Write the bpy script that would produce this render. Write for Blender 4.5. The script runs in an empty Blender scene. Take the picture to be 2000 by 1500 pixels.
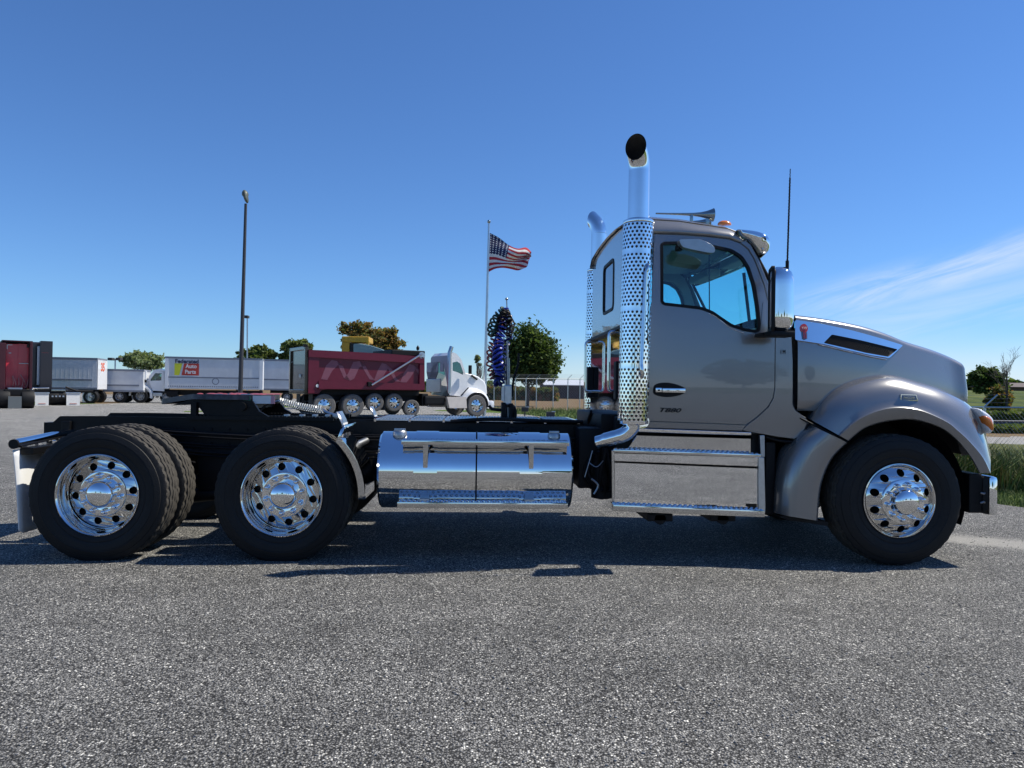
import bpy, bmesh, math, random
from mathutils import Vector, Matrix, noise
from mathutils.geometry import tessellate_polygon
random.seed(7)
S = bpy.context.scene
PI = math.pi
# ---------------------------------------------------------------- camera
FPX = 1450.0
YAW, PITCH, ROLL = 0.050, 0.0090, 0.0140
CAM = Vector((0, 0, 1.30))
_F = Vector((math.sin(YAW)*math.cos(PITCH), math.cos(YAW)*math.cos(PITCH), math.sin(PITCH)))
_R0 = Vector((math.cos(YAW), -math.sin(YAW), 0))
_U0 = _R0.cross(_F)
_R = _R0*math.cos(ROLL) + _U0*math.sin(ROLL)
_U = _U0*math.cos(ROLL) - _R0*math.sin(ROLL)
cd = bpy.data.cameras.new('camera'); cam = bpy.data.objects.new('camera', cd); S.collection.objects.link(cam)
cam.matrix_world = Matrix(((_R.x, _U.x, -_F.x, CAM.x), (_R.y, _U.y, -_F.y, CAM.y), (_R.z, _U.z, -_F.z, CAM.z), (0, 0, 0, 1)))
cd.sensor_width = 36; cd.lens = FPX/2000*36; cd.clip_start = 0.05; cd.clip_end = 4000
S.camera = cam
# ---------------------------------------------------------------- light
SUN = Vector((0.80, 0.125, 1.0)).normalized()
sd = bpy.data.lights.new('sun', 'SUN'); sd.energy = 5.0; sd.angle = math.radians(0.5); sd.color = (1.0, 0.945, 0.84)
so = bpy.data.objects.new('sun', sd); S.collection.objects.link(so)
so.rotation_euler = (-SUN).to_track_quat('-Z', 'Y').to_euler(); so.location = (20, 5, 30)
W = bpy.data.worlds.new('World'); S.world = W; W.use_nodes = True
nt = W.node_tree; nt.nodes.clear()
def wn(t, **k):
    n = nt.nodes.new(t)
    for a, b in k.items(): setattr(n, a, b)
    return n
sky = wn('ShaderNodeTexSky', sky_type='NISHITA', sun_disc=False)
sky.sun_elevation = math.asin(SUN.z); sky.sun_rotation = math.atan2(SUN.x, SUN.y)
sky.air_density = 1.0; sky.dust_density = 0.0; sky.ozone_density = 6.0; sky.altitude = 0
bg = wn('ShaderNodeBackground'); bg.inputs[1].default_value = 0.088
out = wn('ShaderNodeOutputWorld')
tc = wn('ShaderNodeTexCoord')
# thin cirrus: wisps laid on a high plane, in patches
sep = wn('ShaderNodeSeparateXYZ'); nt.links.new(tc.outputs['Generated'], sep.inputs[0])
def wm(op, a, b=None, c=None):
    n = wn('ShaderNodeMath', operation=op)
    for i, v in enumerate((a, b, c)):
        if v is None: continue
        if isinstance(v, (int, float)): n.inputs[i].default_value = v
        else: nt.links.new(v, n.inputs[i])
    return n.outputs[0]
az = wm('ARCTAN2', sep.outputs[0], sep.outputs[1]); el = wm('ARCSINE', sep.outputs[2])
def ramp(val, a, b, lo=0.0, hi=1.0):
    n = wn('ShaderNodeMapRange', interpolation_type='SMOOTHSTEP')
    for i, v in enumerate((a, b, lo, hi)): n.inputs[1+i].default_value = v
    nt.links.new(val, n.inputs[0]); return n.outputs[0]
PHI = math.radians(12.7)      # the wisps slant upwards towards the south-east
sc_ = wm('ADD', wm('MULTIPLY', az, math.cos(PHI)), wm('MULTIPLY', el, math.sin(PHI)))
tc_ = wm('SUBTRACT', wm('MULTIPLY', el, math.cos(PHI)), wm('MULTIPLY', az, math.sin(PHI)))
cmb = wn('ShaderNodeCombineXYZ'); nt.links.new(wm('MULTIPLY', sc_, 5.0), cmb.inputs[0]); nt.links.new(wm('MULTIPLY', tc_, 34.0), cmb.inputs[1])
n1 = wn('ShaderNodeTexNoise'); n1.inputs['Scale'].default_value = 1.0; n1.inputs['Detail'].default_value = 8; n1.inputs['Roughness'].default_value = 0.62; n1.inputs['Distortion'].default_value = 0.9
nt.links.new(cmb.outputs[0], n1.inputs['Vector'])
core = wm('MULTIPLY', ramp(tc_, -.024, .012), ramp(tc_, .048, .012))
low2 = wm('MULTIPLY', wm('MULTIPLY', ramp(tc_, -.075, -.03), ramp(tc_, .0, -.02)), .45)
m1 = wm('MULTIPLY', wm('MULTIPLY', wm('MAXIMUM', core, low2), ramp(n1.outputs[0], .28, .72)), wm('MULTIPLY', ramp(sc_, .34, .52), ramp(sc_, 1.7, 1.1)))
lowband = wm('MULTIPLY', ramp(el, .085, .0), ramp(az, -.15, .35))
cl = wm('MINIMUM', wm('ADD', wm('MULTIPLY', m1, .66), wm('MULTIPLY', lowband, .68)), 1.0)
mixc = wn('ShaderNodeMixRGB'); nt.links.new(cl, mixc.inputs[0])
hs = wn('ShaderNodeVectorMath', operation='MULTIPLY'); hs.inputs[1].default_value = (0.70, 0.95, 1.25)
nt.links.new(sky.outputs[0], hs.inputs[0])
nt.links.new(hs.outputs[0], mixc.inputs[1]); mixc.inputs[2].default_value = (7.4, 8.1, 8.9, 1)
nt.links.new(mixc.outputs[0], bg.inputs[0]); nt.links.new(bg.outputs[0], out.inputs[0])
S.view_settings.view_transform = 'Standard'; S.view_settings.look = 'None'; S.view_settings.exposure = 0.32; S.view_settings.gamma = 1.0
S.view_settings.use_curve_mapping = False

# ---------------------------------------------------------------- measuring helpers
def ray(u, v): return _F + _R*((u-1000)/FPX) + _U*((750-v)/FPX)
def P(u, v, Y):
    """point of the plane at depth Y seen at (u, v) of the photograph"""
    d = ray(u, v); t = Y/d.y
    return Vector((d.x*t, Y, CAM.z + d.z*t))
def PY(u, v, yf):
    Y = 5.8
    for _ in range(6):
        p = P(u, v, Y); Y = yf(p.x, p.z)
    return P(u, v, Y)
def XZ(pts, Y):
    if callable(Y): return [(lambda p: (p.x, p.z))(PY(u, v, Y)) for u, v in pts]
    return [(lambda p: (p.x, p.z))(P(u, v, Y)) for u, v in pts]
def gdrop(x, y):
    return 0.0
def G(u, v):
    d = ray(u, v); z = 0
    for _ in range(8):
        t = (z-CAM.z)/d.z; z = gdrop(d.x*t, d.y*t)
    return Vector((d.x*t, d.y*t, z))
def cr(pts, n=4, closed=False):
    """Catmull-Rom through 2-D or 3-D points"""
    P_ = [Vector(p) for p in pts]; o = []; N = len(P_)
    rng = range(N if closed else N-1)
    for i in rng:
        if closed: a, b, c, d = P_[(i-1) % N], P_[i], P_[(i+1) % N], P_[(i+2) % N]
        else: a, b, c, d = P_[max(i-1, 0)], P_[i], P_[i+1], P_[min(i+2, N-1)]
        for k in range(n):
            t = k/n
            o.append(0.5*((2*b) + (c-a)*t + (2*a-5*b+4*c-d)*t*t + (3*b-a-3*c+d)*t*t*t))
    if not closed: o.append(P_[-1])
    return [tuple(p) for p in o]
def rnd(pts, r, n=4):
    """round the corners of a polygon; r one value or one per corner"""
    o = []; N = len(pts)
    for i in range(N):
        p = Vector(pts[i]); a = Vector(pts[i-1]); b = Vector(pts[(i+1) % N])
        rr = r[i] if isinstance(r, (list, tuple)) else r
        if rr <= 0: o.append(tuple(p)); continue
        da = (a-p); db = (b-p); k = min(rr, da.length*.45, db.length*.45)
        s = p+da.normalized()*k; e = p+db.normalized()*k
        for j in range(n+1):
            t = j/n; o.append(tuple(s*(1-t)**2 + p*2*t*(1-t) + e*t*t))
    return o

# ---------------------------------------------------------------- materials
def mat(name, col, metal=0.0, rough=0.5, var=0.0, vscale=8.0, bump=0.0, bscale=60.0, coat=0.0, coat_r=0.03, spec=0.5, rvar=0.0, bdist=0.01):
    m = bpy.data.materials.new(name); m.use_nodes = True
    t = m.node_tree; b = t.nodes['Principled BSDF']
    b.inputs['Base Color'].default_value = (*col, 1); b.inputs['Metallic'].default_value = metal; b.inputs['Roughness'].default_value = rough
    b.inputs['Specular IOR Level'].default_value = spec
    if coat: b.inputs['Coat Weight'].default_value = coat; b.inputs['Coat Roughness'].default_value = coat_r
    tcn = t.nodes.new('ShaderNodeTexCoord')
    if var or rvar:
        n = t.nodes.new('ShaderNodeTexNoise'); n.inputs['Scale'].default_value = vscale; n.inputs['Detail'].default_value = 6; n.inputs['Roughness'].default_value = .65
        t.links.new(tcn.outputs['Object'], n.inputs['Vector'])
    if var:
        r = t.nodes.new('ShaderNodeMapRange'); r.inputs[1].default_value = .3; r.inputs[2].default_value = .7; r.inputs[3].default_value = 1-var; r.inputs[4].default_value = 1+var
        t.links.new(n.outputs[0], r.inputs[0])
        x = t.nodes.new('ShaderNodeVectorMath'); x.operation = 'SCALE'; x.inputs[0].default_value = col
        t.links.new(r.outputs[0], x.inputs['Scale']); t.links.new(x.outputs[0], b.inputs['Base Color'])
    if rvar:
        r = t.nodes.new('ShaderNodeMapRange'); r.inputs[1].default_value = .35; r.inputs[2].default_value = .7; r.inputs[3].default_value = max(rough-rvar, .01); r.inputs[4].default_value = rough+rvar
        t.links.new(n.outputs[0], r.inputs[0]); t.links.new(r.outputs[0], b.inputs['Roughness'])
    if bump:
        n2 = t.nodes.new('ShaderNodeTexNoise'); n2.inputs['Scale'].default_value = bscale; n2.inputs['Detail'].default_value = 4
        t.links.new(tcn.outputs['Object'], n2.inputs['Vector'])
        bp = t.nodes.new('ShaderNodeBump'); bp.inputs['Strength'].default_value = bump; bp.inputs['Distance'].default_value = bdist
        t.links.new(n2.outputs[0], bp.inputs['Height']); t.links.new(bp.outputs[0], b.inputs['Normal'])
    return m
def glass(name, tint, alpha_t=1.0, rough=0.0):
    m = bpy.data.materials.new(name); m.use_nodes = True; t = m.node_tree; t.nodes.clear()
    o = t.nodes.new('ShaderNodeOutputMaterial'); tr = t.nodes.new('ShaderNodeBsdfTransparent'); tr.inputs[0].default_value = (*tint, 1)
    gl = t.nodes.new('ShaderNodeBsdfGlossy'); gl.inputs['Roughness'].default_value = rough; gl.inputs[0].default_value = (1, 1, 1, 1)
    ge = t.nodes.new('ShaderNodeNewGeometry'); dp = t.nodes.new('ShaderNodeVectorMath'); dp.operation = 'DOT_PRODUCT'; t.links.new(ge.outputs['Incoming'], dp.inputs[0]); t.links.new(ge.outputs['Normal'], dp.inputs[1])
    def q_(op, x, y=0.0):
        n = t.nodes.new('ShaderNodeMath'); n.operation = op
        for i, k in enumerate((x, y)):
            if isinstance(k, float): n.inputs[i].default_value = k
            else: t.links.new(k, n.inputs[i])
        return n.outputs[0]
    fo = q_('ADD', q_('MULTIPLY', q_('POWER', q_('SUBTRACT', 1.0, q_('ABSOLUTE', dp.outputs['Value'])), 5.0), .93), .05)
    mx = t.nodes.new('ShaderNodeMixShader'); t.links.new(fo, mx.inputs[0]); t.links.new(tr.outputs[0], mx.inputs[1]); t.links.new(gl.outputs[0], mx.inputs[2])
    t.links.new(mx.outputs[0], o.inputs[0]); return m
M = dict(
 paint=mat('silver_paint', (.25, .245, .24), .6, .26, .02, 3, coat=1.0, coat_r=.02),
 chrome=mat('chrome', (.86, .87, .88), 1.0, .035, .03, 5, .02, 6, rvar=.02),
 alu=mat('polished_aluminium', (.66, .665, .67), 1.0, .055, .04, 9, rvar=.03),
 alud=mat('dull_aluminium', (.55, .56, .57), 1.0, .32, .08, 30, .1, 80),
 steel=mat('brushed_steel', (.42, .43, .44), 1.0, .38, .1, 20),
 rubber=mat('tyre_rubber', (.0045, .0047, .0055), 0, .62, .25, 14, .25, 90, spec=.35),
 tread=mat('tyre_tread', (.06, .055, .048), 0, .9, .3, 30, .4, 120, spec=.2),
 black=mat('black_frame_paint', (.0035, .0036, .0042), 0, .45, .2, 10, .1, 50, spec=.25),
 blackm=mat('black_plastic', (.005, .005, .006), 0, .55, .2, 12, .1, 80, spec=.25),
 dark=mat('dark_interior', (.03, .032, .035), 0, .7, .2, 6),
 intr=mat('grey_cab_trim', (.36, .37, .38), 0, .7, .06, 6),
 seat=mat('seat_cloth', (.04, .042, .048), 0, .85, .2, 30, .2, 90),
 privacy=mat('privacy_glass', (.16, .20, .26), .7, .06),
 white=mat('white_plastic', (.72, .72, .70), 0, .5, .04, 8),
 whitep=mat('white_paint', (.74, .75, .76), 0, .3, .04, 4, coat=.6),
 hornm=mat('horn_metal', (.35, .38, .37), 1.0, .22, .1, 20),
 soot=mat('sooty_steel', (.045, .04, .035), .4, .6, .3, 20),
 amber=mat('amber_lens', (.75, .20, .02), 0, .15, .1, 40, coat=1),
 red=mat('red_enamel', (.45, .03, .03), 0, .3, coat=.5),
 lens=mat('clear_lens', (.9, .92, .95), .0, .15, .1, 30, coat=1),
 glass=glass('tinted_glass', (.66, .94, .96)), glassd=glass('dark_tinted_glass', (.22, .36, .38)), glassb=glass('smoked_glass', (.05, .07, .09)),
)
# ---------------------------------------------------------------- object helpers
COL = S.collection
def link(o): COL.objects.link(o); return o
def tag(o, label=None, cat=None, group=None, kind=None):
    if label: o['label'] = label
    if cat: o['category'] = cat
    if group: o['group'] = group
    if kind: o['kind'] = kind
    return o
def empty(name, loc, rz=0.0, parent=None):
    o = bpy.data.objects.new(name, None); link(o); o.empty_display_size = .3
    if parent is not None: setparent(o, parent, Vector(loc))
    else: o.location = loc
    o.rotation_euler = (0, 0, rz); return o
def absloc(o):
    v = Vector(o.location); p = o.parent
    while p is not None: v += Vector(p.location); p = p.parent
    return v
def setparent(o, parent, world=Vector((0, 0, 0))):
    o.parent = parent; o.location = Vector(world) - absloc(parent)
def obj(name, bm, m, parent=None, smooth=None, local=False, loc=None, rot=None, mesh=None):
    """links a mesh; geometry is in world metres unless local"""
    if mesh is None:
        mesh = bpy.data.meshes.new(name); bm.normal_update(); bm.to_mesh(mesh); bm.free()
        for k in (m if isinstance(m, (list, tuple)) else [m]): mesh.materials.append(k)
        if smooth: smooth_mesh(mesh, smooth)
    o = bpy.data.objects.new(name, mesh); link(o)
    if parent is not None:
        if local: o.parent = parent; o.location = loc or (0, 0, 0)
        else: setparent(o, parent, loc or (0, 0, 0))
    elif loc is not None: o.location = loc
    if rot is not None: o.rotation_euler = rot
    return o
def smooth_mesh(me, ang=35):
    me.polygons.foreach_set('use_smooth', [True]*len(me.polygons))
    try: me.set_sharp_from_angle(angle=math.radians(ang))
    except Exception: pass
def BM(): return bmesh.new()
def box(bm, x0, x1, y0, y1, z0, z1, bev=0.0, mi=0, mx=None):
    r = bmesh.ops.create_cube(bm, size=1)
    vs = r['verts']
    for v in vs: v.co = Vector((x0+(v.co.x+.5)*(x1-x0), y0+(v.co.y+.5)*(y1-y0), z0+(v.co.z+.5)*(z1-z0)))
    fs = list({f for v in vs for f in v.link_faces})
    if bev:
        es = list({e for v in vs for e in v.link_edges})
        rr = bmesh.ops.bevel(bm, geom=es, offset=bev, segments=2, affect='EDGES', profile=.6)
        fs = rr['faces'] + [f for f in fs if f.is_valid]
        vs = list({v for f in fs if f.is_valid for v in f.verts})
    for f in fs:
        if f.is_valid: f.material_index = mi
    if mx is not None:
        for v in vs: v.co = mx @ v.co
    return bm
def poly(bm, loops, y0, y1, mi=0, yfun=None, zcuts=None, xcuts=None, back=True):
    """prism of an outline (with holes) in the XZ plane between y0 (towards the camera) and y1"""
    sub = BM()
    L = [[Vector((p[0], p[1], 0)) for p in lp] for lp in loops]
    flat = [p for lp in L for p in lp]
    tris = tessellate_polygon(L)
    A = [sub.verts.new((p.x, y0, p.y)) for p in flat]
    B = [sub.verts.new((p.x, y1, p.y)) for p in flat] if back else None
    for t in tris:
        a, b, c = t
        n = (flat[b]-flat[a]).cross(flat[c]-flat[a]).z
        if abs(n) < 1e-12: continue
        if n < 0: a, b, c = a, c, b
        try: sub.faces.new((A[a], A[b], A[c]))
        except ValueError: pass
        if back:
            try: sub.faces.new((B[a], B[c], B[b]))
            except ValueError: pass
    if back:
        k = 0
        for lp in L:
            n = len(lp)
            for i in range(n):
                j = (i+1) % n
                try: sub.faces.new((A[k+i], B[k+i], B[k+j], A[k+j]))
                except ValueError: pass
            k += n
    for z in (zcuts or []):
        bmesh.ops.bisect_plane(sub, geom=sub.verts[:]+sub.edges[:]+sub.faces[:], plane_co=(0, 0, z), plane_no=(0, 0, 1), dist=1e-5)
    for x in (xcuts or []):
        bmesh.ops.bisect_plane(sub, geom=sub.verts[:]+sub.edges[:]+sub.faces[:], plane_co=(x, 0, 0), plane_no=(1, 0, 0), dist=1e-5)
    bmesh.ops.recalc_face_normals(sub, faces=sub.faces[:])
    for f in sub.faces: f.material_index = mi
    if yfun:
        for v in sub.verts: v.co.y += yfun(v.co.x, v.co.z)
    me = bpy.data.meshes.new('tmp'); sub.to_mesh(me); sub.free(); bm.from_mesh(me); bpy.data.meshes.remove(me)
    return bm
def lathe(bm, prof, cen=(0, 0, 0), axis='Y', seg=48, mi=0, rmod=None, closed=False):
    """revolve (r, h) pairs about an axis through cen"""
    rings = []
    for i, (r, h) in enumerate(prof):
        ring = []
        if r < 1e-6:
            p = {'Y': (0, h, 0), 'Z': (0, 0, h), 'X': (h, 0, 0)}[axis]
            v = bm.verts.new(Vector(cen)+Vector(p)); ring = [v]*seg
        else:
            for k in range(seg):
                a = 2*PI*k/seg; rr, hh = (r, h) if rmod is None else rmod(i, k, r, h)
                c, s = math.cos(a)*rr, math.sin(a)*rr
                p = {'Y': (c, hh, s), 'Z': (c, s, hh), 'X': (hh, c, s)}[axis]
                ring.append(bm.verts.new(Vector(cen)+Vector(p)))
        rings.append(ring)
    pairs = list(zip(rings, rings[1:])) + ([(rings[-1], rings[0])] if closed else [])
    for A, B in pairs:
        for k in range(seg):
            j = (k+1) % seg
            vs = []
            for v in (A[k], A[j], B[j], B[k]):
                if v not in vs: vs.append(v)
            if len(vs) >= 3:
                try: f = bm.faces.new(vs); f.material_index = mi
                except ValueError: pass
    return bm
def tube(bm, pts, r, seg=10, mi=0, cap=True, closed=False):
    pts = [Vector(p) for p in pts]; N = len(pts); rings = []
    up = Vector((0, 0, 1)); prev = None
    for i, p in enumerate(pts):
        d = (pts[min(i+1, N-1)]-pts[max(i-1, 0)]).normalized()
        if prev is None:
            a = d.cross(up if abs(d.z) < .9 else Vector((1, 0, 0))).normalized()
        else:
            a = (prev - d*prev.dot(d)).normalized()
        prev = a; b = d.cross(a)
        rr = r[i] if isinstance(r, (list, tuple)) else r
        rings.append([bm.verts.new(p + a*math.cos(2*PI*k/seg)*rr + b*math.sin(2*PI*k/seg)*rr) for k in range(seg)])
    for A, B in zip(rings, rings[1:]):
        for k in range(seg):
            j = (k+1) % seg
            f = bm.faces.new((A[k], B[k], B[j], A[j])); f.material_index = mi
    if cap:
        for R_, fl in ((rings[0], False), (rings[-1], True)):
            f = bm.faces.new(R_ if not fl else list(reversed(R_))); f.material_index = mi
    return bm
def grid(bm, rows, mi=0, closed=False):
    """skin a list of equally long rows of points"""
    V = [[bm.verts.new(Vector(p)) for p in r] for r in rows]
    for A, B in zip(V, V[1:]):
        n = len(A)
        for k in range(n if closed else n-1):
            j = (k+1) % n
            try: f = bm.faces.new((A[k], A[j], B[j], B[k])); f.material_index = mi
            except ValueError: pass
    return bm
def fixn(bm): bmesh.ops.recalc_face_normals(bm, faces=bm.faces[:]); return bm
def solid(o, th, off=1.0):
    m = o.modifiers.new('thickness', 'SOLIDIFY'); m.thickness = th; m.offset = off; return o
def bevel(o, w, seg=2, ang=40):
    m = o.modifiers.new('bevel', 'BEVEL'); m.width = w; m.segments = seg; m.limit_method = 'ANGLE'; m.angle_limit = math.radians(ang); return o
def subsurf(o, n=2):
    m = o.modifiers.new('smooth', 'SUBSURF'); m.levels = n; m.render_levels = n; return o
def text_bm(s, size, ext=0.003, shear=0.0, space=1.0, offset=0.0):
    c = bpy.data.curves.new('txt', 'FONT'); c.body = s; c.size = size; c.extrude = ext; c.shear = shear; c.space_character = space
    c.align_x = 'CENTER'; c.align_y = 'CENTER'; c.offset = offset; c.resolution_u = 3
    o = bpy.data.objects.new('txt', c); link(o)
    dg = bpy.context.evaluated_depsgraph_get(); me = bpy.data.meshes.new_from_object(o.evaluated_get(dg))
    bpy.data.objects.remove(o); bpy.data.curves.remove(c)
    bm = BM(); bm.from_mesh(me); bpy.data.meshes.remove(me); return bm
def put_text(name, s, size, loc, m, parent, wide=1.0, ext=.003, shear=0.0, rz=0.0, roll=0.0, offset=0.0, local=False):
    bm = text_bm(s, size, ext, shear, offset=offset)
    mx = Matrix.Rotation(rz, 4, 'Z') @ Matrix.Rotation(PI/2, 4, 'X') @ Matrix.Rotation(roll, 4, 'Z') @ Matrix.Diagonal((wide, 1, 1, 1))
    for v in bm.verts: v.co = mx @ v.co + Vector(loc)
    return obj(name, bm, m, parent, local=local)
def circ(cx, cz, r, n=16, ph=0): return [(cx+math.cos(ph+2*PI*k/n)*r, cz+math.sin(ph+2*PI*k/n)*r) for k in range(n)]
def ell(cx, cz, a, b, n=24, p=2.0):
    o = []
    for k in range(n):
        c, s = math.cos(2*PI*k/n), math.sin(2*PI*k/n)
        o.append((cx+a*math.copysign(abs(c)**(2/p), c), cz+b*math.copysign(abs(s)**(2/p), s)))
    return o
def copy_tree(o, parent=None):
    c = o.copy(); COL.objects.link(c); c.parent = parent
    for ch in list(o.children): copy_tree(ch, c)
    return c
# ================================================================ GROUND
def asphalt_mat():
    m = bpy.data.materials.new('chip_seal_asphalt'); m.use_nodes = True; t = m.node_tree; b = t.nodes['Principled BSDF']
    b.inputs['Roughness'].default_value = .85; b.inputs['Specular IOR Level'].default_value = .25
    N = t.nodes.new; Lk = t.links.new
    tcn = N('ShaderNodeTexCoord')
    def vor(sc, feat='F1'):
        v = N('ShaderNodeTexVoronoi'); v.inputs['Scale'].default_value = sc; v.feature = feat; Lk(tcn.outputs['Object'], v.inputs['Vector']); return v
    def noi(sc, det=5, rough=.6):
        v = N('ShaderNodeTexNoise'); v.inputs['Scale'].default_value = sc; v.inputs['Detail'].default_value = det; v.inputs['Roughness'].default_value = rough; Lk(tcn.outputs['Object'], v.inputs['Vector']); return v
    def mr(s, a, bb, c, d):
        v = N('ShaderNodeMapRange'); v.interpolation_type = 'SMOOTHSTEP'
        for i, x in enumerate((a, bb, c, d)): v.inputs[1+i].default_value = x
        Lk(s, v.inputs[0]); return v.outputs[0]
    def mm(op, a, c):
        v = N('ShaderNodeMath'); v.operation = op
        for i, x in enumerate((a, c)):
            if isinstance(x, (int, float)): v.inputs[i].default_value = x
            else: Lk(x, v.inputs[i])
        return v.outputs[0]
    v1 = vor(108); v2 = vor(190)
    sp = N('ShaderNodeSeparateColor'); Lk(v1.outputs['Color'], sp.inputs[0])
    sp2 = N('ShaderNodeSeparateColor'); Lk(v2.outputs['Color'], sp2.inputs[0])
    # stone tone: mostly mid grey, a few pale and a few nearly black ones
    cr_ = N('ShaderNodeValToRGB'); e = cr_.color_ramp.elements
    e[0].position = 0; e[0].color = (.022, .021, .023, 1); e[1].position = 1; e[1].color = (.62, .60, .56, 1)
    for p, c in ((.18, (.075, .074, .075)), (.45, (.13, .128, .125)), (.72, (.175, .17, .163)), (.88, (.33, .32, .30))):
        q = e.new(p); q.color = (*c, 1)
    Lk(sp.outputs[0], cr_.inputs[0])
    cr2 = N('ShaderNodeValToRGB'); e = cr2.color_ramp.elements
    e[0].position = 0; e[0].color = (.05, .05, .051, 1); e[1].position = 1; e[1].color = (.33, .32, .31, 1); q = e.new(.6); q.color = (.12, .118, .115, 1)
    Lk(sp2.outputs[1], cr2.inputs[0])
    mx = N('ShaderNodeMixRGB'); Lk(mr(noi(30).outputs[0], .46, .56, 0, 1), mx.inputs[0]); Lk(cr_.outputs[0], mx.inputs[1]); Lk(cr2.outputs[0], mx.inputs[2])
    gap = mr(v1.outputs['Distance'], .30, .72, 1.0, .16)
    big = mr(noi(.55, 4).outputs[0], .3, .7, .90, 1.10)
    mid = mr(noi(3.2, 6, .7).outputs[0], .3, .72, .86, 1.16)
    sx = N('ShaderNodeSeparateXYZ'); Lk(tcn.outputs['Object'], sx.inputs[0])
    far = mr(sx.outputs[1], 7.5, 26, 1.0, 1.55)  # paler with distance: grazing-view glare painted into the asphalt colour
    # pale dusty streak in front of the truck
    du = N('ShaderNodeMapping'); du.vector_type = 'TEXTURE'; p0 = G(1965, 1060); du.inputs['Location'].default_value = (p0.x+.45, p0.y-.05, 0); du.inputs['Rotation'].default_value = (0, 0, math.radians(-30)); du.inputs['Scale'].default_value = (1.5, .30, 1)
    Lk(tcn.outputs['Object'], du.inputs[0]); ln = N('ShaderNodeVectorMath'); ln.operation = 'LENGTH'; Lk(du.outputs[0], ln.inputs[0])
    dust = mm('MULTIPLY', mr(mm('ADD', ln.outputs['Value'], mm('MULTIPLY', noi(5, 5).outputs[0], .9)), .9, 1.75, 1, 0), .75)
    st_m = N('ShaderNodeMapping'); st_m.inputs['Scale'].default_value = (.55, 2.6, 1); st_m.inputs['Rotation'].default_value = (0, 0, .25); Lk(tcn.outputs['Object'], st_m.inputs[0])
    stn = N('ShaderNodeTexNoise'); stn.inputs['Scale'].default_value = .8; stn.inputs['Detail'].default_value = 5; Lk(st_m.outputs[0], stn.inputs['Vector'])
    spots = mr(noi(1.7, 3, .5).outputs[0], .70, .76, 1.0, .62)
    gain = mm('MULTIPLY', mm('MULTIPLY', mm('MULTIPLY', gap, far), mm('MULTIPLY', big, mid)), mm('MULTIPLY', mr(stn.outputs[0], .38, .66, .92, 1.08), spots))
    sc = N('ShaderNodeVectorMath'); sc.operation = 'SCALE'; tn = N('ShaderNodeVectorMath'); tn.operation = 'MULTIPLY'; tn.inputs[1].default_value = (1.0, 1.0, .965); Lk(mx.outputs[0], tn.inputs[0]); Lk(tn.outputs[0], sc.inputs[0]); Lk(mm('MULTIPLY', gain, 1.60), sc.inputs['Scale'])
    m2 = N('ShaderNodeMixRGB'); Lk(dust, m2.inputs[0]); Lk(sc.outputs[0], m2.inputs[1]); m2.inputs[2].default_value = (.36, .345, .31, 1)
    Lk(m2.outputs[0], b.inputs['Base Color'])
    h = mm('ADD', mr(v1.outputs['Distance'], .1, .8, 1, 0), mm('MULTIPLY', mr(v2.outputs['Distance'], .1, .8, 1, 0), .45))
    h = mm('ADD', h, mm('MULTIPLY', sp.outputs[1], .8))
    bp = N('ShaderNodeBump'); bp.inputs['Strength'].default_value = .85; bp.inputs['Distance'].default_value = .0045
    Lk(h, bp.inputs['Height']); Lk(bp.outputs[0], b.inputs['Normal'])
    return m
EDGE = [(70, -52), (12.2, 3.4)]
for u, v in ((2000, 986), (1951, 979.5)): g = G(u, v); EDGE.append((g.x, g.y))
EDGE += [(5.9, 12), (4.9, 20)]
for u, v in ((1150, 827), (1050, 813), (958, 803)): g = G(u, v); EDGE.append((g.x, g.y))
EDGE += [(-1.5, 66), (-4, 78), (-60, 112)]
def edge_x(y):
    for (x0, y0), (x1, y1) in zip(EDGE, EDGE[1:]):
        if y0 <= y <= y1: return x0+(x1-x0)*(y-y0)/(y1-y0)
    return EDGE[0][0] if y < EDGE[0][1] else EDGE[-1][0]
def dip(x, y):
    t = min(max((x-.6)/2.5, 0), 1); u = min(max((y-11)/8, 0), 1); return -.034*t*t*(3-2*t)*(1-u*u*(3-2*u))
bm = BM()
rows = []
ys = [-52, -30, -15, -6, 0, 2, 3.4, 5, 6, 7, 8] + [8+.12*k for k in range(1, 20)] + [10.6+k*.8 for k in range(32)] + [36+k*2.2 for k in range(35)]
for y in ys:
    ex = edge_x(y)+noise.noise((y*1.7, 3.1, 0))*.06*max(1, y/9); x0 = -130
    xs_l = [x0, -60, -25, -10, -4] + [.0+.25*k for k in range(16)] + [4.2]; xs_l = [x for x in xs_l if x < ex-.1] ; xs_l += [xs_l[-1]+(ex-xs_l[-1])*k/(24-len(xs_l)) for k in range(1, 25-len(xs_l))]
    rows.append([(x, y, dip(x, y)) for x in xs_l])
grid(bm, rows); 
for v in bm.verts: pass
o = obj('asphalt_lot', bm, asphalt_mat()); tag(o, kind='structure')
for p in o.data.polygons:
    if p.normal.z < 0: o.data.flip_normals(); break
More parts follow.
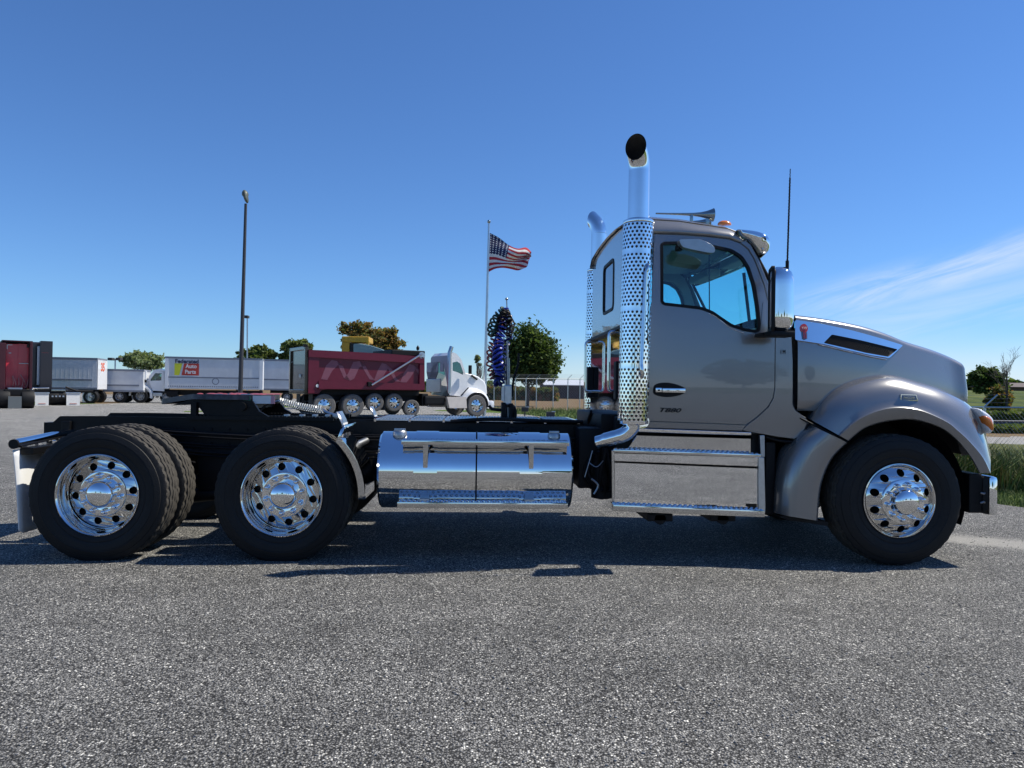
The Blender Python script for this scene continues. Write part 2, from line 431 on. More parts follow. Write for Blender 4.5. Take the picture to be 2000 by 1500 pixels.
# ---- land beyond the lot
def sst(a, b, x):
    t = min(max((x-a)/(b-a), 0), 1); return t*t*(3-2*t)
def lerpk(k, x):
    if x <= k[0][0]: return k[0][1]
    for (a, p), (b, q) in zip(k, k[1:]):
        if x <= b: return p+(q-p)*(x-a)/(b-a)
    return k[-1][1]
TR = [(0, 0), (10.6, 0), (16, -.75), (24, -.95), (38, -.95), (44, -1.05), (62, -1.35), (70, -1.2), (112, 2.35), (140, 2.6), (400, 4.5), (1500, 8)]
def terr(x, y):
    if y <= 0: return -.075
    w = sst(.33, .52, x/max(y, 1))
    mid = gdrop(x, y) + sst(90, 400, y)*1.0
    return mid*(1-w)+lerpk(TR, y)*w - .035*(1-sst(10, 13, y)*w) - .04*(1-sst(9, 18, y)) + noise.noise((x*.12, y*.12, 0))*.10*sst(14, 40, y)
def ground_mat(name, cols, sc=3.0, rough=.95, bump=.6, fine=40):
    m = bpy.data.materials.new(name); m.use_nodes = True; t = m.node_tree; b = t.nodes['Principled BSDF']; b.inputs['Roughness'].default_value = rough; b.inputs['Specular IOR Level'].default_value = .1
    tcn = t.nodes.new('ShaderNodeTexCoord'); n = t.nodes.new('ShaderNodeTexNoise'); n.inputs['Scale'].default_value = sc; n.inputs['Detail'].default_value = 9; n.inputs['Roughness'].default_value = .72
    t.links.new(tcn.outputs['Object'], n.inputs['Vector']); r = t.nodes.new('ShaderNodeValToRGB'); e = r.color_ramp.elements
    e[0].position = .3; e[0].color = (*cols[0], 1); e[1].position = .7; e[1].color = (*cols[-1], 1)
    for i, c in enumerate(cols[1:-1]): q = e.new(.3+.4*(i+1)/(len(cols)-1)); q.color = (*c, 1)
    t.links.new(n.outputs[0], r.inputs[0]); t.links.new(r.outputs[0], b.inputs['Base Color'])
    n2 = t.nodes.new('ShaderNodeTexNoise'); n2.inputs['Scale'].default_value = fine; n2.inputs['Detail'].default_value = 5; t.links.new(tcn.outputs['Object'], n2.inputs['Vector'])
    bp = t.nodes.new('ShaderNodeBump'); bp.inputs['Strength'].default_value = bump; bp.inputs['Distance'].default_value = .06; t.links.new(n2.outputs[0], bp.inputs['Height']); t.links.new(bp.outputs[0], b.inputs['Normal'])
    return m
GM = dict(lawn=ground_mat('mown_lawn', [(.05, .085, .018), (.085, .13, .028), (.12, .155, .04)], 2.2),
          field=ground_mat('dry_field', [(.10, .062, .032), (.15, .098, .052), (.19, .14, .075), (.12, .11, .045)], .35, fine=6),
          meadow=ground_mat('rough_meadow', [(.055, .07, .02), (.09, .10, .03), (.13, .125, .05)], 1.0, fine=14),
          bank=ground_mat('green_bank', [(.035, .055, .014), (.07, .095, .025), (.13, .14, .045)], .16, fine=3),
          road=ground_mat('pale_road', [(.24, .23, .21), (.29, .28, .26), (.33, .32, .30)], 2.0, bump=.1))
zones = {k: BM() for k in GM}
radii = [2.0]
while radii[-1] < 1500: radii.append(radii[-1]*1.035+.12)
angs = [math.radians(a*.75) for a in range(-80, 121)]     # from the +Y axis, towards +X
def zone(x, y):
    w = x/max(y, .1)
    if y < 6: return 'lawn'
    if w > .40:
        if y < 10.45 + .12*math.sin(x*2): return 'lawn'
        if 35.5 < y < 43: return 'road'
        if 43 <= y < 60: return 'field'
        if y > 60: return 'bank'
        return 'meadow'
    if y < 52.5: return 'lawn'
    return 'field' if y < 260 else 'bank'
cache = {k: {} for k in GM}
def gv(z, i, j):
    c = cache[z]
    if (i, j) not in c:
        x, y = radii[i]*math.sin(angs[j]), radii[i]*math.cos(angs[j]); c[(i, j)] = zones[z].verts.new((x, y, terr(x, y)))
    return c[(i, j)]
for i in range(len(radii)-1):
    for j in range(len(angs)-1):
        r = (radii[i]+radii[i+1])/2; a = (angs[j]+angs[j+1])/2; x, y = r*math.sin(a), r*math.cos(a)
        z = zone(x, y); zones[z].faces.new((gv(z, i, j), gv(z, i+1, j), gv(z, i+1, j+1), gv(z, i, j+1)))
for z, nm in (('lawn', 'lawn'), ('field', 'field'), ('meadow', 'meadow'), ('bank', 'grass_bank'), ('road', 'road')):
    fixn(zones[z]); o = obj(nm, zones[z], GM[z], smooth=80); tag(o, kind='structure')
    if len(o.data.polygons) and o.data.polygons[0].normal.z < 0: o.data.flip_normals()
# ground behind the camera, seen only in reflections and from other positions
bm = BM(); grid(bm, [[(-1500, -1500, -.06), (1500, -1500, -.06)], [(-1500, -51.5, -.06), (1500, -51.5, -.06)]]); o = obj('grassland', bm, GM['meadow']); tag(o, kind='structure')
if o.data.polygons[0].normal.z < 0: o.data.flip_normals()
bm = BM(); grid(bm, [[(-1500, -52, -.07), (-129, -52, -.07)], [(-1500, 1500, -.5), (-129, 1500, -.5)]])
grid(bm, [[(60, -52, -.07), (1500, -52, -.07)], [(6, 3, -.07), (1500, 3, -.07)]]); o = obj('grassland', bm, GM['meadow']); tag(o, kind='structure')
fixn(o and bmesh.new()) if False else None
# loose stones lying on the chip seal
rs = random.Random(3); bm = BM()
me = bpy.data.meshes.new('st'); vs = []; fs = []
ico = BM(); bmesh.ops.create_icosphere(ico, subdivisions=1, radius=1); iv = [v.co.copy() for v in ico.verts]; ifc = [[v.index for v in f.verts] for f in ico.faces]; ico.free()
for k in range(11000):
    y = 2.0+6.5*rs.random()**1.3; x = (-.78+1.62*rs.random())*y
    if x > edge_x(y)-.1: continue
    s = .0030+.0042*rs.random()**2.2; a, b_, c_ = s*rs.uniform(.8, 1.4), s*rs.uniform(.7, 1.1), s*rs.uniform(.5, .8)
    R_ = Matrix.Rotation(rs.random()*6.28, 3, 'Z'); n0 = len(vs)
    for q in iv: p = R_ @ Vector((q.x*a, q.y*b_, q.z*c_)); vs.append((x+p.x, y+p.y, p.z+c_*.6+dip(x, y)))
    fs += [[n0+i for i in f] for f in ifc]
me.from_pydata(vs, [], fs); me.materials.append(mat('loose_stone', (.19, .185, .175), 0, .8, .65, 9, .2, 300))
o = bpy.data.objects.new('loose_gravel', me); link(o); tag(o, kind='stuff', label='small loose grey stones scattered over the foreground asphalt', cat='gravel')
# blades of grass along the lot's edge and the rough growth behind it
def blades(name, label, spots, mats, cat='grass'):
    vs = []; fs = []; mi = []
    rr = random.Random(len(spots))
    for (x, y, z, h, w) in spots:
        a = rr.random()*6.28; dx, dy = math.cos(a)*w, math.sin(a)*w; lx, ly = rr.gauss(0, .3)*h, rr.gauss(0, .3)*h; n0 = len(vs)
        vs += [(x-dx, y-dy, z), (x+dx, y+dy, z), (x+lx*.5+dx*.7, y+ly*.5+dy*.7, z+h*.6), (x+lx*.5-dx*.7, y+ly*.5-dy*.7, z+h*.6), (x+lx*1.3, y+ly*1.3, z+h)]
        fs += [(n0, n0+1, n0+2, n0+3), (n0+3, n0+2, n0+4)]; k = rr.randrange(len(mats)); mi += [k, k]
    me = bpy.data.meshes.new(name); me.from_pydata(vs, [], fs)
    for k in mats: me.materials.append(k)
    me.polygons.foreach_set('material_index', mi); o = bpy.data.objects.new(name, me); link(o); return tag(o, label, cat, kind='stuff')
gr = [mat('grass_a', (.11, .16, .035), 0, .8, .3, 2), mat('grass_b', (.16, .19, .05), 0, .8, .3, 2), mat('grass_c', (.27, .23, .10), 0, .85, .3, 2), mat('grass_d', (.05, .085, .02), 0, .8, .3, 2)]
sp = []
for k in range(9000):
    y = rs.uniform(8.3, 10.6); x = rs.uniform(.55, .86)*y
    if x > edge_x(y)+.03: sp.append((x, y, terr(x, y), rs.uniform(.03, .085), .004))
blades('mown_grass', 'short mown green grass beside the asphalt at the right edge', sp, gr[:2]+[gr[3]])
sp = []
for k in range(26000):
    y = 10.4+13*rs.random()**1.3; x = rs.uniform(.58, .84)*y; q = noise.noise((x*.8, y*.8, 1))
    sp.append((x, y, terr(x, y), rs.uniform(.22, .62)*(1+1.1*q), .006+.0006*y))
blades('tall_grass', 'tall unmown grass and weeds behind the strip of lawn on the right', sp, [gr[0], gr[1], gr[2], gr[3]])
sp = []
for k in range(9000):
    y = rs.uniform(28, 53.5); x = edge_x(y)+.1+rs.random()**1.2*9
    sp.append((x, y, terr(x, y), rs.uniform(.05, .14)*(2.6 if 51 < y < 53.2 else 1), .018))
blades('verge_grass', 'green grass verge along the foot of the chain link fence', sp, gr[:2]+[gr[3]])
# ================================================================ THE SILVER ROAD TRACTOR
YC = 6.83                       # centre line
def far(y): return 2*YC-y
T = empty('semi_truck', (0.4, YC, 0)); tag(T, 'silver day cab road tractor with chrome stacks and empty fifth wheel, filling the foreground', 'truck')
def mirror_obj(o, parent=None, name=None):
    """the same piece for the other side of the truck: geometry mirrored about the centre line"""
    me = o.data.copy(); off = 2*(YC-absloc(o).y)
    for v in me.vertices: v.co.y = off-v.co.y
    me.flip_normals()
    c = bpy.data.objects.new(name or o.name, me); link(c); c.parent = parent or o.parent; c.location = o.location
    for m in o.modifiers:
        n = c.modifiers.new(m.name, m.type)
        if m.type == 'SOLIDIFY': n.thickness = m.thickness; n.offset = m.offset
        if m.type == 'BEVEL': n.width = m.width; n.segments = m.segments; n.limit_method = 'ANGLE'; n.angle_limit = m.angle_limit
        if m.type == 'SUBSURF': n.levels = m.levels; n.render_levels = m.render_levels
    if 'kind' in o: c['kind'] = o['kind']
    return c
# ---------------- wheels
def tyre_bm(R, rr, w, seg=132):
    """tyre with its outer face at y=0, inner at y=w; tread with grooves and notched shoulders"""
    pr = [(rr-.004, .028), (rr+.006, .012), (rr+.02, .004), (rr+.045, .0015), (rr+.05, .004), (rr+.055, .0015), (rr+.08, -.004), (rr+.11, -.006), (rr+.113, -.0035), (rr+.118, -.006),
          (R-.075, -.003), (R-.05, .004), (R-.047, .009), (R-.03, .012), (R-.012, .020)]
    n = 5; t0, t1 = .026, w-.026; gw = .010; rib = (t1-t0-gw*(n-1))/n; tread = []
    for k in range(n):
        a = t0+k*(rib+gw); crown = .006*(1-((k-(n-1)/2)/((n-1)/2))**2)
        tread += [(R-.006+crown, a, k), (R-.006+crown, a+rib, k)]
        if k < n-1: tread += [(R-.020, a+rib+.0015, -1), (R-.020, a+rib+gw-.0015, -1)]
    full = [(r, h, -2) for r, h in pr]+tread+[(r, w-h, -2) for r, h in reversed(pr)]
    bm = BM()
    def rm(i, k, r, h):
        kd = full[i][2]
        if kd == -2: return r, h
        ph = (k % 4 < 2)
        if kd in (0, n-1) and k % 3 == 0: return r-.008, h
        if 0 < kd < n-1 and (k+kd) % 4 == 0: return r-.005, h
        return r, h+(.003 if ph else -.003)
    lathe(bm, [(a, b) for a, b, c in full], seg=seg, rmod=rm)
    fixn(bm); i0 = len(pr)
    for f in bm.faces:
        rmax = max(math.hypot(v.co.x, v.co.z) for v in f.verts)
        f.material_index = 1 if rmax > R-.016 and t0-.002 < f.calc_center_median().y < t1+.002 else 0
    return bm
def disc_holes(bm, r0, r1, n, rh, rc, yf, th=.012, ph=0, steps=72):
    outer = circ(0, 0, r0, steps); inner = circ(0, 0, r1, steps)
    holes = [circ(math.cos(ph+2*PI*k/n)*rc, math.sin(ph+2*PI*k/n)*rc, rh, 16) for k in range(n)]
    return poly(bm, [outer, inner]+holes, 0, th, yfun=lambda x, z: yf(math.hypot(x, z)))
def make_rear_wheel_meshes():
    ty = tyre_bm(.507, .300, .275)
    rim = BM()
    lathe(rim, [(.268, .20), (.268, .13), (.262, .118), (.258, .098), (.262, .075), (.272, .062), (.279, .045), (.284, .020), (.290, .006), (.297, .0), (.303, .003), (.306, .012), (.304, .028), (.296, .04)], seg=96)
    fixn(rim)
    disc_holes(rim, .2585, .150, 10, .0285, .212, lambda r: .122-.05*max(0, (.212-r))/.06*.5+(.006 if r > .25 else 0), ph=.3)
    # drum and darkness behind the hand holes
    dr = BM(); lathe(dr, [(.262, .17), (.1, .17), (0, .17)], seg=32); lathe(dr, [(.262, .17), (.262, .27)], seg=32)
    hub = BM()
    lathe(hub, [(.168, .112), (.171, .098), (.168, .090), (.160, .088), (.118, .092), (.104, .094), (.102, .086), (.101, .040), (.0985, .030), (.093, .020), (.080, .008), (.060, -.002), (.035, -.008), (.0, -.010)], seg=72)
    fixn(hub)
    for f in hub.faces: f.material_index = 0
    nuts = BM()
    for k in range(10):
        a = 2*PI*k/10+.05; cx, cz = math.cos(a)*.137, math.sin(a)*.137
        lathe(nuts, [(.021, .090), (.021, .082), (.0165, .078), (.0165, .052), (.0145, .044), (.008, .039), (0, .038)], cen=(cx, 0, cz), seg=14)
    fixn(nuts)
    return ty, rim, dr, hub, nuts
def make_front_wheel_meshes():
    ty = tyre_bm(.516, .290, .305)
    rim = BM()
    lathe(rim, [(.262, .09), (.262, .030), (.268, .018), (.276, .008), (.284, .0), (.290, .001), (.294, .010), (.292, .03)], seg=96); fixn(rim)
    def yf(r): return -.030+.052*max(0, (r-.165)/.10)**1.7
    disc_holes(rim, .2635, .150, 10, .0300, .2190, yf, ph=.33)
    dr = BM(); lathe(dr, [(.262, .09), (.1, .09), (0, .09)], seg=32); lathe(dr, [(.262, .09), (.262, .29)], seg=32)
    hub = BM()
    lathe(hub, [(.166, -.020), (.170, -.034), (.168, -.046), (.160, -.050), (.112, -.052), (.108, -.060), (.102, -.075), (.096, -.098), (.086, -.112), (.066, -.122), (.036, -.128), (0, -.130)], seg=72); fixn(hub)
    nuts = BM()
    for k in range(10):
        a = 2*PI*k/10+.15; cx, cz = math.cos(a)*.138, math.sin(a)*.138
        lathe(nuts, [(.020, -.048), (.020, -.058), (.0165, -.062), (.0165, -.088), (.0145, -.096), (.008, -.101), (0, -.102)], cen=(cx, 0, cz), seg=14)
    fixn(nuts); return ty, rim, dr, hub, nuts
def mk(name, bm, ms, sm=30):
    me = bpy.data.meshes.new(name); bm.normal_update(); bm.to_mesh(me); bm.free()
    for k in ms: me.materials.append(k)
    smooth_mesh(me, sm); return me
def wheel_set(fn):
    ty, rim, dr, hub, nuts = fn()
    return [('tyre', mk('tyre', ty, [M['rubber'], M['tread']], 28)), ('rim', mk('rim', rim, [M['alu']], 30)), ('brake_drum', mk('brake_drum', dr, [M['blackm']])),
            ('hub_cover', mk('hub_cover', hub, [M['chrome']], 50)), ('lug_nut', mk('lug_nut', nuts, [M['chrome']], 40))]
RW, FW = wheel_set(make_rear_wheel_meshes), wheel_set(make_front_wheel_meshes)
def place_wheel(ws, x, y, z, flip=False, parts=None, rot=0.0):
    w = empty('wheel', (x, y, z), parent=T)
    w.rotation_euler = (0, rot, PI if flip else 0)
    for nm, me in ws:
        if parts and nm not in parts: continue
        o = bpy.data.objects.new(nm, me); link(o); o.parent = w
        if nm == 'lug_nut': o['kind'] = 'stuff'
    return w
c1 = P(190, 965, 5.61); c2 = P(551, 965, 5.61); c3 = P(1764, 987, 5.61)
AX = [c1.x-.012, c2.x-.010]; FX = c3.x
for i, ax in enumerate(AX):
    place_wheel(RW, ax, 5.625, .487, rot=.2+i*.9)
    place_wheel(RW, ax, 5.965, .487, parts=('tyre', 'rim'), rot=.5)
    place_wheel(RW, ax, far(5.625), .487, flip=True); place_wheel(RW, ax, far(5.965), .487, flip=True, parts=('tyre', 'rim'))
place_wheel(FW, FX, 5.655, .482); place_wheel(FW, FX, far(5.655), .482, flip=True)
# ---------------- frame, axles, running gear
RAILY = (6.40, 7.26)
bm = BM(); xr = P(118, 815, 6.40).x; zt = 1.015; zb = .755
prof = [(xr, zt+.02), (xr+.35, zt+.025), (3.55, zt-.02), (3.55, zb), (-.9, zb), (-3.0, zb+.02), (xr-.12, zt-.13), (xr-.12, zt-.09)]
poly(bm, [prof], 6.395, 6.405)
for z0, z1 in ((zt-.010, zt+.0),): box(bm, xr+.3, 3.5, 6.405, 6.475, zt-.025, zt-.012); box(bm, -2.9, 3.5, 6.405, 6.475, zb+.002, zb+.012)
o = obj('frame_rail', bm, M['black'], T, smooth=30); mirror_obj(o)
bm = BM()
for x in (-3.55, -2.9, -2.15, -1.5, -.9, 0.0, .9, 2.0, 3.0): box(bm, x-.05, x+.05, 6.41, 7.25, .80, .98)
obj('cross_member', bm, M['black'], T)
for ax in AX:
    bm = BM(); lathe(bm, [(.062, -1.08), (.062, -.3), (.16, -.2), (.19, -.05), (.19, .1), (.12, .26), (.062, .34), (.062, 1.08)], cen=(ax, YC, .487), seg=20); fixn(bm)
    box(bm, ax-.1, ax+.1, 6.36, 6.48, .40, .58, .02); box(bm, ax-.1, ax+.1, 7.2, 7.32, .40, .58, .02)
    obj('axle', bm, M['blackm'], T, smooth=40)
bm = BM()   # walking beams, torque rods and air bags of the tandem
for yy in (6.43, 7.23):
    tube(bm, [(AX[0]-.05, yy, .44), (AX[0]+.3, yy, .36), ((AX[0]+AX[1])/2, yy, .40), (AX[1]-.3, yy, .36), (AX[1]+.05, yy, .44)], .06, 10)
    box(bm, (AX[0]+AX[1])/2-.22, (AX[0]+AX[1])/2+.22, yy-.06, yy+.06, .42, .80, .03)
    for ax in AX: lathe(bm, [(.11, .55), (.13, .6), (.11, .65), (.13, .70), (.11, .76)], cen=(ax-.28, yy+(.06 if yy < 7 else -.06), 0), axis='Z', seg=20)
    for ax in AX: tube(bm, [(ax, yy+.1, .62), (ax+.45, yy+.12, .80)], .028, 8)
for ax in AX:   # brake chambers
    lathe(bm, [(0, -.09), (.08, -.085), (.085, 0), (.075, .09), (0, .1)], cen=(ax+.24, 6.40, .56), axis='X', seg=18); lathe(bm, [(0, -.09), (.08, -.085), (.085, 0), (.075, .09), (0, .1)], cen=(ax+.24, 7.26, .56), axis='X', seg=18)
obj('suspension', bm, M['blackm'], T, smooth=40)
bm = BM(); tube(bm, [(-1.3, YC, .52), (1.2, YC, .70)], .06, 14); lathe(bm, [(.06, 0), (.10, .02), (.10, .1), (.06, .12)], cen=(-.3, YC, .58), axis='X', seg=14)
box(bm, 1.2, 2.2, 6.63, 7.03, .45, .95, .05); box(bm, 2.2, 3.4, 6.5, 7.16, .5, 1.2, .06); lathe(bm, [(.0, -.05), (.3, 0), (.3, .05), (.28, .3), (0, .3)], cen=(2.1, YC, .72), axis='X', seg=24)
obj('driveline', bm, M['blackm'], T, smooth=40)
bm = BM(); tube(bm, [(FX, 5.9, .47), (FX, 6.2, .42), (FX, 6.4, .36), (FX, 7.26, .36), (FX, 7.46, .42), (FX, far(5.9), .47)], .06, 10)
for yy in (6.42, 7.24):
    for dz in (.44, .46, .48): tube(bm, [(FX-.75, yy, dz+.22), (FX-.35, yy, dz+.06), (FX, yy, dz), (FX+.35, yy, dz+.06), (FX+.68, yy, dz+.22)], .012, 6)
    box(bm, FX-.8, FX-.68, yy-.05, yy+.05, .64, .9); box(bm, FX+.6, FX+.74, yy-.05, yy+.05, .64, .9)
tube(bm, [(FX-.35, 6.2, .40), (FX-.35, 7.46, .40)], .022, 8); tube(bm, [(FX-.2, 6.3, .55), (FX-.2, 6.35, .95)], .035, 8)
obj('front_axle', bm, M['blackm'], T, smooth=40)
# frame top details: slider teeth, bolts
bm = BM(); xa, xb = P(372, 806, 6.45).x, P(655, 815, 6.45).x
for yy in (6.36, 6.47, 7.15, 7.27): box(bm, xa, xb, yy, yy+.03, 1.02, 1.05)
n = 40
for k in range(n):
    x = xa+(xb-xa)*(k+.5)/n; box(bm, x-.009, x+.009, 6.385, 6.47, 1.045, 1.058); box(bm, x-.009, x+.009, 7.18, 7.27, 1.045, 1.058)
o = obj('slide_rail', bm, M['black'], T); o['kind'] = 'stuff'
bm = BM()
for k in range(46):
    x = xr+.5+k*.148
    for z in (.82, .94): lathe(bm, [(.013, -.012), (.013, 0), (0, -.012)][:2]+[(0, 0)][:0]+[(.0, -.012)][:0], cen=(x, 6.395, z), seg=6); lathe(bm, [(0, -.012), (.013, -.012)], cen=(x, 6.395, z), seg=6)
o = obj('frame_bolt', bm, M['blackm'], T); o['kind'] = 'stuff'
bm = BM()   # air tanks and lines tucked under the rails
for x0, x1, yy, zz in ((-.85, -.15, 6.52, .62), (.35, .95, 6.6, .60)): lathe(bm, [(0, x0-.04), (.08, x0-.02), (.115, x0+.03), (.115, x1-.03), (.08, x1+.02), (0, x1+.04)], cen=(0, yy, zz), axis='X', seg=20)
fixn(bm); obj('air_tank', bm, M['blackm'], T, smooth=40)
bm = BM(); rr = random.Random(4)
for k in range(9):
    z = .70+rr.random()*.22; y = 6.30+rr.random()*.1
    tube(bm, cr([(-2.9, y, z+.05), (-1.9, y, z-.05+rr.random()*.08), (-.9, y-.02, z), (.2, y, z-.04+rr.random()*.08), (1.15, y, z)], 4), .008, 6)
obj('air_line', bm, M['blackm'], T, smooth=60)
# rear cross tube that carries the mud flaps
pa = P(29, 867, 5.66)
bm = BM(); tube(bm, [pa, (pa.x, 6.45, pa.z+.045)], .035, 16); o = obj('mud_flap_hanger', bm, [M['chrome']], T, smooth=40)
b2 = BM(); tube(b2, [(pa.x, 5.640, pa.z), (pa.x, 5.659, pa.z)], .036, 16); obj('end_cap', b2, M['blackm'], o, smooth=40); 
mirror_obj(o)
bm = BM(); box(bm, pa.x-.05, xr+.1, 6.36, 6.50, pa.z-.04, pa.z+.14, .01); box(bm, pa.x-.04, pa.x+.03, 6.48, 7.18, pa.z-.08, pa.z+.1, .01)
box(bm, pa.x+.0, pa.x+.10, 5.72, 6.40, pa.z-.085, pa.z-.03, .008)
obj('rear_crossmember', bm, M['black'], T)
bm = BM()   # white flap hanging behind the duals
zb_ = P(33, 1044, 5.7).z; zt_ = pa.z-.045
rows = []
for i in range(13):
    f = i/12; z = zt_+(zb_-zt_)*f; w0, w1 = 5.66+.03*f*f, 6.30-.02*f
    rows.append([(pa.x-.012+.035*f+.012*math.sin(j*.9+f*3), w0+(w1-w0)*j/8, z-(.03 if (i == 12 and j in (0, 8)) else 0)*-1) for j in range(9)])
grid(bm, rows); o = obj('mud_flap', bm, M['white'], T, smooth=80); solid(o, .008, 0); mirror_obj(o)
b2 = BM()
for j in range(4): box(b2, pa.x-.03, pa.x+.012, 5.75+j*.15, 5.79+j*.15, zt_-.03, zt_+.035, .004)
o = obj('flap_clamp', b2, M['chrome'], T); mirror_obj(o)
# quarter fenders ahead of the drive wheels
def qf():
    bm = BM(); cx, cz = AX[1], .487; R_ = .612
    pts = [(P(679, 838, 5.7).x-.012, P(679, 838, 5.7).z+.03)]
    for a in range(46, -3, -4): pts.append((cx+math.cos(math.radians(a))*R_, cz+math.sin(math.radians(a))*R_))
    rows = [[(x, yy, z) for yy in (5.640, 5.645, 5.66, 5.9, 6.16, 6.175, 6.18)] for x, z in pts]
    for r_ in rows:
        for k in (0, 6):
            v = Vector((r_[k][0]-cx, 0, r_[k][2]-cz)).normalized()*-.045; r_[k] = (r_[k][0]+v.x, r_[k][1], r_[k][2]+v.z)
    grid(bm, rows); return bm
o = obj('quarter_fender', qf(), M['alu'], T, smooth=50); solid(o, .006, 0); mirror_obj(o)
bm = BM(); t0 = P(661, 804, 5.9); t1 = P(668, 846, 5.9)
grid(bm, [[(t0.x+.0, 5.80, t0.z), (t0.x, 6.05, t0.z)], [(t0.x+.035, 5.80, (t0.z*.6+t1.z*.4)), (t0.x+.035, 6.05, (t0.z*.6+t1.z*.4))], [(t1.x+.05, 5.82, t1.z-.02), (t1.x+.05, 6.0, t1.z-.02)]])
o = obj('fender_bracket', bm, M['alud'], T, smooth=50); solid(o, .008, 0); mirror_obj(o)
b2 = BM(); tm = P(676, 834, 5.9)
box(b2, t0.x+.040, t0.x+.052, 5.83, 6.03, (t0.z*.4+t1.z*.6)-.012, (t0.z*.4+t1.z*.6)+.014); o2 = obj('warning_label', b2, M['white'], T); mirror_obj(o2)
bm = BM(); tube(bm, [P(691, 872, 6.1), P(716, 860, 6.3)], .03, 12); tube(bm, [P(689, 874, 6.09), P(694, 871, 6.13)], .040, 12); obj('air_fitting', bm, M['steel'], T, smooth=40)
# ---------------- fuel tank (near side) and its mirror twin
TL, TRt = P(746, 915, 5.95).x, P(1110, 925, 5.95).x; TZ, TRd, TY = .663, .302, 5.955
def tank_bm():
    bm = BM(); r = TRd
    lathe(bm, [(0, TL-.018), (r*.55, TL-.016), (r*.86, TL-.008), (r*.95, TL-.003), (r, TL+.012), (r, TRt-.012), (r*.95, TRt+.003), (r*.86, TRt+.008), (0, TRt+.016)], cen=(0, TY, TZ), axis='X', seg=96)
    return fixn(bm)
tank = obj('fuel_tank', tank_bm(), M['chrome'], T, smooth=30)
def arcband(x0, x1, r, a0=0, a1=360, th=.004, seg=64):
    bm = BM(); n = int(seg*(a1-a0)/360)+1; A = [math.radians(a0+(a1-a0)*k/n) for k in range(n+1)]
    rows = [[(x, TY-math.cos(a)*rr_, TZ+math.sin(a)*rr_) for x, rr_ in ((x0, r-.004), (x0, r+th), (x1, r+th), (x1, r-.004))] for a in A]
    return fixn(grid(bm, rows))
for u0, u1 in ((808, 854), (1015, 1059)):
    s_ = obj('tank_strap', arcband(P(u0, 900, 5.67).x, P(u1, 900, 5.67).x, TRd+.001, th=.0045), M['chrome'], tank, smooth=30)
xs = P(930.5, 900, 5.67).x; obj('weld_seam', arcband(xs-.006, xs+.006, TRd, th=.006), M['blackm'], tank, smooth=30)
for (u, v, r) in ((781, 848, .055), (1082, 853, .05)):
    q = P(u, v, 5.84); bm = BM(); lathe(bm, [(r*.8, -.05), (r*.8, .0), (r, .002), (r, .03), (r*.85, .04), (0, .042)], cen=(q.x, q.y, q.z-.012), axis='Z', seg=20)
    box(bm, q.x-r*.8, q.x+r*.8, q.y-.01, q.y+.01, q.z+.02, q.z+.045, .004); obj('filler_cap', bm, M['steel'], tank, smooth=40)
def tread_step(u0, v0, u1, v1, yl, dep, hgt, name='step'):
    """a tread plate: down-turned lip at yl and punched top running back by dep"""
    a = P(u0, v0, yl); b_ = P(u1, v1, yl); z = (a.z+b_.z)/2; bm = BM()
    box(bm, a.x, b_.x, yl, yl+.006, z-hgt, z, .0015); box(bm, a.x, b_.x, yl+.006, yl+dep, z-.006, z-.0005, .001)
    n = int((b_.x-a.x)/.040)
    for k in range(n):
        for r_ in range(max(1, int(dep/.045))):
            x = a.x+(k+.5+(.5 if r_ % 2 else 0))*(b_.x-a.x)/n
            if x > b_.x-.015: continue
            lathe(bm, [(.015, 0), (.011, .007), (.0085, .004)], cen=(x, yl+.028+r_*.042, z-.0005), axis='Z', seg=9)
    return bm, a.x, b_.x, z
bm, xa, xb, z_ = tread_step(784, 854, 1112, 868, 5.640, .135, .034)
st = obj('tank_step', bm, M['alu'], tank, smooth=30)
bm = BM()
for u in (831, 1038):
    x = P(u, 880, 5.64).x; poly(bm, [rnd([(x-.019, z_-.03), (x+.019, z_-.03), (x+.017, z_-.21), (x-.017, z_-.21)], .008)], 5.650, 5.656)
obj('step_hanger', bm, M['alu'], tank)
bm, xa, xb, z2 = tread_step(776, 975, 1109, 988, 5.625, .13, .045)
obj('tank_step', bm, M['alu'], tank, smooth=30)
bm = BM()
for u in (828, 1035): x = P(u, 975, 5.64).x; box(bm, x-.035, x+.035, 5.66, 5.80, z2-.02, z2+.02, .004); box(bm, x-.035, x+.035, 5.72, 6.0, z2-.06, z2-.01, .004)
obj('step_hanger', bm, M['alud'], tank)
# far side tank
ft = mirror_obj(tank)
# ---------------- deck plates over the frame behind the cab
dx0, dx1 = P(735, 825, 6.45).x, P(1128, 830, 6.45).x
for k in range(6):
    a = dx0+(dx1-dx0)*k/6+.006; b_ = dx0+(dx1-dx0)*(k+1)/6-.006
    bm = BM(); box(bm, a, b_, 6.38, 7.28, 1.030, 1.042, .002)
    for r_ in range(9):
        x = a+.03+r_*(b_-a-.06)/8; box(bm, x-.006, x+.006, 6.42, 7.24, 1.042, 1.052)
    obj('deck_plate', bm, M['alud'], T)
bm = BM()
for k in range(7): x = dx0+(dx1-dx0)*k/6; box(bm, x-.01, x+.01, 6.37, 7.29, 1.020, 1.048, .002)
obj('deck_bearer', bm, M['alu'], T)
bm = BM(); tube(bm, cr([(P(880, 830, 6.36).x, 6.36, 1.03), (P(960, 828, 6.3).x, 6.33, 1.055), (P(1060, 834, 6.3).x, 6.33, 1.045), (P(1140, 835, 6.3).x, 6.36, 1.04)], 8), .016, 8)
for u in (1000, 1030, 905): q = P(u, 842, 6.34); box(bm, q.x-.03, q.x+.03, 6.34, 6.39, q.z-.02, q.z+.03, .005)
obj('air_hose', bm, M['blackm'], T, smooth=50)
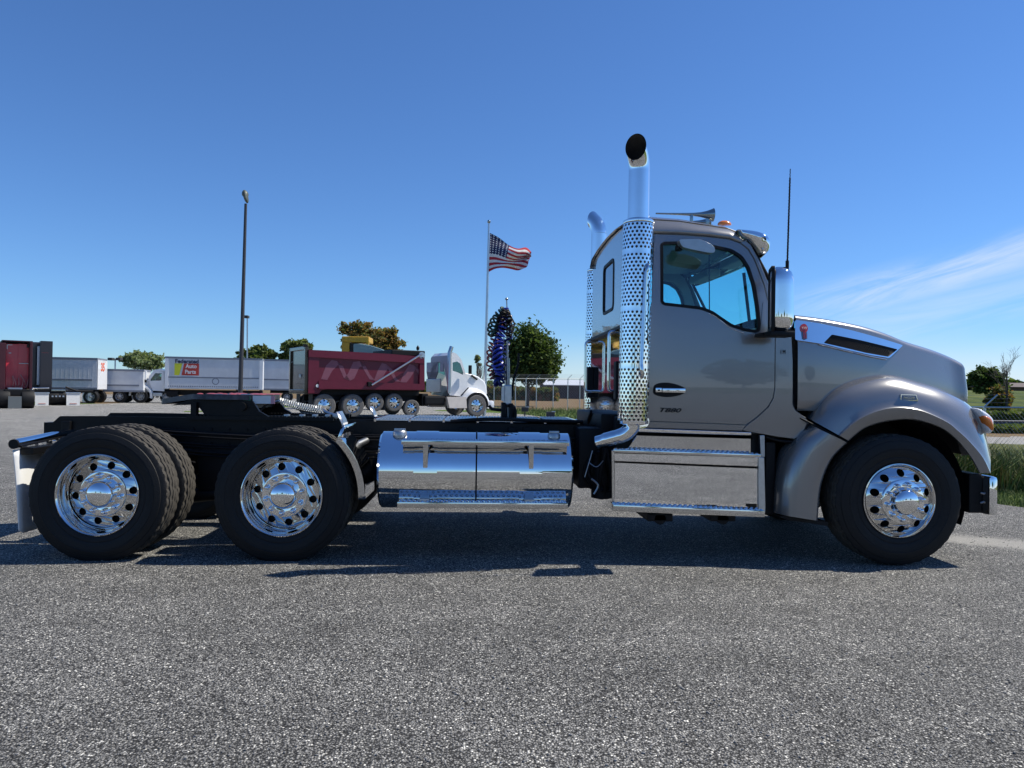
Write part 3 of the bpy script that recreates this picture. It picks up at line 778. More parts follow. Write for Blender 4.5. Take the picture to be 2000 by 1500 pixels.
# ---------------- fifth wheel
fl = P(326, 770, YC).x; fr = P(530, 776, YC).x; fz = P(430, 770, 6.45).z
fm = (fl+fr)/2; L_ = fr-fl
out_ = [(fl, -.11), (fl+.02, -.16), (fl+.22, -.30), (fl+.40, -.44), (fl+.55, -.475), (fr-.2, -.475), (fr-.04, -.40), (fr, -.30), (fr, .30), (fr-.04, .40), (fr-.2, .475), (fl+.55, .475), (fl+.40, .44), (fl+.22, .30), (fl+.02, .16), (fl, .11), (fl+.28, .045), (fl+.50, .035), (fl+.56, .0), (fl+.50, -.035), (fl+.28, -.045)]
bm = BM(); sub = BM(); poly(sub, [rnd(out_, .03, 3)], 0, .045)
fw_rail = (.44, .45)
for v in sub.verts:
    x, y, z = v.co; lead = max(0, (fl+.40-x)/.40); v.co = Vector((x, YC+z, fz-y-.055*lead**1.2+.014*math.cos((x-fl)*9)*0))
for f in sub.faces: f.material_index = 0
bmesh.ops.recalc_face_normals(sub, faces=sub.faces[:])
me = bpy.data.meshes.new('t'); sub.to_mesh(me); sub.free(); bm.from_mesh(me)
five = obj('fifth_wheel', bm, [mat('greasy_steel', (.05, .055, .075), .8, .32, .5, 9, .15, 40)], T, smooth=30); bevel(five, .008)
bm = BM()   # skirts and webs under the plate
for s in (-1, 1):
    y0 = YC+s*.40; pr_ = [(fl+.40, fz-.04), (fr-.03, fz-.04), (fr-.05, fz-.10), (fl+.85, fz-.13), (fl+.62, fz-.20), (fl+.50, fz-.20), (fl+.42, fz-.09), (fl+.2, fz-.10)]
    poly(bm, [pr_], y0-.012, y0+.012)
box(bm, fl+.36, fr-.02, YC-.38, YC+.38, fz-.085, fz-.046, .005)
for k in range(4): x = fl+.42+k*.14; box(bm, x-.008, x+.008, YC-.39, YC+.39, fz-.12, fz-.05)
obj('fifth_wheel_skirt', bm, M['black'], five)
bm = BM(); px0, px1 = P(374, 800, 6.4).x, P(385, 800, 6.4).x
for s in (-1, 1):
    y0 = YC+s*.42
    poly(bm, [[(px0, 1.03), (px1, 1.03), (px1, fz-.07), (px0, fz-.07)]], y0-.03, y0+.03)
    poly(bm, [[(px1+.02, 1.03), (px1+.24, fz-.14), (px1+.30, fz-.05), (px1+.46, fz-.05), (px1+.52, fz-.14), (fr+.10, 1.05), (fr+.10, 1.03)]], y0-.02, y0+.02)
    lathe(bm, [(0, -.05), (.035, -.05), (.035, .05), (0, .05)], cen=(px1+.38, y0, fz-.10), seg=16)
obj('mounting_bracket', bm, M['black'], five)
bm = BM()   # grease smeared on the plate
rr = random.Random(5)
for k in range(26):
    x = fl+.42+rr.random()*.50; y = YC-.40+rr.random()*.8; w = rr.uniform(.02, .07)
    if abs(y-YC) < .06 and x < fl+.6: continue
    lathe(bm, [(w, 0), (w*.8, .004), (w*.3, .008), (0, .007)], cen=(x, y, fz), axis='Z', seg=8)
obj('grease', bm, mat('red_grease', (.30, .06, .06), 0, .35, .3, 30), five, smooth=60)['kind'] = 'stuff'
bm = BM(); q0 = P(494, 771, YC-.415).x; box(bm, q0, q0+.15, YC-.416, YC-.414, fz-.075, fz-.008); box(bm, q0-.08, q0-.02, YC-.416, YC-.414, fz-.075, fz-.01, mi=2); box(bm, q0+.151, q0+.185, YC-.416, YC-.414, fz-.075, fz-.008, mi=1)
obj('maintenance_decal', bm, [M['white'], mat('pink_print', (.62, .30, .34)), mat('green_print', (.02, .10, .06))], five)
bm = BM(); q = P(548, 783, 6.7); q2 = P(630, 800, 6.55); N_ = 320; pts = []
for k in range(N_+1):
    f = k/N_; a = f*2*PI*19; c_ = q.lerp(q2, f)+Vector((0, 0, -.012*math.sin(f*PI))); r_ = .028
    pts.append(c_+Vector((math.cos(a)*.004, math.cos(a)*r_, math.sin(a)*r_)))
tube(bm, pts, .0048, 5); o = obj('coiled_spring_hose', bm, mat('pale_hose', (.62, .63, .60), .3, .3), T, smooth=60)
bm = BM(); q = P(545, 783, 6.7); tube(bm, [q, P(520, 790, 6.7), P(505, 806, 6.7)], .012, 6); tube(bm, cr([P(630, 800, 6.55), P(640, 806, 6.5), P(660, 812, 6.45)], 4), .014, 8)
for u in (560, 590, 615, 640, 655): p = P(u, 813, 6.42); box(bm, p.x-.02, p.x+.02, 6.40, 6.46, p.z-.02, p.z+.016, .004)
obj('hose_fitting', bm, M['steel'], T, smooth=40)
# ================================================================ CAB
ZB, ZR = 1.72, 2.66
def ycab(x, z):
    t = min(max((z-ZB)/(ZR-ZB), 0), 1); b = min(max((1.15-z)/.3, 0), 1)
    return 5.800+.115*t**1.5+.010*b*b - .010*math.sin(min(max((z-1.0)/.75, 0), 1)*PI)
def zx(u, v): p = PY(u, v, ycab); return (p.x, p.z)
zl = [1.0+.05*k for k in range(34)]
door_o = [(1278, 458), (1325, 460), (1384, 464), (1424, 468.5), (1445, 476), (1460, 488), (1471, 506), (1481, 530), (1492, 560), (1499, 590), (1502, 620), (1504, 655), (1513, 657), (1512.5, 700), (1512, 757), (1509, 776), (1499, 794), (1478, 813), (1456, 829), (1400, 826.5), (1330, 824), (1260, 821.5), (1264, 760), (1270, 640)]
win_o = [(1290, 477), (1297, 473), (1325, 472.5), (1360, 475), (1393, 479.5), (1428, 487), (1449, 500), (1463, 522), (1474, 556), (1481, 598), (1484, 630), (1484.5, 643), (1479, 650), (1455, 646.5), (1428, 638), (1407, 624), (1390, 612), (1369, 604), (1331, 599.5), (1296, 595.5), (1290.5, 590)]
dl = cr(door_o[:14], 3)+cr(door_o[14:], 1) if False else door_o
DO = [zx(*p) for p in rnd(door_o, 3, 3)]; WO = [zx(*p) for p in rnd(win_o, 6, 4)]
xl = [DO[0][0]-.3+.08*k for k in range(20)]
def shrink(pts, d):
    cx = sum(p[0] for p in pts)/len(pts); o = []; N = len(pts); ar = sum(pts[i-1][0]*pts[i][1]-pts[i][0]*pts[i-1][1] for i in range(N))
    sg = 1 if ar > 0 else -1
    for i in range(N):
        a, b_, c = Vector(pts[i-1]), Vector(pts[i]), Vector(pts[(i+1) % N]); n1 = (b_-a); n2 = (c-b_)
        n = Vector((0, 0))
        for q in (n1, n2):
            if q.length > 1e-9: q = q.normalized(); n += Vector((-q.y, q.x))
        if n.length > 1e-9: n = n.normalized()
        o.append((b_.x+n.x*d*sg, b_.y+n.y*d*sg))
    return o
bm = BM(); poly(bm, [DO, shrink(WO, -.004)], -.004, .020, yfun=ycab, zcuts=zl, xcuts=xl)
door = obj('door', bm, M['paint'], T, smooth=25); bevel(door, .005, 2, 50)
bm = BM(); poly(bm, [shrink(WO, -.003), shrink(WO, .020)], -.009, .022, yfun=ycab, zcuts=zl); wf = obj('window_frame', bm, M['blackm'], door, smooth=30)
bm = BM(); poly(bm, [shrink(WO, .018)], .006, .010, yfun=ycab, zcuts=zl); wg = obj('window_pane', bm, M['glass'], door, smooth=30)
fdoor = mirror_obj(door); mirror_obj(wf, fdoor); mirror_obj(wg, fdoor)
# bright trim line under the curved part of the window
bm = BM(); tr = [PY(u, v, ycab) for u, v in cr([(1384, 612), (1396, 617), (1410, 628), (1430, 642), (1452, 650)], 4)]
tube(bm, [p+Vector((0, -.004, 0)) for p in tr], .0035, 6); obj('door_trim', bm, M['chrome'], door, smooth=60)
# vent window divider bar
a = PY(1386, 476, ycab); b_ = PY(1386.5, 610, ycab)
bm = BM(); tube(bm, [a+Vector((0, .012, 0)), b_+Vector((0, .012, 0))], .0045, 6); obj('window_divider', bm, M['blackm'], door)
# door handle: oval recess with a chrome bar and lock
hc = PY(1306.5, 762.5, ycab); s_ = 252.0
bm = BM(); oo = [(hc.x+(u-1307)/s_, hc.z-(v-763)/s_) for u, v in cr([(1275, 763), (1278, 752.5), (1292, 748), (1308, 748), (1325, 752), (1338, 757.5), (1340.5, 763), (1336, 769), (1322, 774), (1304, 776.5), (1286, 774.5), (1276, 770)], 3, True)]
poly(bm, [oo], -.0085, -.0005, yfun=ycab); rec = obj('handle_recess', bm, M['blackm'], door); bevel(rec, .003)
bm = BM(); bx_ = lambda u0, v0, u1, v1, y0, y1: box(bm, hc.x+(u0-1307)/s_, hc.x+(u1-1307)/s_, hc.y+y0, hc.y+y1, hc.z-(v1-763)/s_, hc.z-(v0-763)/s_, .006)
bx_(1278.5, 758, 1291, 767, -.030, -.012); bx_(1291.6, 758.6, 1338, 767.4, -.038, -.018)
h = obj('door_handle', bm, M['chrome'], door, smooth=40)
bm = BM(); lathe(bm, [(0, -.034), (.007, -.033), (.009, -.026)], cen=(hc.x-22/s_, hc.y, hc.z+.0), seg=14); obj('lock', bm, M['blackm'], door)
tp = PY(1306, 801.5, ycab)
put_text('model_badge', 'T880', .047, (tp.x, tp.y-.0085, tp.z), M['blackm'], door, wide=1.78, ext=.003, shear=.35, roll=-.012, offset=.0008)
mirror_obj(rec, fdoor); mirror_obj(h, fdoor)
# skin pieces round the door
def skin(name, loops, y0=-.003, y1=.018, m='paint', par=None, zc=True):
    bm = BM(); poly(bm, [[zx(*p) for p in lp] for lp in loops], y0, y1, yfun=ycab, zcuts=zl if zc else None); o = obj(name, bm, M[m], par or T, smooth=25); bevel(o, .004, 2, 50); return o
cowl = skin('cowl_panel', [rnd([(1514.5, 657), (1545, 652), (1547.5, 700), (1547.5, 790), (1553, 802), (1572, 815), (1580, 826), (1562, 850), (1552, 857), (1520, 853), (1458, 842), (1450, 840), (1459, 831), (1480, 815), (1501, 795.5), (1511, 777), (1514, 757), (1514.5, 700)], 2, 2)])
sill = skin('door_sill', [[(1250, 823), (1330, 825.8), (1457, 830.5), (1449, 841), (1350, 838), (1248, 834.5)]], .0, .02)
strip = skin('sill_trim', [[(1248, 836.5), (1350, 840), (1466, 844.5), (1466, 850), (1350, 847), (1246, 843)]], -.014, .01, 'chrome')
rearp = skin('cab_corner_panel', [[(1268, 443.5), (1276.5, 443.5), (1276.5, 457.5), (1268, 640), (1262, 760), (1258, 821), (1238, 820.5), (1243, 640)]], -.003, .018)
mb = skin('mirror_bracket', [rnd([(1471, 651.5), (1484, 647), (1489, 590), (1499, 585), (1504, 590), (1509, 655), (1497, 662), (1474, 661)], 3, 2)], -.012, .0)
pil = skin('windscreen_pillar', [[(1446, 474), (1456, 470), (1466, 478), (1478, 500), (1492, 532), (1505, 566), (1514, 600), (1518, 640), (1518, 655), (1506, 655), (1504, 620), (1501, 590), (1494, 559), (1483, 528), (1473, 504), (1462, 486)]], -.002, .03)
for o in (cowl, sill, strip, rearp, mb, pil): mirror_obj(o)
nb = PY(1529, 688, ycab); put_text('engine_badge', 'I M', .052, (nb.x, nb.y-.0065, nb.z), M['dark'], cowl, wide=.62, ext=.0015)
# inner shell (dark), floor and fire wall
XB = (.105+.05)*7.9      # back of cab
XBk = XB
door_pts = [zx(*p) for p in door_o]
sh = [zx(1268, 446), zx(1330, 450), zx(1400, 455), zx(1440, 462), zx(1462, 478), zx(1480, 510), zx(1500, 560), zx(1516, 620), zx(1546, 655), zx(1546, 800), zx(1560, 845), zx(1450, 838), zx(1250, 832)]
bm = BM(); poly(bm, [sh, shrink(WO, -.006)], .021, .065, yfun=ycab, zcuts=zl[::2]); o = obj('cab_shell', bm, M['intr'], T, smooth=30); mirror_obj(o)
# roof: sections across the cab from the near drip rail over the crown to the far one
roof_top = [(1222, 436), (1250, 424), (1277, 421), (1336, 425), (1391, 434.5), (1422, 441), (1441, 448)]
roof_low = [(1222, 452), (1250, 454), (1277, 455.5), (1330, 457), (1385, 461), (1425, 466), (1443, 473)]
def roof_section(i):
    lo = PY(*roof_low[i], ycab); tp = P(*roof_top[i], 6.02); y0 = ycab(lo.x, lo.z)-.006; x = lo.x; zt, z0 = tp.z, lo.z
    half = [(y0+.012, z0), (y0, z0+.006), (y0+.002, z0+.03), (y0+.030, z0+(zt-z0)*.45), (y0+.070, z0+(zt-z0)*.75), (y0+.13, z0+(zt-z0)*.94), (y0+.2, zt), (y0+.45, zt+.022), (y0+.75, zt+.033)]
    pts = [(x, y, z) for y, z in half]+[(x, YC, zt+.036)]+[(x, far(y), z) for y, z in reversed(half)]
    return pts
bm = BM(); rows = [roof_section(i) for i in range(7)]
# header: the roof rolls down to the top of the windscreen
f0 = rows[-1]; ws_top = P(1462, 474, 5.95)
rows.append([(x+.05, y+(.02 if y < YC else -.02), z0 if j in (0, 18) else min(z, z-.35*(z-f0[0][2])) ) for j, ((x, y, z), z0) in enumerate(zip(f0, [f0[0][2]-.02]*19))])
rows.append([(x+.085, y+(.04 if y < YC else -.04), f0[0][2]-.035+.02*math.sin(PI*j/18)) for j, (x, y, z) in enumerate(f0)])
rr_ = rows[0]; rows.insert(0, [(XBk+.03, y, z) for x, y, z in rr_]); rows.insert(0, [(XBk+.004, y+(.012 if y < YC else -.012), z-.012) for x, y, z in rr_])
grid(bm, rows); fixn(bm); roof = obj('roof', bm, M['paint'], T, smooth=70)
bm = BM(); c0 = [tuple(Vector(rows[i][4])+Vector((0, -.003, 0))) for i in range(2, 9)]; tube(bm, c0, .003, 5); obj('roof_crease', bm, M['paint'], roof)
# back wall with its window, rounded rear corners
bz0, bz1 = 1.02, PY(*roof_low[0], ycab).z+.01
yn = 5.90
wa = P(1197, 500, 6.3); 
w_y0, w_y1 = None, None
def y_on_back(u, v):       # depth where the view ray meets the plane x = XB
    d = ray(u, v); t = XB/d.x; return d.y*t, CAM.z+d.z*t
yA, zA = y_on_back(1199, 505); yB, zB = y_on_back(1163, 519); yC_, zC = y_on_back(1196, 604)
def back_poly(bm, loops, x0, x1, mi=0):
    s = BM(); poly(s, loops, 0, 1)
    for v in s.verts: v.co = Vector((x0+(x1-x0)*v.co.y, v.co.x, v.co.z))
    bmesh.ops.recalc_face_normals(s, faces=s.faces[:])
    for f in s.faces: f.material_index = mi
    me = bpy.data.meshes.new('t'); s.to_mesh(me); s.free(); bm.from_mesh(me); bpy.data.meshes.remove(me)
wy0, wy1, wz1, wz0 = yA, far(yA)+0.0, zA, zC
wloop = rnd([(wy0, wz0), (wy1, wz0), (wy1, wz1), (wy0, wz1)], .07, 5)
bm = BM(); rs0 = roof_section(0); back_poly(bm, [[(yn, bz0), (far(yn), bz0)]+[(min(max(y, yn), far(yn)), z-.012) for x, y, z in reversed(rs0)], wloop], XB, XB+.03)
for s in (0, 1):   # corners
    rows_ = []
    for k in range(9):
        a = PI/2*k/8; col = []
        for z in [bz0+(bz1-bz0)*q/12 for q in range(13)]:
            yy = ycab(0, z)+.02; cx_, cy_ = XB+.10, yy+.10*1.0
            x = cx_-math.sin(a)*.10*1.0 if False else XB+.10*(1-math.sin(a)); y = yn+(yy-yn)*(1-math.cos(a)) if False else yy+(yn-yy)*math.sin(a)**1
            y = yy+(yn+.01-yy)*(1-math.cos(a)); x = XB+.10*(1-math.sin(a)) 
            col.append((x, y if not s else far(y), z))
        rows_.append(col)
    grid(bm, rows_)
fixn(bm); back = obj('cab_back', bm, M['paint'], T, smooth=40)
bm = BM(); back_poly(bm, [shrink(wloop, -.012), shrink(wloop, .016)], XB-.006, XB+.03); obj('window_seal', bm, M['blackm'], back)
bm = BM(); back_poly(bm, [shrink(wloop, .014)], XB+.006, XB+.011); obj('rear_window', bm, M['privacy'], back)
# chrome plate on the lower back wall with black hoses and grab bars
yq, zq = y_on_back(1213, 642); yq2, zq2 = y_on_back(1152, 655); _, zq3 = y_on_back(1200, 806)
bm = BM(); back_poly(bm, [rnd([(yn+.02, zq3), (far(yn)-.02, zq3), (far(yn)-.02, zq), (yn+.02, zq)], .02)], XB-.012, XB-.003); obj('back_plate', bm, M['chrome'], back)
bm = BM(); back_poly(bm, [rnd([(yn+.0, zq-.012), (far(yn), zq-.012), (far(yn), zq+.012), (yn+.0, zq+.012)], .004)], XB-.05, XB-.012); obj('light_bar', bm, M['blackm'], back)
for yy in (6.18, 7.50):
    bm = BM(); zz0 = y_on_back(1196, 764)[1]; zz1 = zq-.03
    tube(bm, cr([(XB-.01, yy, zz1), (XB-.09, yy, zz1), (XB-.105, yy, zz1-.04)], 3)+cr([(XB-.105, yy, zz1-.1), (XB-.105, yy, zz0+.1)], 3)+cr([(XB-.105, yy, zz0+.04), (XB-.09, yy, zz0), (XB-.01, yy, zz0)], 3), .014, 10); obj('grab_bar', bm, M['alu'], back, smooth=50)
bm = BM()
for yy in (6.10, 7.62): box(bm, XB-.07, XB-.012, yy-.05, yy+.05, zq3+.12, zq-.28, .01)
obj('back_duct', bm, M['blackm'], back)
bm = BM(); box(bm, XB, XB+1.35, 5.86, far(5.86), .98, 1.03); box(bm, XB+1.15, XB+1.25, 5.9, far(5.9), .95, 1.62); obj('cab_floor', bm, M['dark'], T)
bm = BM(); rr = random.Random(8)
for k in range(7):
    u = 1150+rr.random()*55; a = P(u, 800+rr.random()*15, 6.5+rr.random()*.8); b_ = P(u-10+rr.random()*30, 835+rr.random()*20, 6.4+rr.random()*.6)
    tube(bm, cr([a, a.lerp(b_, .4)+Vector((rr.uniform(-.08, .08), 0, 0)), b_], 5), .014, 6)
q = P(1165, 812, 6.9); box(bm, XB-.18, XB+.05, 6.1, 7.55, .98, 1.12, .02); box(bm, XB-.08, XB+.3, 5.98, 6.5, .80, 1.10, .02)
obj('cab_mount', bm, M['blackm'], T, smooth=40)
# ---------------- windscreen
wt = [P(1458, 475, 5.95), P(1541, 622, 5.93)]
bm = BM(); rows_ = []
for k in range(13):
    f = k/12; bow = .17*(1-(2*f-1)**2); y = 5.93+(far(5.93)-5.93)*f
    rows_.append([(wt[0].x+.02+bow*.8+(wt[1].x-wt[0].x-.02+.0)*s, y+(.03*(1-s) if f < .5 else -.03*(1-s)), wt[0].z+(wt[1].z-wt[0].z)*s+.02) for s in (0, .25, .5, .75, 1)])
grid(bm, rows_); fixn(bm); ws = obj('windscreen', bm, M['glass'], T, smooth=80)
bm = BM(); tube(bm, [rows_[0][0], rows_[0][2], rows_[0][4]], .016, 8); tube(bm, [rows_[12][0], rows_[12][2], rows_[12][4]], .016, 8); tube(bm, [r[0] for r in rows_], .015, 8); tube(bm, [r[4] for r in rows_], .015, 8); obj('windscreen_seal', bm, M['blackm'], T, smooth=60)
bm = BM()   # bright pillar skin in front of the door, mirrored
pts = [PY(u, v, lambda x, z: 5.93) for u, v in ((1455, 470), (1466, 484), (1480, 510), (1500, 560), (1518, 612), (1524, 650))]
prs = [PY(u, v, lambda x, z: 5.84+.10*max(0, (z-ZB)/(ZR-ZB))) for u, v in ((1449, 473), (1462, 488), (1476, 514), (1494, 560), (1507, 605), (1514, 650))]
grid(bm, [[p for p in prs], [a.lerp(b_, .6)+Vector((.006, -.018, .006)) for a, b_ in zip(prs, pts)], [p+Vector((.012, 0, 0)) for p in pts]])
o = obj('pillar_skin', bm, M['paint'], T, smooth=70); solid(o, .006, 0); mirror_obj(o)
# ---------------- interior
bm = BM(); hl = roof_section(0)
box(bm, XB+.05, XB+1.06, 6.0, far(6.0), 2.54, 2.58, .02); obj('headliner', bm, M['intr'], T)
bm = BM(); box(bm, XB+.04, XB+.08, 5.95, far(5.95), 1.05, 1.80, .01); obj('rear_trim', bm, M['intr'], T)
dsh = [(XB+1.02, 1.62), (XB+1.06, 1.80), (XB+1.12, 1.86), (XB+1.3, 1.85), (XB+1.5, 1.78), (XB+1.5, 1.2), (XB+1.1, 1.2)]
bm = BM(); poly(bm, [rnd(dsh, .03)], 5.92, far(5.92)); box(bm, XB+.94, XB+1.05, 6.05, 6.5, 1.66, 1.78, .02); o = obj('dashboard', bm, M['dark'], T, smooth=40)
bm = BM()
sy = far(6.28); lathe(bm, [(.225, -.014), (.236, 0), (.225, .014), (.214, 0)], cen=(0, 0, 0), axis='Z', seg=36, closed=True)
for a in (0, 2.1, 4.2): tube(bm, [(0, 0, -.02), (math.cos(a)*.225, math.sin(a)*.225, 0)], .012, 8)
for v in bm.verts: v.co = Matrix.Rotation(-math.radians(38), 3, 'Y') @ v.co + Vector((XB+.82, sy, 1.68))
tube(bm, [(XB+.84, sy, 1.66), (XB+1.05, sy, 1.5)], .03, 8); obj('steering_wheel', bm, M['blackm'], T, smooth=50)
def seat_at(y):
    bm = BM(); box(bm, XB+.20, XB+.70, y-.24, y+.24, 1.22, 1.36, .05)
    box(bm, XB+.14, XB+.26, y-.23, y+.23, 1.32, 1.86, .05); box(bm, XB+.13, XB+.22, y-.13, y+.13, 1.88, 2.02, .04); box(bm, XB+.3, XB+.6, y-.15, y+.15, 1.03, 1.22, .02)
    return bm
for y in (6.3, far(6.3)): obj('seat', seat_at(y), M['seat'], T, smooth=40)
bm = BM(); tube(bm, [(XB+1.04, 6.04, 1.9), (XB+.98, 6.02, 2.3)], .014, 8); obj('inner_grab_handle', bm, M['blackm'], T)
bm = BM()
for y in (6.35, far(6.35)): box(bm, XB+.98, XB+1.12, y-.3, y+.3, 2.43, 2.50, .02)
obj('sun_flap', bm, M['intr'], T)
# ---------------- outside visor, marker lights, horns
va = P(1441, 448, 5.92); vb = P(1495, 458, 5.92); vc = P(1500, 474, 5.92)
bm = BM(); rows_ = []
Yv = [5.90+(far(5.90)-5.90)*k/16 for k in range(17)]
base = [P(u, v, 5.90) for u, v in cr([(1441, 448.5), (1462, 450), (1480, 453), (1492, 458), (1500, 466), (1503, 476), (1501, 488), (1494, 496)], 3)]
for k, y in enumerate(Yv):
    f = k/16; bow = .15*(1-(2*f-1)**2); rows_.append([(p.x+bow*(.5+.5*i/len(base)), y, p.z+.04*(1-(2*f-1)**2)) for i, p in enumerate(base)])
grid(bm, rows_); o = obj('sun_visor', bm, M['chrome'], T, smooth=60); solid(o, .005, 0)
vis = o
for yy, sg in ((5.905, 1), (far(5.905), -1)):   # end cheeks of the visor
    lp = [(p.x, p.z) for p in base]+[(lambda p: (p.x, p.z))(P(u, v, 5.90)) for u, v in ((1482, 495), (1472, 482), (1460, 468), (1447, 460))]
    mx_, mz_ = sum(p[0] for p in lp)/len(lp)+.03, sum(p[1] for p in lp)/len(lp)
    bm = BM(); grid(bm, [[(mx_+(x-mx_)*s, yy-sg*q, mz_+(z-mz_)*s) for x, z in lp] for s, q in ((1, 0), (.96, .018), (.85, .035), (.65, .048), (.4, .055), (.15, .058))], closed=True); fixn(bm); obj('visor_end', bm, M['chrome'], vis, smooth=70)
def dome_light(x, y, z, m='amber', nm='marker_light'):
    bm = BM(); sub = BM(); bmesh.ops.create_uvsphere(sub, u_segments=16, v_segments=8, radius=1)
    for v in sub.verts: v.co = Vector((v.co.x*.06, v.co.y*.032, max(v.co.z, -.1)*.036))
    me = bpy.data.meshes.new('t'); sub.to_mesh(me); sub.free(); bm.from_mesh(me)
    return obj(nm, bm, M[m], T, smooth=60, loc=(x, y, z))
mlz = P(1415, 437, 6.15)
for y in (6.15, 6.5, YC, far(6.5), far(6.15)): dome_light(mlz.x, y, P(1415, 439, 6.15).z+.03*(1-abs(y-YC)/.7), 'amber')
for hy, sc, dx in ((6.22, 1.0, 0.0), (6.50, .86, .06)):
    q0 = P(1281, 415.5, 6.22); q1 = P(1393, 417, 6.22); ln = q1.x-q0.x
    bm = BM(); prof = [(.007, 0), (.008, .2), (.011, .45), (.015, .66), (.022, .78), (.033, .87), (.046, .945), (.056, .985), (.060, 1.0), (.055, .985), (.03, .86), (.012, .7)]
    lathe(bm, [(r*.95*sc, q1.x-(1-t)*ln*sc+dx) for r, t in prof], cen=(0, hy+(.0 if sc == 1 else 0), q0.z-.006), axis='X', seg=28)
    x = q0.x+ln*.62; box(bm, x-.012, x+.012, hy-.012, hy+.012, q0.z-.085, q0.z, .003); x = q0.x+ln*.9; box(bm, x-.012, x+.012, hy-.012, hy+.012, q0.z-.10, q0.z-.02, .003)
    obj('air_horn', bm, M['hornm'], T, smooth=45)
# ---------------- mirrors
def mirror_shell(cx, cy, z0, z1, wx, wy):
    rows_ = []
    for i in range(15):
        f = i/14; z = z0+(z1-z0)*f; e = 1-abs(2*f-1)**8*.45; s = 1-.06*f
        rows_.append([(cx-.02+wx*e*s*(max(math.cos(a), -.30)), cy+wy*e*math.copysign(abs(math.sin(a))**.8, math.sin(a)), z) for a in [2*PI*k/28 for k in range(28)]])
    bm = BM(); grid(bm, rows_, closed=True)
    bm.verts.ensure_lookup_table()
    bm.faces.new([bm.verts[k] for k in range(28)]); bm.faces.new([bm.verts[14*28+k] for k in range(27, -1, -1)])
    return fixn(bm)
mt = P(1530, 523, 5.56); mbm = P(1530, 650, 5.56); mw = P(1549, 600, 5.56).x-P(1512, 600, 5.56).x
cxm = P(1524, 600, 5.56).x
mz0 = mbm.z+.012
mir = obj('mirror', mirror_shell(cxm, 5.57, mz0, mt.z, .125, .100), M['chrome'], T, smooth=50)
xg = cxm-.02-.130*.30-.002
bm = BM(); s = BM(); poly(s, [rnd([(5.475, mz0+.02), (5.665, mz0+.02), (5.665, mt.z-.02), (5.475, mt.z-.02)], .03)], 0, .006)
for v in s.verts: v.co = Vector((xg-v.co.y, v.co.x, v.co.z))
bmesh.ops.recalc_face_normals(s, faces=s.faces[:]); mg = obj('mirror_glass', s, M['chrome'], mir)
s = BM(); poly(s, [rnd([(5.458, mz0-.012), (5.684, mz0-.012), (5.684, mt.z+.004), (5.458, mt.z+.004)], .03), rnd([(5.48, mz0+.025), (5.66, mz0+.025), (5.66, mt.z-.025), (5.48, mt.z-.025)], .03)], 0, .022)
for v in s.verts: v.co = Vector((xg-.012+v.co.y, v.co.x, v.co.z))
bmesh.ops.recalc_face_normals(s, faces=s.faces[:]); mf = obj('mirror_frame', s, M['blackm'], mir, smooth=30); bevel(mf, .006)
bm = BM(); box(bm, cxm-.10, cxm+.09, 5.49, 5.66, mz0-.045, mz0-.002, .012); box(bm, cxm-.11, cxm+.0, 5.62, 5.82, mz0-.035, mz0-.005, .010); ma = obj('mirror_arm', bm, M['blackm'], mir, smooth=40)
RM = Matrix.Translation((cxm, 5.57, 0)) @ Matrix.Rotation(-math.radians(15), 4, 'Z') @ Matrix.Translation((-cxm, -5.57, 0))
for o in (mir, mg, mf):
    for v in o.data.vertices: v.co = RM @ v.co
fm_ = mirror_obj(mir); mirror_obj(mg, fm_); mirror_obj(mf, fm_); mirror_obj(ma, fm_)
at, ab = P(1543.5, 330, 5.57), P(1537.5, 522, 5.57)
bm = BM(); tube(bm, [ab-Vector((0, 0, .02)), ab+Vector((0, 0, .05))], .014, 8); n = 90; pts = []
for k in range(n+1): f = k/n; pts.append(ab.lerp(at, f)+Vector((.0012*math.cos(k*2.1), .0012*math.sin(k*2.1), 0)))
tube(bm, pts[:int(n*.93)], [.0062+.0012*(i%2) for i in range(len(pts[:int(n*.93)]))], 6); tube(bm, pts[int(n*.92):], .0035, 6); obj('antenna', bm, M['blackm'], T, smooth=60)
q = P(1355, 483, 5.72); bm = BM()    # look-down mirror over the door window
lp = [(lambda p: (p.x, p.z))(P(u, v, 5.72)) for u, v in cr([(1323, 472), (1335, 470.5), (1352, 470), (1366, 471.5), (1384, 480), (1391, 487), (1391, 494), (1384, 496.5), (1360, 492.5), (1336, 487), (1328, 483)], 3, True)]
poly(bm, [lp], 5.66, 5.74); o = obj('look_down_mirror', bm, M['steel'], T, smooth=50); bevel(o, .02, 4); 
bm = BM(); box(bm, P(1326, 480, 5.72).x, P(1338, 480, 5.72).x, 5.72, 5.84, P(1330, 486, 5.72).z, P(1330, 474, 5.72).z, .008); obj('mirror_foot', bm, M['blackm'], o)
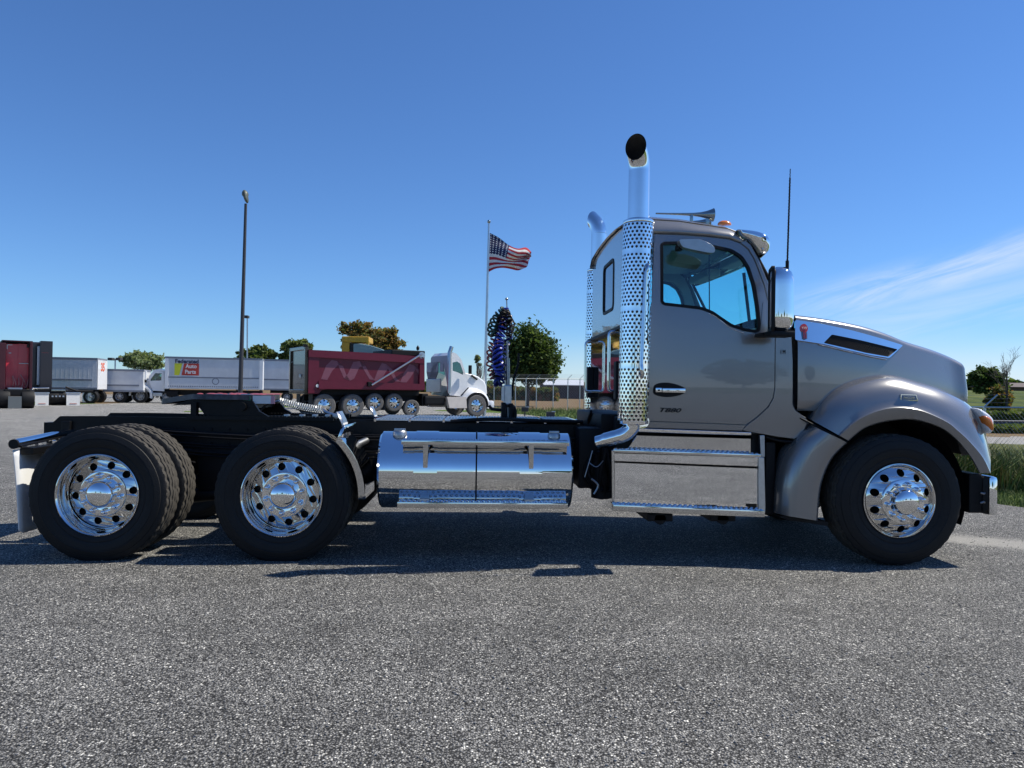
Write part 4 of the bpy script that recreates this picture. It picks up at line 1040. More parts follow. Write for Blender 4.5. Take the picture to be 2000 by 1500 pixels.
# ---------------- exhaust stacks with perforated shields
def shield_bm(cx, cy, z0, z1, R_, lean):
    bm = BM(); n = 22; pitch = 2*PI*R_/n; dz = pitch*.866; rows_n = int((z1-z0)/dz); hr = pitch*.31
    def W_(s, z): a = s/R_; f = (z-z0)/(z1-z0); return bm.verts.new((cx+math.cos(a)*R_+lean*f, cy+math.sin(a)*R_, z))
    for r_ in range(rows_n):
        zc = z0+(r_+.5)*dz
        band = (r_ % 15 == 14)
        for k in range(n):
            sc = (k+(.5 if r_ % 2 else 0))*pitch
            hexo = []
            cell = [(sc-pitch/2, zc-dz/2), (sc, zc-dz/2), (sc+pitch/2, zc-dz/2), (sc+pitch/2, zc), (sc+pitch/2, zc+dz/2), (sc, zc+dz/2), (sc-pitch/2, zc+dz/2), (sc-pitch/2, zc)]
            co = [W_(*p) for p in cell]
            if band: bm.faces.new(co); continue
            ho = [W_(sc+math.cos(a)*hr, zc+math.sin(a)*hr) for a in [math.radians(x) for x in (225, 270, 315, 0, 45, 90, 135, 180)]]
            for i in range(8): j = (i+1) % 8; bm.faces.new((co[i], co[j], ho[j], ho[i]))
    bmesh.ops.remove_doubles(bm, verts=bm.verts[:], dist=.0004)
    return bm, z0+rows_n*dz
def stack(cx, cy, sgn):
    zb = P(1232, 822, 5.68).z; zs = P(1246, 432, 5.68).z; ztop = P(1252, 335, 5.68).z; lean = P(1247, 432, 5.68).x-P(1236, 822, 5.68).x
    root = obj('exhaust_stack', tube(BM(), [(cx+lean*.0, cy, zb-.02), (cx+lean*.98, cy, zs), (cx+lean*1.12, cy, ztop)], .083, 40), M['chrome'], T, smooth=40)
    b, _ = shield_bm(cx, cy, zb, zs, .118, lean); sh_ = obj('heat_shield', b, M['chrome'], root, smooth=60); sh_['kind'] = 'stuff'; 
    b = BM(); lathe(b, [(.10, zb), (.10, zs-.01)], cen=(cx+lean*.4, cy, 0), axis='Z', seg=24); obj('muffler', b, M['soot'], root)
    b = BM(); x1 = cx+lean; lathe(b, [(.084, 0), (.10, -.002), (.119, -.014), (.121, -.03), (.119, -.036)], cen=(x1, cy, zs+.012), axis='Z', seg=40); lathe(b, [(.084, 0), (.119, .01), (.121, .03), (.118, .03)], cen=(cx, cy, zb-.03), axis='Z', seg=40); obj('shield_collar', b, M['chrome'], root, smooth=50)
    # swept, slash-cut tip: turns outwards and a little to the back, cut off steeply
    x0 = cx+lean*1.12; dx_, dy_ = -.50, -.866*sgn
    def sweep(r_, z_lo, m_, nm, ext=0):
        path = [Vector((x0, cy, ztop-z_lo))]
        for k in range(1, 15):
            a = math.radians(50)*k/14; h, z = .17*(1-math.cos(a)), .17*math.sin(a); path.append(Vector((x0+dx_*h, cy+dy_*h, ztop+z)))
        e_ = path[-1]; t_ = Vector((dx_*math.sin(math.radians(50)), dy_*math.sin(math.radians(50)), math.cos(math.radians(50))))
        for s_ in (.06, .12, .20, .28): path.append(e_+t_*s_)
        b = tube(BM(), path, r_, 40, cap=False)
        pn = Vector((dx_*.97, dy_*.97, .06)).normalized(); co = e_+t_*.050+Vector((dx_, dy_, 0))*-.0
        bmesh.ops.bisect_plane(b, geom=b.verts[:]+b.edges[:]+b.faces[:], plane_co=co, plane_no=pn, clear_outer=True)
        fixn(b)
        if ext: bmesh.ops.reverse_faces(b, faces=b.faces[:])
        return obj(nm, b, m_, root, smooth=60)
    sweep(.083, .0, M['chrome'], 'stack_tip'); sweep(.0795, .05, M['soot'], 'stack_bore', 1)
    # curved elbow from the foot of the stack to the pipe under the frame
    if True:
        e0 = Vector((cx, cy, zb-.0)); p1 = P(1233, 836, 5.69); p2 = P(1218, 849, 5.71); p3 = P(1194, 856, 5.75); p4 = P(1166, 864, 5.80)
        pts = [e0, p1, p2, p3, p4]
        if sgn < 0: pts = [Vector((p.x, far(p.y), p.z)) for p in pts]
        b = tube(BM(), cr(pts, 8), [.058]*20+[.056]*8+[.050]*5, 28); obj('exhaust_elbow', b, M['chrome'], root, smooth=60)
    return root
SX = P(1236, 822, 5.68).x
stack(SX, 5.68, 1); st2 = stack(SX+.07, far(5.68), -1)
# grab handle in front of the near shield
ga, gb = P(1262, 520, 5.55), P(1252, 735, 5.55); bm = BM(); tube(bm, cr([ga+Vector((.05, .2, .02)), ga+Vector((.02, .02, .015)), ga+Vector((0, 0, -.05))], 4)+cr([gb+Vector((0, 0, .1)), gb+Vector((.01, .01, 0)), gb+Vector((.05, .22, 0))], 4), .015, 10); obj('entry_grab_bar', bm, M['alu'], T, smooth=60)
# ---------------- hood
XH0, XH1 = PY(1549.5, 700, lambda x, z: 5.82).x, P(1872, 740, 6.16).x
def yhood(x, z):
    s = min(max((x-XH0)/(XH1-XH0), 0), 1); return 5.815+.40*s**1.6
def ztop_at(x):
    if not rst or x <= rst[0][0]: return rst[0][1] if rst else 2.0
    for (xa_, za_), (xb_2, zb_2) in zip(rst, rst[1:]):
        if x <= xb_2: return za_+(zb_2-za_)*(x-xa_)/max(xb_2-xa_, 1e-6)
    return rst[-1][1]
rst = []
def ytrim(x, z): return yhood(x, z)+.20*max(0, z-(ztop_at(x)-.25))
hood_top = cr([(1546.8, 615.2), (1600, 622), (1670, 635), (1720, 650), (1759, 666), (1810, 682), (1845, 696), (1864, 706)], 3)
for i, (u, v) in enumerate(hood_top):
    s = i/(len(hood_top)-1); r_ = .045+.035*s**.8; p = PY(u, v, lambda x, z: yhood(x, z)+r_*1.5+.05); rst.append((p.x, p.z))
bm = BM(); rows_ = []
for i, (u, v) in enumerate(hood_top):
    s = i/(len(hood_top)-1); r_ = .045+.035*s**.8
    x, zt = rst[i]; y0 = yhood(x, 0); dz_ = .20*max(0, .25-r_*1.05)
    half = [(y0+.02, 1.17), (y0, 1.19), (y0-.006, 1.26), (y0-.004, 1.25+(zt-.25-1.25)*.6), (y0, zt-.252), (y0+dz_*.5, zt-(.25+r_*1.05)/2), (y0+dz_, zt-r_*1.05)]; y0 += dz_
    for k in range(1, 8): a = PI/2*k/8; half.append((y0+r_*1.5*(1-math.cos(a)), zt-r_+r_*math.sin(a)))
    half += [(y0+r_*1.5+.04, zt+.006), (y0+r_*1.5+.25, zt+.03)]
    rows_.append([(x, y, z) for y, z in half]+[(x, YC, zt+.045)]+[(x, far(y), z) for y, z in reversed(half)])
last = rows_[-1]; cz_ = 1.35
rows_.append([(x+.014, y+(YC-y)*.02, z-(.008 if z > 1.4 else 0)) for x, y, z in last]); rows_.append([(x+.020, y+(YC-y)*.08, z-.035 if z > 1.4 else z) for x, y, z in last])
grid(bm, rows_); fixn(bm); hood = obj('hood', bm, M['paint'], T, smooth=60)
gx = last[0][0]
s = BM(); gl = [(last[0][1]+.06, .80), (far(last[0][1])-.06, .80), (far(last[0][1])-.06, last[7][2]), (YC, last[7][2]), (last[0][1]+.06, last[7][2])]
poly(s, [gl], 0, .02)
for v in s.verts: v.co = Vector((gx+.025-v.co.y, v.co.x, v.co.z))
bmesh.ops.recalc_face_normals(s, faces=s.faces[:]); grl = obj('grille', s, M['blackm'], hood)
for k in range(9):
    bm = BM(); yy = last[0][1]+.14+k*(far(last[0][1])-last[0][1]-.28)/8; tube(bm, [(gx+.020, yy, .86), (gx+.020, yy, last[7][2]-.06)], .010, 6); obj('grille_bar', bm, M['chrome'], hood)
# chrome air-intake trim along the top of the hood side
def yh(dy): return lambda x, z: ytrim(x, z)+dy
def hz(u, v): p = PY(u, v, ytrim); return (p.x, p.z)
xh = [XH0+.06*k for k in range(26)]
trim = [(1551.5, 625), (1600, 632), (1660, 645), (1715, 660), (1762, 674.5), (1735, 699.5), (1700, 694), (1650, 683), (1608, 672.5), (1551.5, 664)]
hole = [(1623, 653.5), (1680, 665), (1751, 682.5), (1733, 697), (1690, 689.5), (1607, 670)]
bm = BM(); poly(bm, [[hz(*p) for p in rnd(trim, 3, 2)], [hz(*p) for p in rnd(hole, 2, 2)]], -.016, .004, yfun=ytrim, xcuts=xh, zcuts=[1.5+.04*k for k in range(14)]); o = obj('intake_trim', bm, M['chrome'], hood, smooth=25); bevel(o, .005, 2, 50); itr = o
mirror_obj(o, hood)
bm = BM(); poly(bm, [[hz(*p) for p in hole]], -.006, .002, yfun=ytrim, xcuts=xh, zcuts=[1.5+.04*k for k in range(14)]); ig = obj('intake_mesh', bm, M['blackm'], hood); mirror_obj(ig, hood)
bm = BM()
for k in range(34):   # diagonal mesh wires
    u0 = 1600+k*4.4
    for du in (14, -14):
        a, b_ = (u0, 672), (u0+du, 650); pts = []
        for q in range(9):
            u, v = a[0]+(b_[0]-a[0])*q/8, a[1]+(u0-1607)*.215+(b_[1]-a[1])*q/8
            top = 653.5+(u-1623)*.226; bot = 670+(u-1607)*.218; left = 1607+(670-v)*.95; right = 1751-(v-682.5)*1.25
            if top+1 < v < bot-1 and left < u < right: p = PY(u, v, lambda x, z: ytrim(x, z)-.008); pts.append(p)
        if len(pts) > 1: tube(bm, pts, .0016, 4, cap=False)
o = obj('mesh_wire', bm, M['blackm'], hood); o['kind'] = 'stuff'
bm = BM(); tube(bm, [PY(u, v, yh(-.010)) for u, v in ((1600, 672.5), (1650, 684.5), (1700, 696), (1732, 702))], .0045, 6); obj('intake_beading', bm, M['chrome'], hood)
# enamel badge, a red disc over a striped shield foot
e = PY(1570.5, 646, yh(-.018)); sb_ = 247.
def onb(pts, y0, y1): bm = BM(); return poly(bm, [[(e.x+x/sb_, e.z+z/sb_) for x, z in pts]], y0, y1, yfun=ytrim, zcuts=[e.z-.06+.01*k for k in range(12)])
obj('hood_badge', onb(ell(0, 5, 7.5, 9, 20), -.026, -.012), M['red'], itr)
obj('badge_foot', onb(((-5.5, -3), (5.5, -3), (4.6, -16), (0, -18), (-4.6, -16)), -.024, -.012), mat('blue_grey_enamel', (.10, .14, .22), .3, .3), itr)
for x in (-1.9, 1.9): obj('badge_stripe', onb(((x-.7, -4), (x+.7, -4), (x+.6, -15.5), (x-.6, -15.5)), -.027, -.012), M['red'], itr)
put_text('badge_letters', 'KW', .034, (e.x, ytrim(e.x, e.z+.02)-.0285, e.z+5/sb_), M['white'], itr, wide=.75, ext=.0015)
# ---------------- front fender
def ring(pts, n):
    c = cr(pts, 10); L_ = [0]
    for a, b_ in zip(c, c[1:]): L_.append(L_[-1]+math.hypot(b_[0]-a[0], b_[1]-a[1]))
    o = []
    for k in range(n+1):
        t = L_[-1]*k/n; j = 0
        while j < len(L_)-2 and L_[j+1] < t: j += 1
        f = (t-L_[j])/max(L_[j+1]-L_[j], 1e-9); o.append((c[j][0]+(c[j+1][0]-c[j][0])*f, c[j][1]+(c[j+1][1]-c[j][1])*f))
    return o
NF = 44
lip = ring([(1658, 861), (1685, 839), (1712, 828), (1745, 821.5), (1784, 820.5), (1832, 834), (1862, 854), (1886, 881), (1902, 905), (1912, 924)], NF)
cre = ring([(1640, 851), (1668, 826), (1702, 807.5), (1744, 797), (1792, 800), (1847, 823), (1874, 844), (1895, 864), (1920, 894), (1934.5, 924)], NF)
otr = ring([(1575, 815), (1600, 781), (1634, 753), (1685, 736), (1737, 731.5), (1792, 745), (1847, 764), (1900, 798), (1924, 850), (1935, 886)], NF)
def mixr(a, b_, t): return [(p[0]+(q[0]-p[0])*t, p[1]+(q[1]-p[1])*t) for p, q in zip(a, b_)]
rg = [(lip, 5.80), (lip, 5.690), (mixr(lip, cre, .12), 5.676), (mixr(lip, cre, .85), 5.660), (cre, 5.658), (mixr(cre, otr, .05), 5.672), (mixr(cre, otr, .22), 5.682), (mixr(cre, otr, .42), 5.698), (mixr(cre, otr, .60), 5.722), (mixr(cre, otr, .76), 5.758), (mixr(cre, otr, .88), 5.805), (mixr(cre, otr, .965), 5.86), (otr, 5.93)]
bm = BM(); rows_ = [[P(u, v, y) for u, v in r_] for r_, y in rg]
top = rows_[-1]; rows_.append([Vector((p.x-.0, 6.05, p.z-.006)) for p in top]); rows_.append([Vector((p.x, 6.30, p.z-.05)) for p in top])
grid(bm, rows_); fixn(bm); fen = obj('front_fender', bm, M['paint'], T, smooth=40); mirror_obj(fen)
# rear part of the wheel arch, fixed to the cab
NS = 20
s1 = ring([(1655, 865), (1627, 893), (1609, 930), (1601, 965), (1597, 1017)], NS)
s2 = ring([(1640, 857), (1612, 886), (1590, 925), (1580, 965), (1576, 1014)], NS)
s3 = ring([(1600, 838), (1572, 862), (1551, 905), (1542, 950), (1540, 1008)], NS)
s4 = ring([(1584, 829), (1560, 850), (1533, 890), (1518, 940), (1514, 1002)], NS)
s5 = ring([(1578, 827), (1556, 848), (1522, 880), (1511, 935), (1508, 999)], NS)
bm = BM(); grid(bm, [[P(u, v, y) for u, v in r_] for r_, y in ((s1, 5.80), (s1, 5.69), (mixr(s1, s2, .2), 5.674), (s2, 5.662), (mixr(s2, s3, .5), 5.662), (mixr(s2, s3, .85), 5.672), (s3, 5.69), (mixr(s3, s4, .5), 5.735), (s4, 5.80), (s5, 5.90), (s5, 6.02))]); fixn(bm)
o = obj('fender_extension', bm, M['paint'], T, smooth=50); mirror_obj(o)
bm = BM(); tube(bm, [P(1561, 816, 5.80), P(1578, 824, 5.765), P(1620, 845, 5.70), P(1655, 863, 5.69)], .007, 8); tube(bm, [P(1556, 857, 5.83), P(1568, 845, 5.81), P(1579, 828, 5.79)], .010, 8); tube(bm, cr([P(1548, 770, 5.815), P(1548.5, 792, 5.812), P(1556, 805, 5.81), P(1573, 817, 5.80)], 4), .008, 8); tube(bm, cr([P(1495, 853, 5.835), P(1520, 860, 5.83), P(1552, 862, 5.82), P(1566, 850, 5.81)], 4), .012, 8); obj('fender_seal', bm, M['blackm'], T, smooth=50)
bm = BM()   # black liner of the wheel well
rows_ = []
for a in [math.radians(d) for d in range(-20, 201, 8)]:
    rows_.append([(FX+math.cos(a)*.625, y, .49+math.sin(a)*.640+.0) for y in (5.79, 6.0, 6.35)])
grid(bm, rows_); box(bm, FX-.62, FX+.6, 6.35, 6.37, .5, 1.1)
o = obj('wheel_liner', bm, M['blackm'], T); mirror_obj(o)
bm = BM(); a = P(1500, 862, 5.95); b_ = P(1512, 1002, 5.95); box(bm, P(1492, 900, 5.9).x, P(1511, 900, 5.9).x, 5.86, 6.3, b_.z, a.z, .01)
poly(bm, [XZ([(1505, 1000), (1520, 1008), (1597, 1020), (1597, 1012), (1540, 1002)], 5.9)], 5.72, 6.1); obj('splash_guard', bm, M['blackm'], T)
# fender badge
e = P(1770.5, 776, 5.72)
yb = 5.690; sb_ = 251.
bm = BM(); poly(bm, [rnd([(e.x-17/sb_, e.z+6/sb_), (e.x+15/sb_, e.z+5.5/sb_), (e.x+19/sb_, e.z-7/sb_), (e.x-17.5/sb_, e.z-6.5/sb_)], .006)], yb-.006, yb+.03); fb = obj('fender_badge', bm, M['alu'], fen); bevel(fb, .003)
bm = BM(); poly(bm, [rnd([(e.x-15/sb_, e.z+4.2/sb_), (e.x+13.5/sb_, e.z+3.8/sb_), (e.x+16/sb_, e.z-5/sb_), (e.x-15.5/sb_, e.z-4.8/sb_)], .005)], yb-.0075, yb-.0058); obj('badge_field', bm, mat('badge_blue', (.10, .15, .26), .4, .3), fen)
put_text('badge_lettering', 'PACCAR', .024, (e.x-.002, yb-.009, e.z-.004), M['chrome'], fen, wide=1.0, ext=.001)
# headlamp
def lampshell(pts, ys, name, m):
    bm = BM(); lp = XZ(pts, 5.85); rows_ = []
    c_ = Vector((sum(p[0] for p in lp)/len(lp), sum(p[1] for p in lp)/len(lp)))
    for y, s in ys: rows_.append([(c_.x+(p[0]-c_.x)*s, y, c_.y+(p[1]-c_.y)*s) for p in lp])
    grid(bm, rows_, closed=True); bm.verts.ensure_lookup_table(); n = len(lp); bm.faces.new([bm.verts[k] for k in range(n)]); fixn(bm); return obj(name, bm, m, T, smooth=60)
hl_ = lampshell(cr([(1896, 797), (1908, 801), (1921, 812), (1926, 822), (1925, 838), (1922, 846), (1914, 836), (1904, 815)], 3, True), [(5.745, .55), (5.752, .8), (5.775, .95), (5.82, 1.0), (6.25, 1.0)], 'headlamp', M['lens'])
lampshell(cr([(1903, 811), (1914, 814), (1920, 822), (1922, 840), (1915, 834), (1908, 824)], 3, True), [(5.725, .6), (5.732, .85), (5.75, 1.0), (5.80, 1.0)], 'turn_signal', M['amber'])
bm = BM(); q = P(1915, 815, 5.85); box(bm, q.x-.12, q.x-.0, far(6.2), far(5.76), q.z-.14, q.z+.02, .03); obj('headlamp', bm, M['lens'], T, smooth=50)
# ---------------- bumper
b0, b1 = P(1929, 930, 5.68), P(1950, 1008, 5.68)
bm = BM(); box(bm, b0.x+.015, b1.x, 5.68, far(5.68), b1.z-.0, P(1940, 931, 5.68).z, .03); bump = obj('bumper', bm, M['chrome'], T, smooth=50)
bm = BM(); box(bm, P(1890, 960, 5.78).x, b0.x+.012, 5.76, 6.3, b1.z+.01, b0.z+.01, .01); box(bm, P(1890, 960, 5.78).x, b0.x+.012, far(6.3), far(5.76), b1.z+.01, b0.z+.01, .01); obj('bumper_bracket', bm, M['blackm'], bump)
bm = BM(); a = P(1915, 975, 5.75); tube(bm, cr([(a.x, 5.75, a.z+.05), (a.x+.03, 5.74, a.z+.04), (a.x+.035, 5.74, a.z-.01), (a.x+.0, 5.75, a.z-.03)], 3), .008, 6); obj('tow_hook', bm, M['steel'], bump)
bm = BM(); box(bm, FX+.2, b0.x+.02, 6.2, far(6.2), .42, .60, .02); obj('front_crossmember', bm, M['blackm'], T)
# ---------------- steps and the polished box below the door
def pl(name, pts, y0, y1, m='chrome', par=None, bev=.004): 
    bm = BM(); poly(bm, [XZ(pts, y0)], y0, y1); o = obj(name, bm, M[m], par or T); bevel(o, bev); return o
sb = pl('step_box', [(1200, 903.5), (1480, 915), (1480, 984.5), (1200, 974)], 5.765, 5.80, 'chrome')
pl('upper_panel', [(1199.5, 884.5), (1481, 893), (1480, 911.5), (1200, 900.5)], 5.762, 5.79, 'chrome', sb)
pl('upper_riser', [(1243, 850.5), (1466.5, 857), (1466.5, 884), (1225, 878)], 5.83, 5.85, 'alu', sb)
pl('box_end', [(1194.5, 879), (1200, 880), (1200.5, 998), (1195.5, 997)], 5.70, 6.0, 'alu', sb)
pl('box_frame', [(1481.5, 893), (1492.5, 893.5), (1495, 990), (1493.5, 1010), (1481.5, 1009)], 5.755, 5.80, 'alud', sb)
pl('gap_filler', [(1467, 845), (1493, 846), (1493, 893), (1470, 893)], 5.87, 5.89, 'blackm', sb)
pl('pillar_foot', [(1484, 850), (1493.5, 850), (1494, 893), (1486, 893)], 5.80, 5.84, 'steel', sb)
bm = BM(); box(bm, XZ([(1205, 900)], 5.8)[0][0], XZ([(1478, 900)], 5.8)[0][0], 5.85, 6.35, .50, .93); obj('battery_box', bm, M['blackm'], sb)
def step2(u0, v0, u1, v1, yl, dep, hgt):
    a = P(u0, v0, yl); b_ = P(u1, v1, yl); bm, xa, xb, z = tread_step(u0, v0, u1, v1, yl, dep, hgt)
    sl = (b_.z-a.z)
    for v in bm.verts: v.co.z += sl*((v.co.x-a.x)/(b_.x-a.x)-.5)
    return bm
o = obj('step', step2(1198, 985.5, 1494, 997.5, 5.610, .15, .050), M['alu'], sb, smooth=30)
o = obj('step', step2(1198, 877.5, 1486, 887.5, 5.700, .125, .024), M['alu'], sb, smooth=30)
bm = BM()
for u in (1288, 1410): q = P(u, 1010, 5.75); box(bm, q.x-.10, q.x+.10, 5.72, 6.2, q.z-.03, q.z+.03, .01); lathe(bm, [(0, -.03), (.045, -.03), (.045, .03), (0, .03)], cen=(q.x, 5.75, q.z-.01), seg=12)
obj('step_bracket', bm, M['blackm'], sb)
bm = BM(); box(bm, P(1130, 900, 6.1).x, P(1196, 900, 6.1).x, 6.1, 6.5, .50, 1.0, .02)
rr = random.Random(12)
for k in range(12):
    u = 1150+rr.random()*40; a = P(u, 870+rr.random()*30, 5.95+rr.random()*.3); b_ = P(u+rr.uniform(-8, 14), 950+rr.random()*20, 5.95+rr.random()*.3); md = a.lerp(b_, .5)+Vector((rr.uniform(-.12, .05), 0, rr.uniform(-.08, .02)))
    tube(bm, cr([a, md, b_], 6), rr.choice((.009, .013, .018)), 7)
lathe(bm, [(0, -.2), (.09, -.18), (.09, .18), (0, .2)], cen=(P(1178, 925, 6.05).x, 6.1, P(1178, 930, 6.05).z), axis='Z', seg=18); obj('hose_bundle', bm, M['blackm'], T, smooth=50)
bm = BM(); tube(bm, cr([P(1157, 880, 5.9), P(1150, 905, 5.88), P(1142, 932, 5.88)], 5), .004, 6); tube(bm, cr([P(1150, 903, 5.9), P(1165, 912, 5.88), P(1178, 900, 5.9)], 5), .004, 6); tube(bm, cr([P(1155, 935, 5.9), P(1168, 948, 5.9), P(1160, 965, 5.9)], 5), .008, 6); obj('cable', bm, M['steel'], T)
# ---------------- hose stand behind the cab with its coiled air and electric lines
hx = P(990, 700, YC)
pst = BM(); tube(pst, [P(992, 825, YC), P(991, 700, YC)], .022, 12); tube(pst, [P(991, 700, YC), P(990, 600, YC)], .010, 8); tube(pst, [P(990, 600, YC), P(989.5, 586, YC)], .006, 6)
lathe(pst, [(0, -.014), (.012, -.008), (.015, 0), (.012, .008), (0, .014)], cen=P(989.5, 584, YC), axis='Z', seg=12)
stand = obj('hose_stand', pst, M['steel'], T, smooth=50)
bm = BM(); q0, q1 = P(980, 740, 6.80), P(1003, 790, 6.80); box(bm, q0.x+.02, q1.x-.02, 6.76, 6.90, q1.z, P(990, 752, 6.8).z, .01); box(bm, P(979, 790, 6.8).x, P(984, 790, 6.8).x, 6.72, 6.80, P(980, 783, 6.8).z, P(980, 755, 6.8).z, .003, mi=1); obj('hose_tray', bm, [M['alud'], M['white']], stand)
bm = BM(); box(bm, P(979, 800, 6.8).x, P(988, 800, 6.8).x, 6.74, 6.92, 1.04, P(980, 786, 6.8).z, .01)
tube(bm, cr([P(992, 790, 6.8), P(1003, 797, 6.8), P(1005, 812, 6.8), P(1000, 822, 6.8)], 5), .022, 8); tube(bm, cr([P(998, 788, 6.75), P(999, 800, 6.75), P(996, 824, 6.75)], 5), .018, 8); obj('gladhand_bracket', bm, M['blackm'], stand, smooth=50)
bm = BM(); tube(bm, cr([P(990, 603, YC), P(996, 615, YC), P(1006, 634, YC)], 4), .008, 6); tube(bm, cr([P(1013, 690, 6.8), P(1012, 712, 6.8), P(1003, 742, 6.8), P(1000, 775, 6.8)], 6), .010, 8); tube(bm, cr([P(955, 792, 6.8), P(962, 799, 6.8), P(980, 801, 6.8)], 4), .014, 8); obj('tender_wire', bm, M['blackm'], stand, smooth=50)
def coil(path, r, turns, th, m, nm='coiled_hose'):
    rj = random.Random(turns*7+int(r*1e4)); path = [Vector(p)+(Vector((rj.gauss(0, .016), rj.gauss(0, .03), 0)) if 0 < i else Vector()) for i, p in enumerate(path)]; c = [Vector(p) for p in cr(path, 12)]; bm = BM(); N_ = turns*16; pts = []
    for k in range(N_+1):
        f = k/N_*(len(c)-1); i = min(int(f), len(c)-2); p = c[i].lerp(c[i+1], f-i); a = 2*PI*k/16
        d = (c[i+1]-c[i]).normalized(); d = (d+Vector((.5*math.sin(k*.037+turns), .3*math.cos(k*.05), 0))).normalized(); n1 = d.cross(Vector((0, 1, .2))).normalized(); n2 = d.cross(n1); rr_ = r*(1+.10*math.sin(k*.21))*(.45+.75*min(1, f/(len(c)-1)*1.6))*(1 if f/(len(c)-1) < .9 else .7)
        pts.append(p+n1*math.cos(a)*rr_+n2*math.sin(a)*rr_)
    tube(bm, pts, th, 5, cap=False); return obj(nm, bm, m, stand, smooth=70)
blue = mat('blue_hose', (.006, .012, .12), 0, .35, .1, 9, coat=.4); blue2 = mat('bright_blue_hose', (.012, .03, .30), 0, .35, coat=.4); redh = mat('red_hose', (.24, .015, .012), 0, .4, coat=.3); green = mat('green_hose', (.008, .055, .03), 0, .4, coat=.3)
coil([P(988, 602, 6.80), P(979, 640, 6.76), P(975, 690, 6.74), P(977, 735, 6.74)], .038, 19, .0100, blue2)
coil([P(989, 603, 6.85), P(992, 640, 6.88), P(986, 690, 6.86), P(980, 742, 6.80), P(974, 745, 6.76)], .036, 17, .0100, blue)
coil([P(986, 604, 6.90), P(968, 640, 6.92), P(964, 690, 6.92), P(966, 740, 6.90)], .036, 17, .0095, redh)
coil([P(984, 602, 6.80), P(970, 618, 6.82), P(962, 640, 6.82), P(960, 655, 6.82)], .040, 9, .0105, green)
coil([P(986, 605, 6.75), P(974, 630, 6.72), P(967, 700, 6.72), P(972, 738, 6.74)], .036, 18, .009, M['blackm'])
coil([P(990, 605, 6.8), P(996, 630, 6.8), P(993, 655, 6.8)], .040, 11, .0075, M['blackm'])
# ================================================================ BACKGROUND
class Frame:
    """measuring frame of a vehicle that stands at an angle: local x forward, y to its left"""
    def __init__(s, o, th): s.o = Vector((o[0], o[1], 0)); s.c, s.s = math.cos(th), math.sin(th); s.th = th
    def ray(s, u, v): d = ray(u, v); r = CAM-s.o; return Vector((r.x*s.c+r.y*s.s, -r.x*s.s+r.y*s.c, r.z)), Vector((d.x*s.c+d.y*s.s, -d.x*s.s+d.y*s.c, d.z))
    def Y(s, u, v, yl): o, d = s.ray(u, v); t = (yl-o.y)/d.y; return o+d*t
    def X(s, u, v, xl): o, d = s.ray(u, v); t = (xl-o.x)/d.x; return o+d*t
    def xz(s, pts, yl): return [(lambda p: (p.x, p.z))(s.Y(u, v, yl)) for u, v in pts]
def lpoly(pts, y0, y1, bm=None): bm = bm or BM(); return poly(bm, [pts], y0, y1)
def part(name, bm, m, root, sm=None, parent=None): return obj(name, bm, m, parent or root, smooth=sm, local=True)
burg = mat('burgundy_paint', (.105, .005, .022), .0, .45, .1, 3, coat=.15, spec=.3)
burg2 = mat('pale_burgundy_band', (.19, .07, .10), 0, .45, .1, 3, spec=.3)
greyw = mat('weathered_white_panel', (.60, .62, .64), 0, .45, .12, .6)
trail = mat('grey_rail', (.20, .22, .26), .2, .5, .1, 2)
redc = mat('red_cab_paint', (.62, .035, .06), 0, .35, .12, 2, coat=.4)
redd = mat('dark_red_paint', (.045, .006, .010), 0, .4, .2, 2)
tyreg = mat('dusty_tyre', (.11, .105, .10), 0, .9, .2, 9)
glassf = glass('far_glass', (.35, .52, .52))
cream = mat('cream_plastic', (.62, .56, .50), 0, .5, .08, 3)
def far_wheel_mesh(R_, w, tm, rm):
    bm = BM(); lathe(bm, [(R_*.58, .04), (R_*.62, .0), (R_*.9, .0), (R_*.985, .03), (R_, .06), (R_, w-.06), (R_*.95, w), (R_*.5, w)], seg=36); fixn(bm)
    ty = mk('tyre', bm, [tm]); bm = BM()
    lathe(bm, [(R_*.60, .0), (R_*.585, .01), (R_*.56, .06), (R_*.52, .09), (R_*.30, .07), (R_*.30, .03), (R_*.18, .02), (R_*.17, -.02), (R_*.08, -.035), (0, -.035)], seg=32); fixn(bm)
    for k in range(8): a = 2*PI*k/8; lathe(bm, [(.035, .055), (0, .055)], cen=(math.cos(a)*R_*.43, 0, math.sin(a)*R_*.43), seg=8, mi=1)
    return ty, mk('rim', bm, [rm, M['blackm']])
WH = {}
dullrim = mat('dull_rim', (.30, .31, .32), .1, .5, .2, 9)
def far_wheel(root, x, y, z, R_=.52, w=.3, side=-1, tm=None, rm=None, pa=None):
    key = (R_, w, tm.name if tm else '', rm.name if rm else '')
    if key not in WH: WH[key] = far_wheel_mesh(R_, w, tm or M['tread'], rm or M['alu'])
    o = bpy.data.objects.new('wheel', None); link(o); o.parent = root; o.location = (x, y, z); o.rotation_euler = (0, 0, 0 if side < 0 else PI)
    for nm, me in zip(('tyre', 'rim'), WH[key]): c = bpy.data.objects.new(nm, me); link(c); c.parent = o
    return o
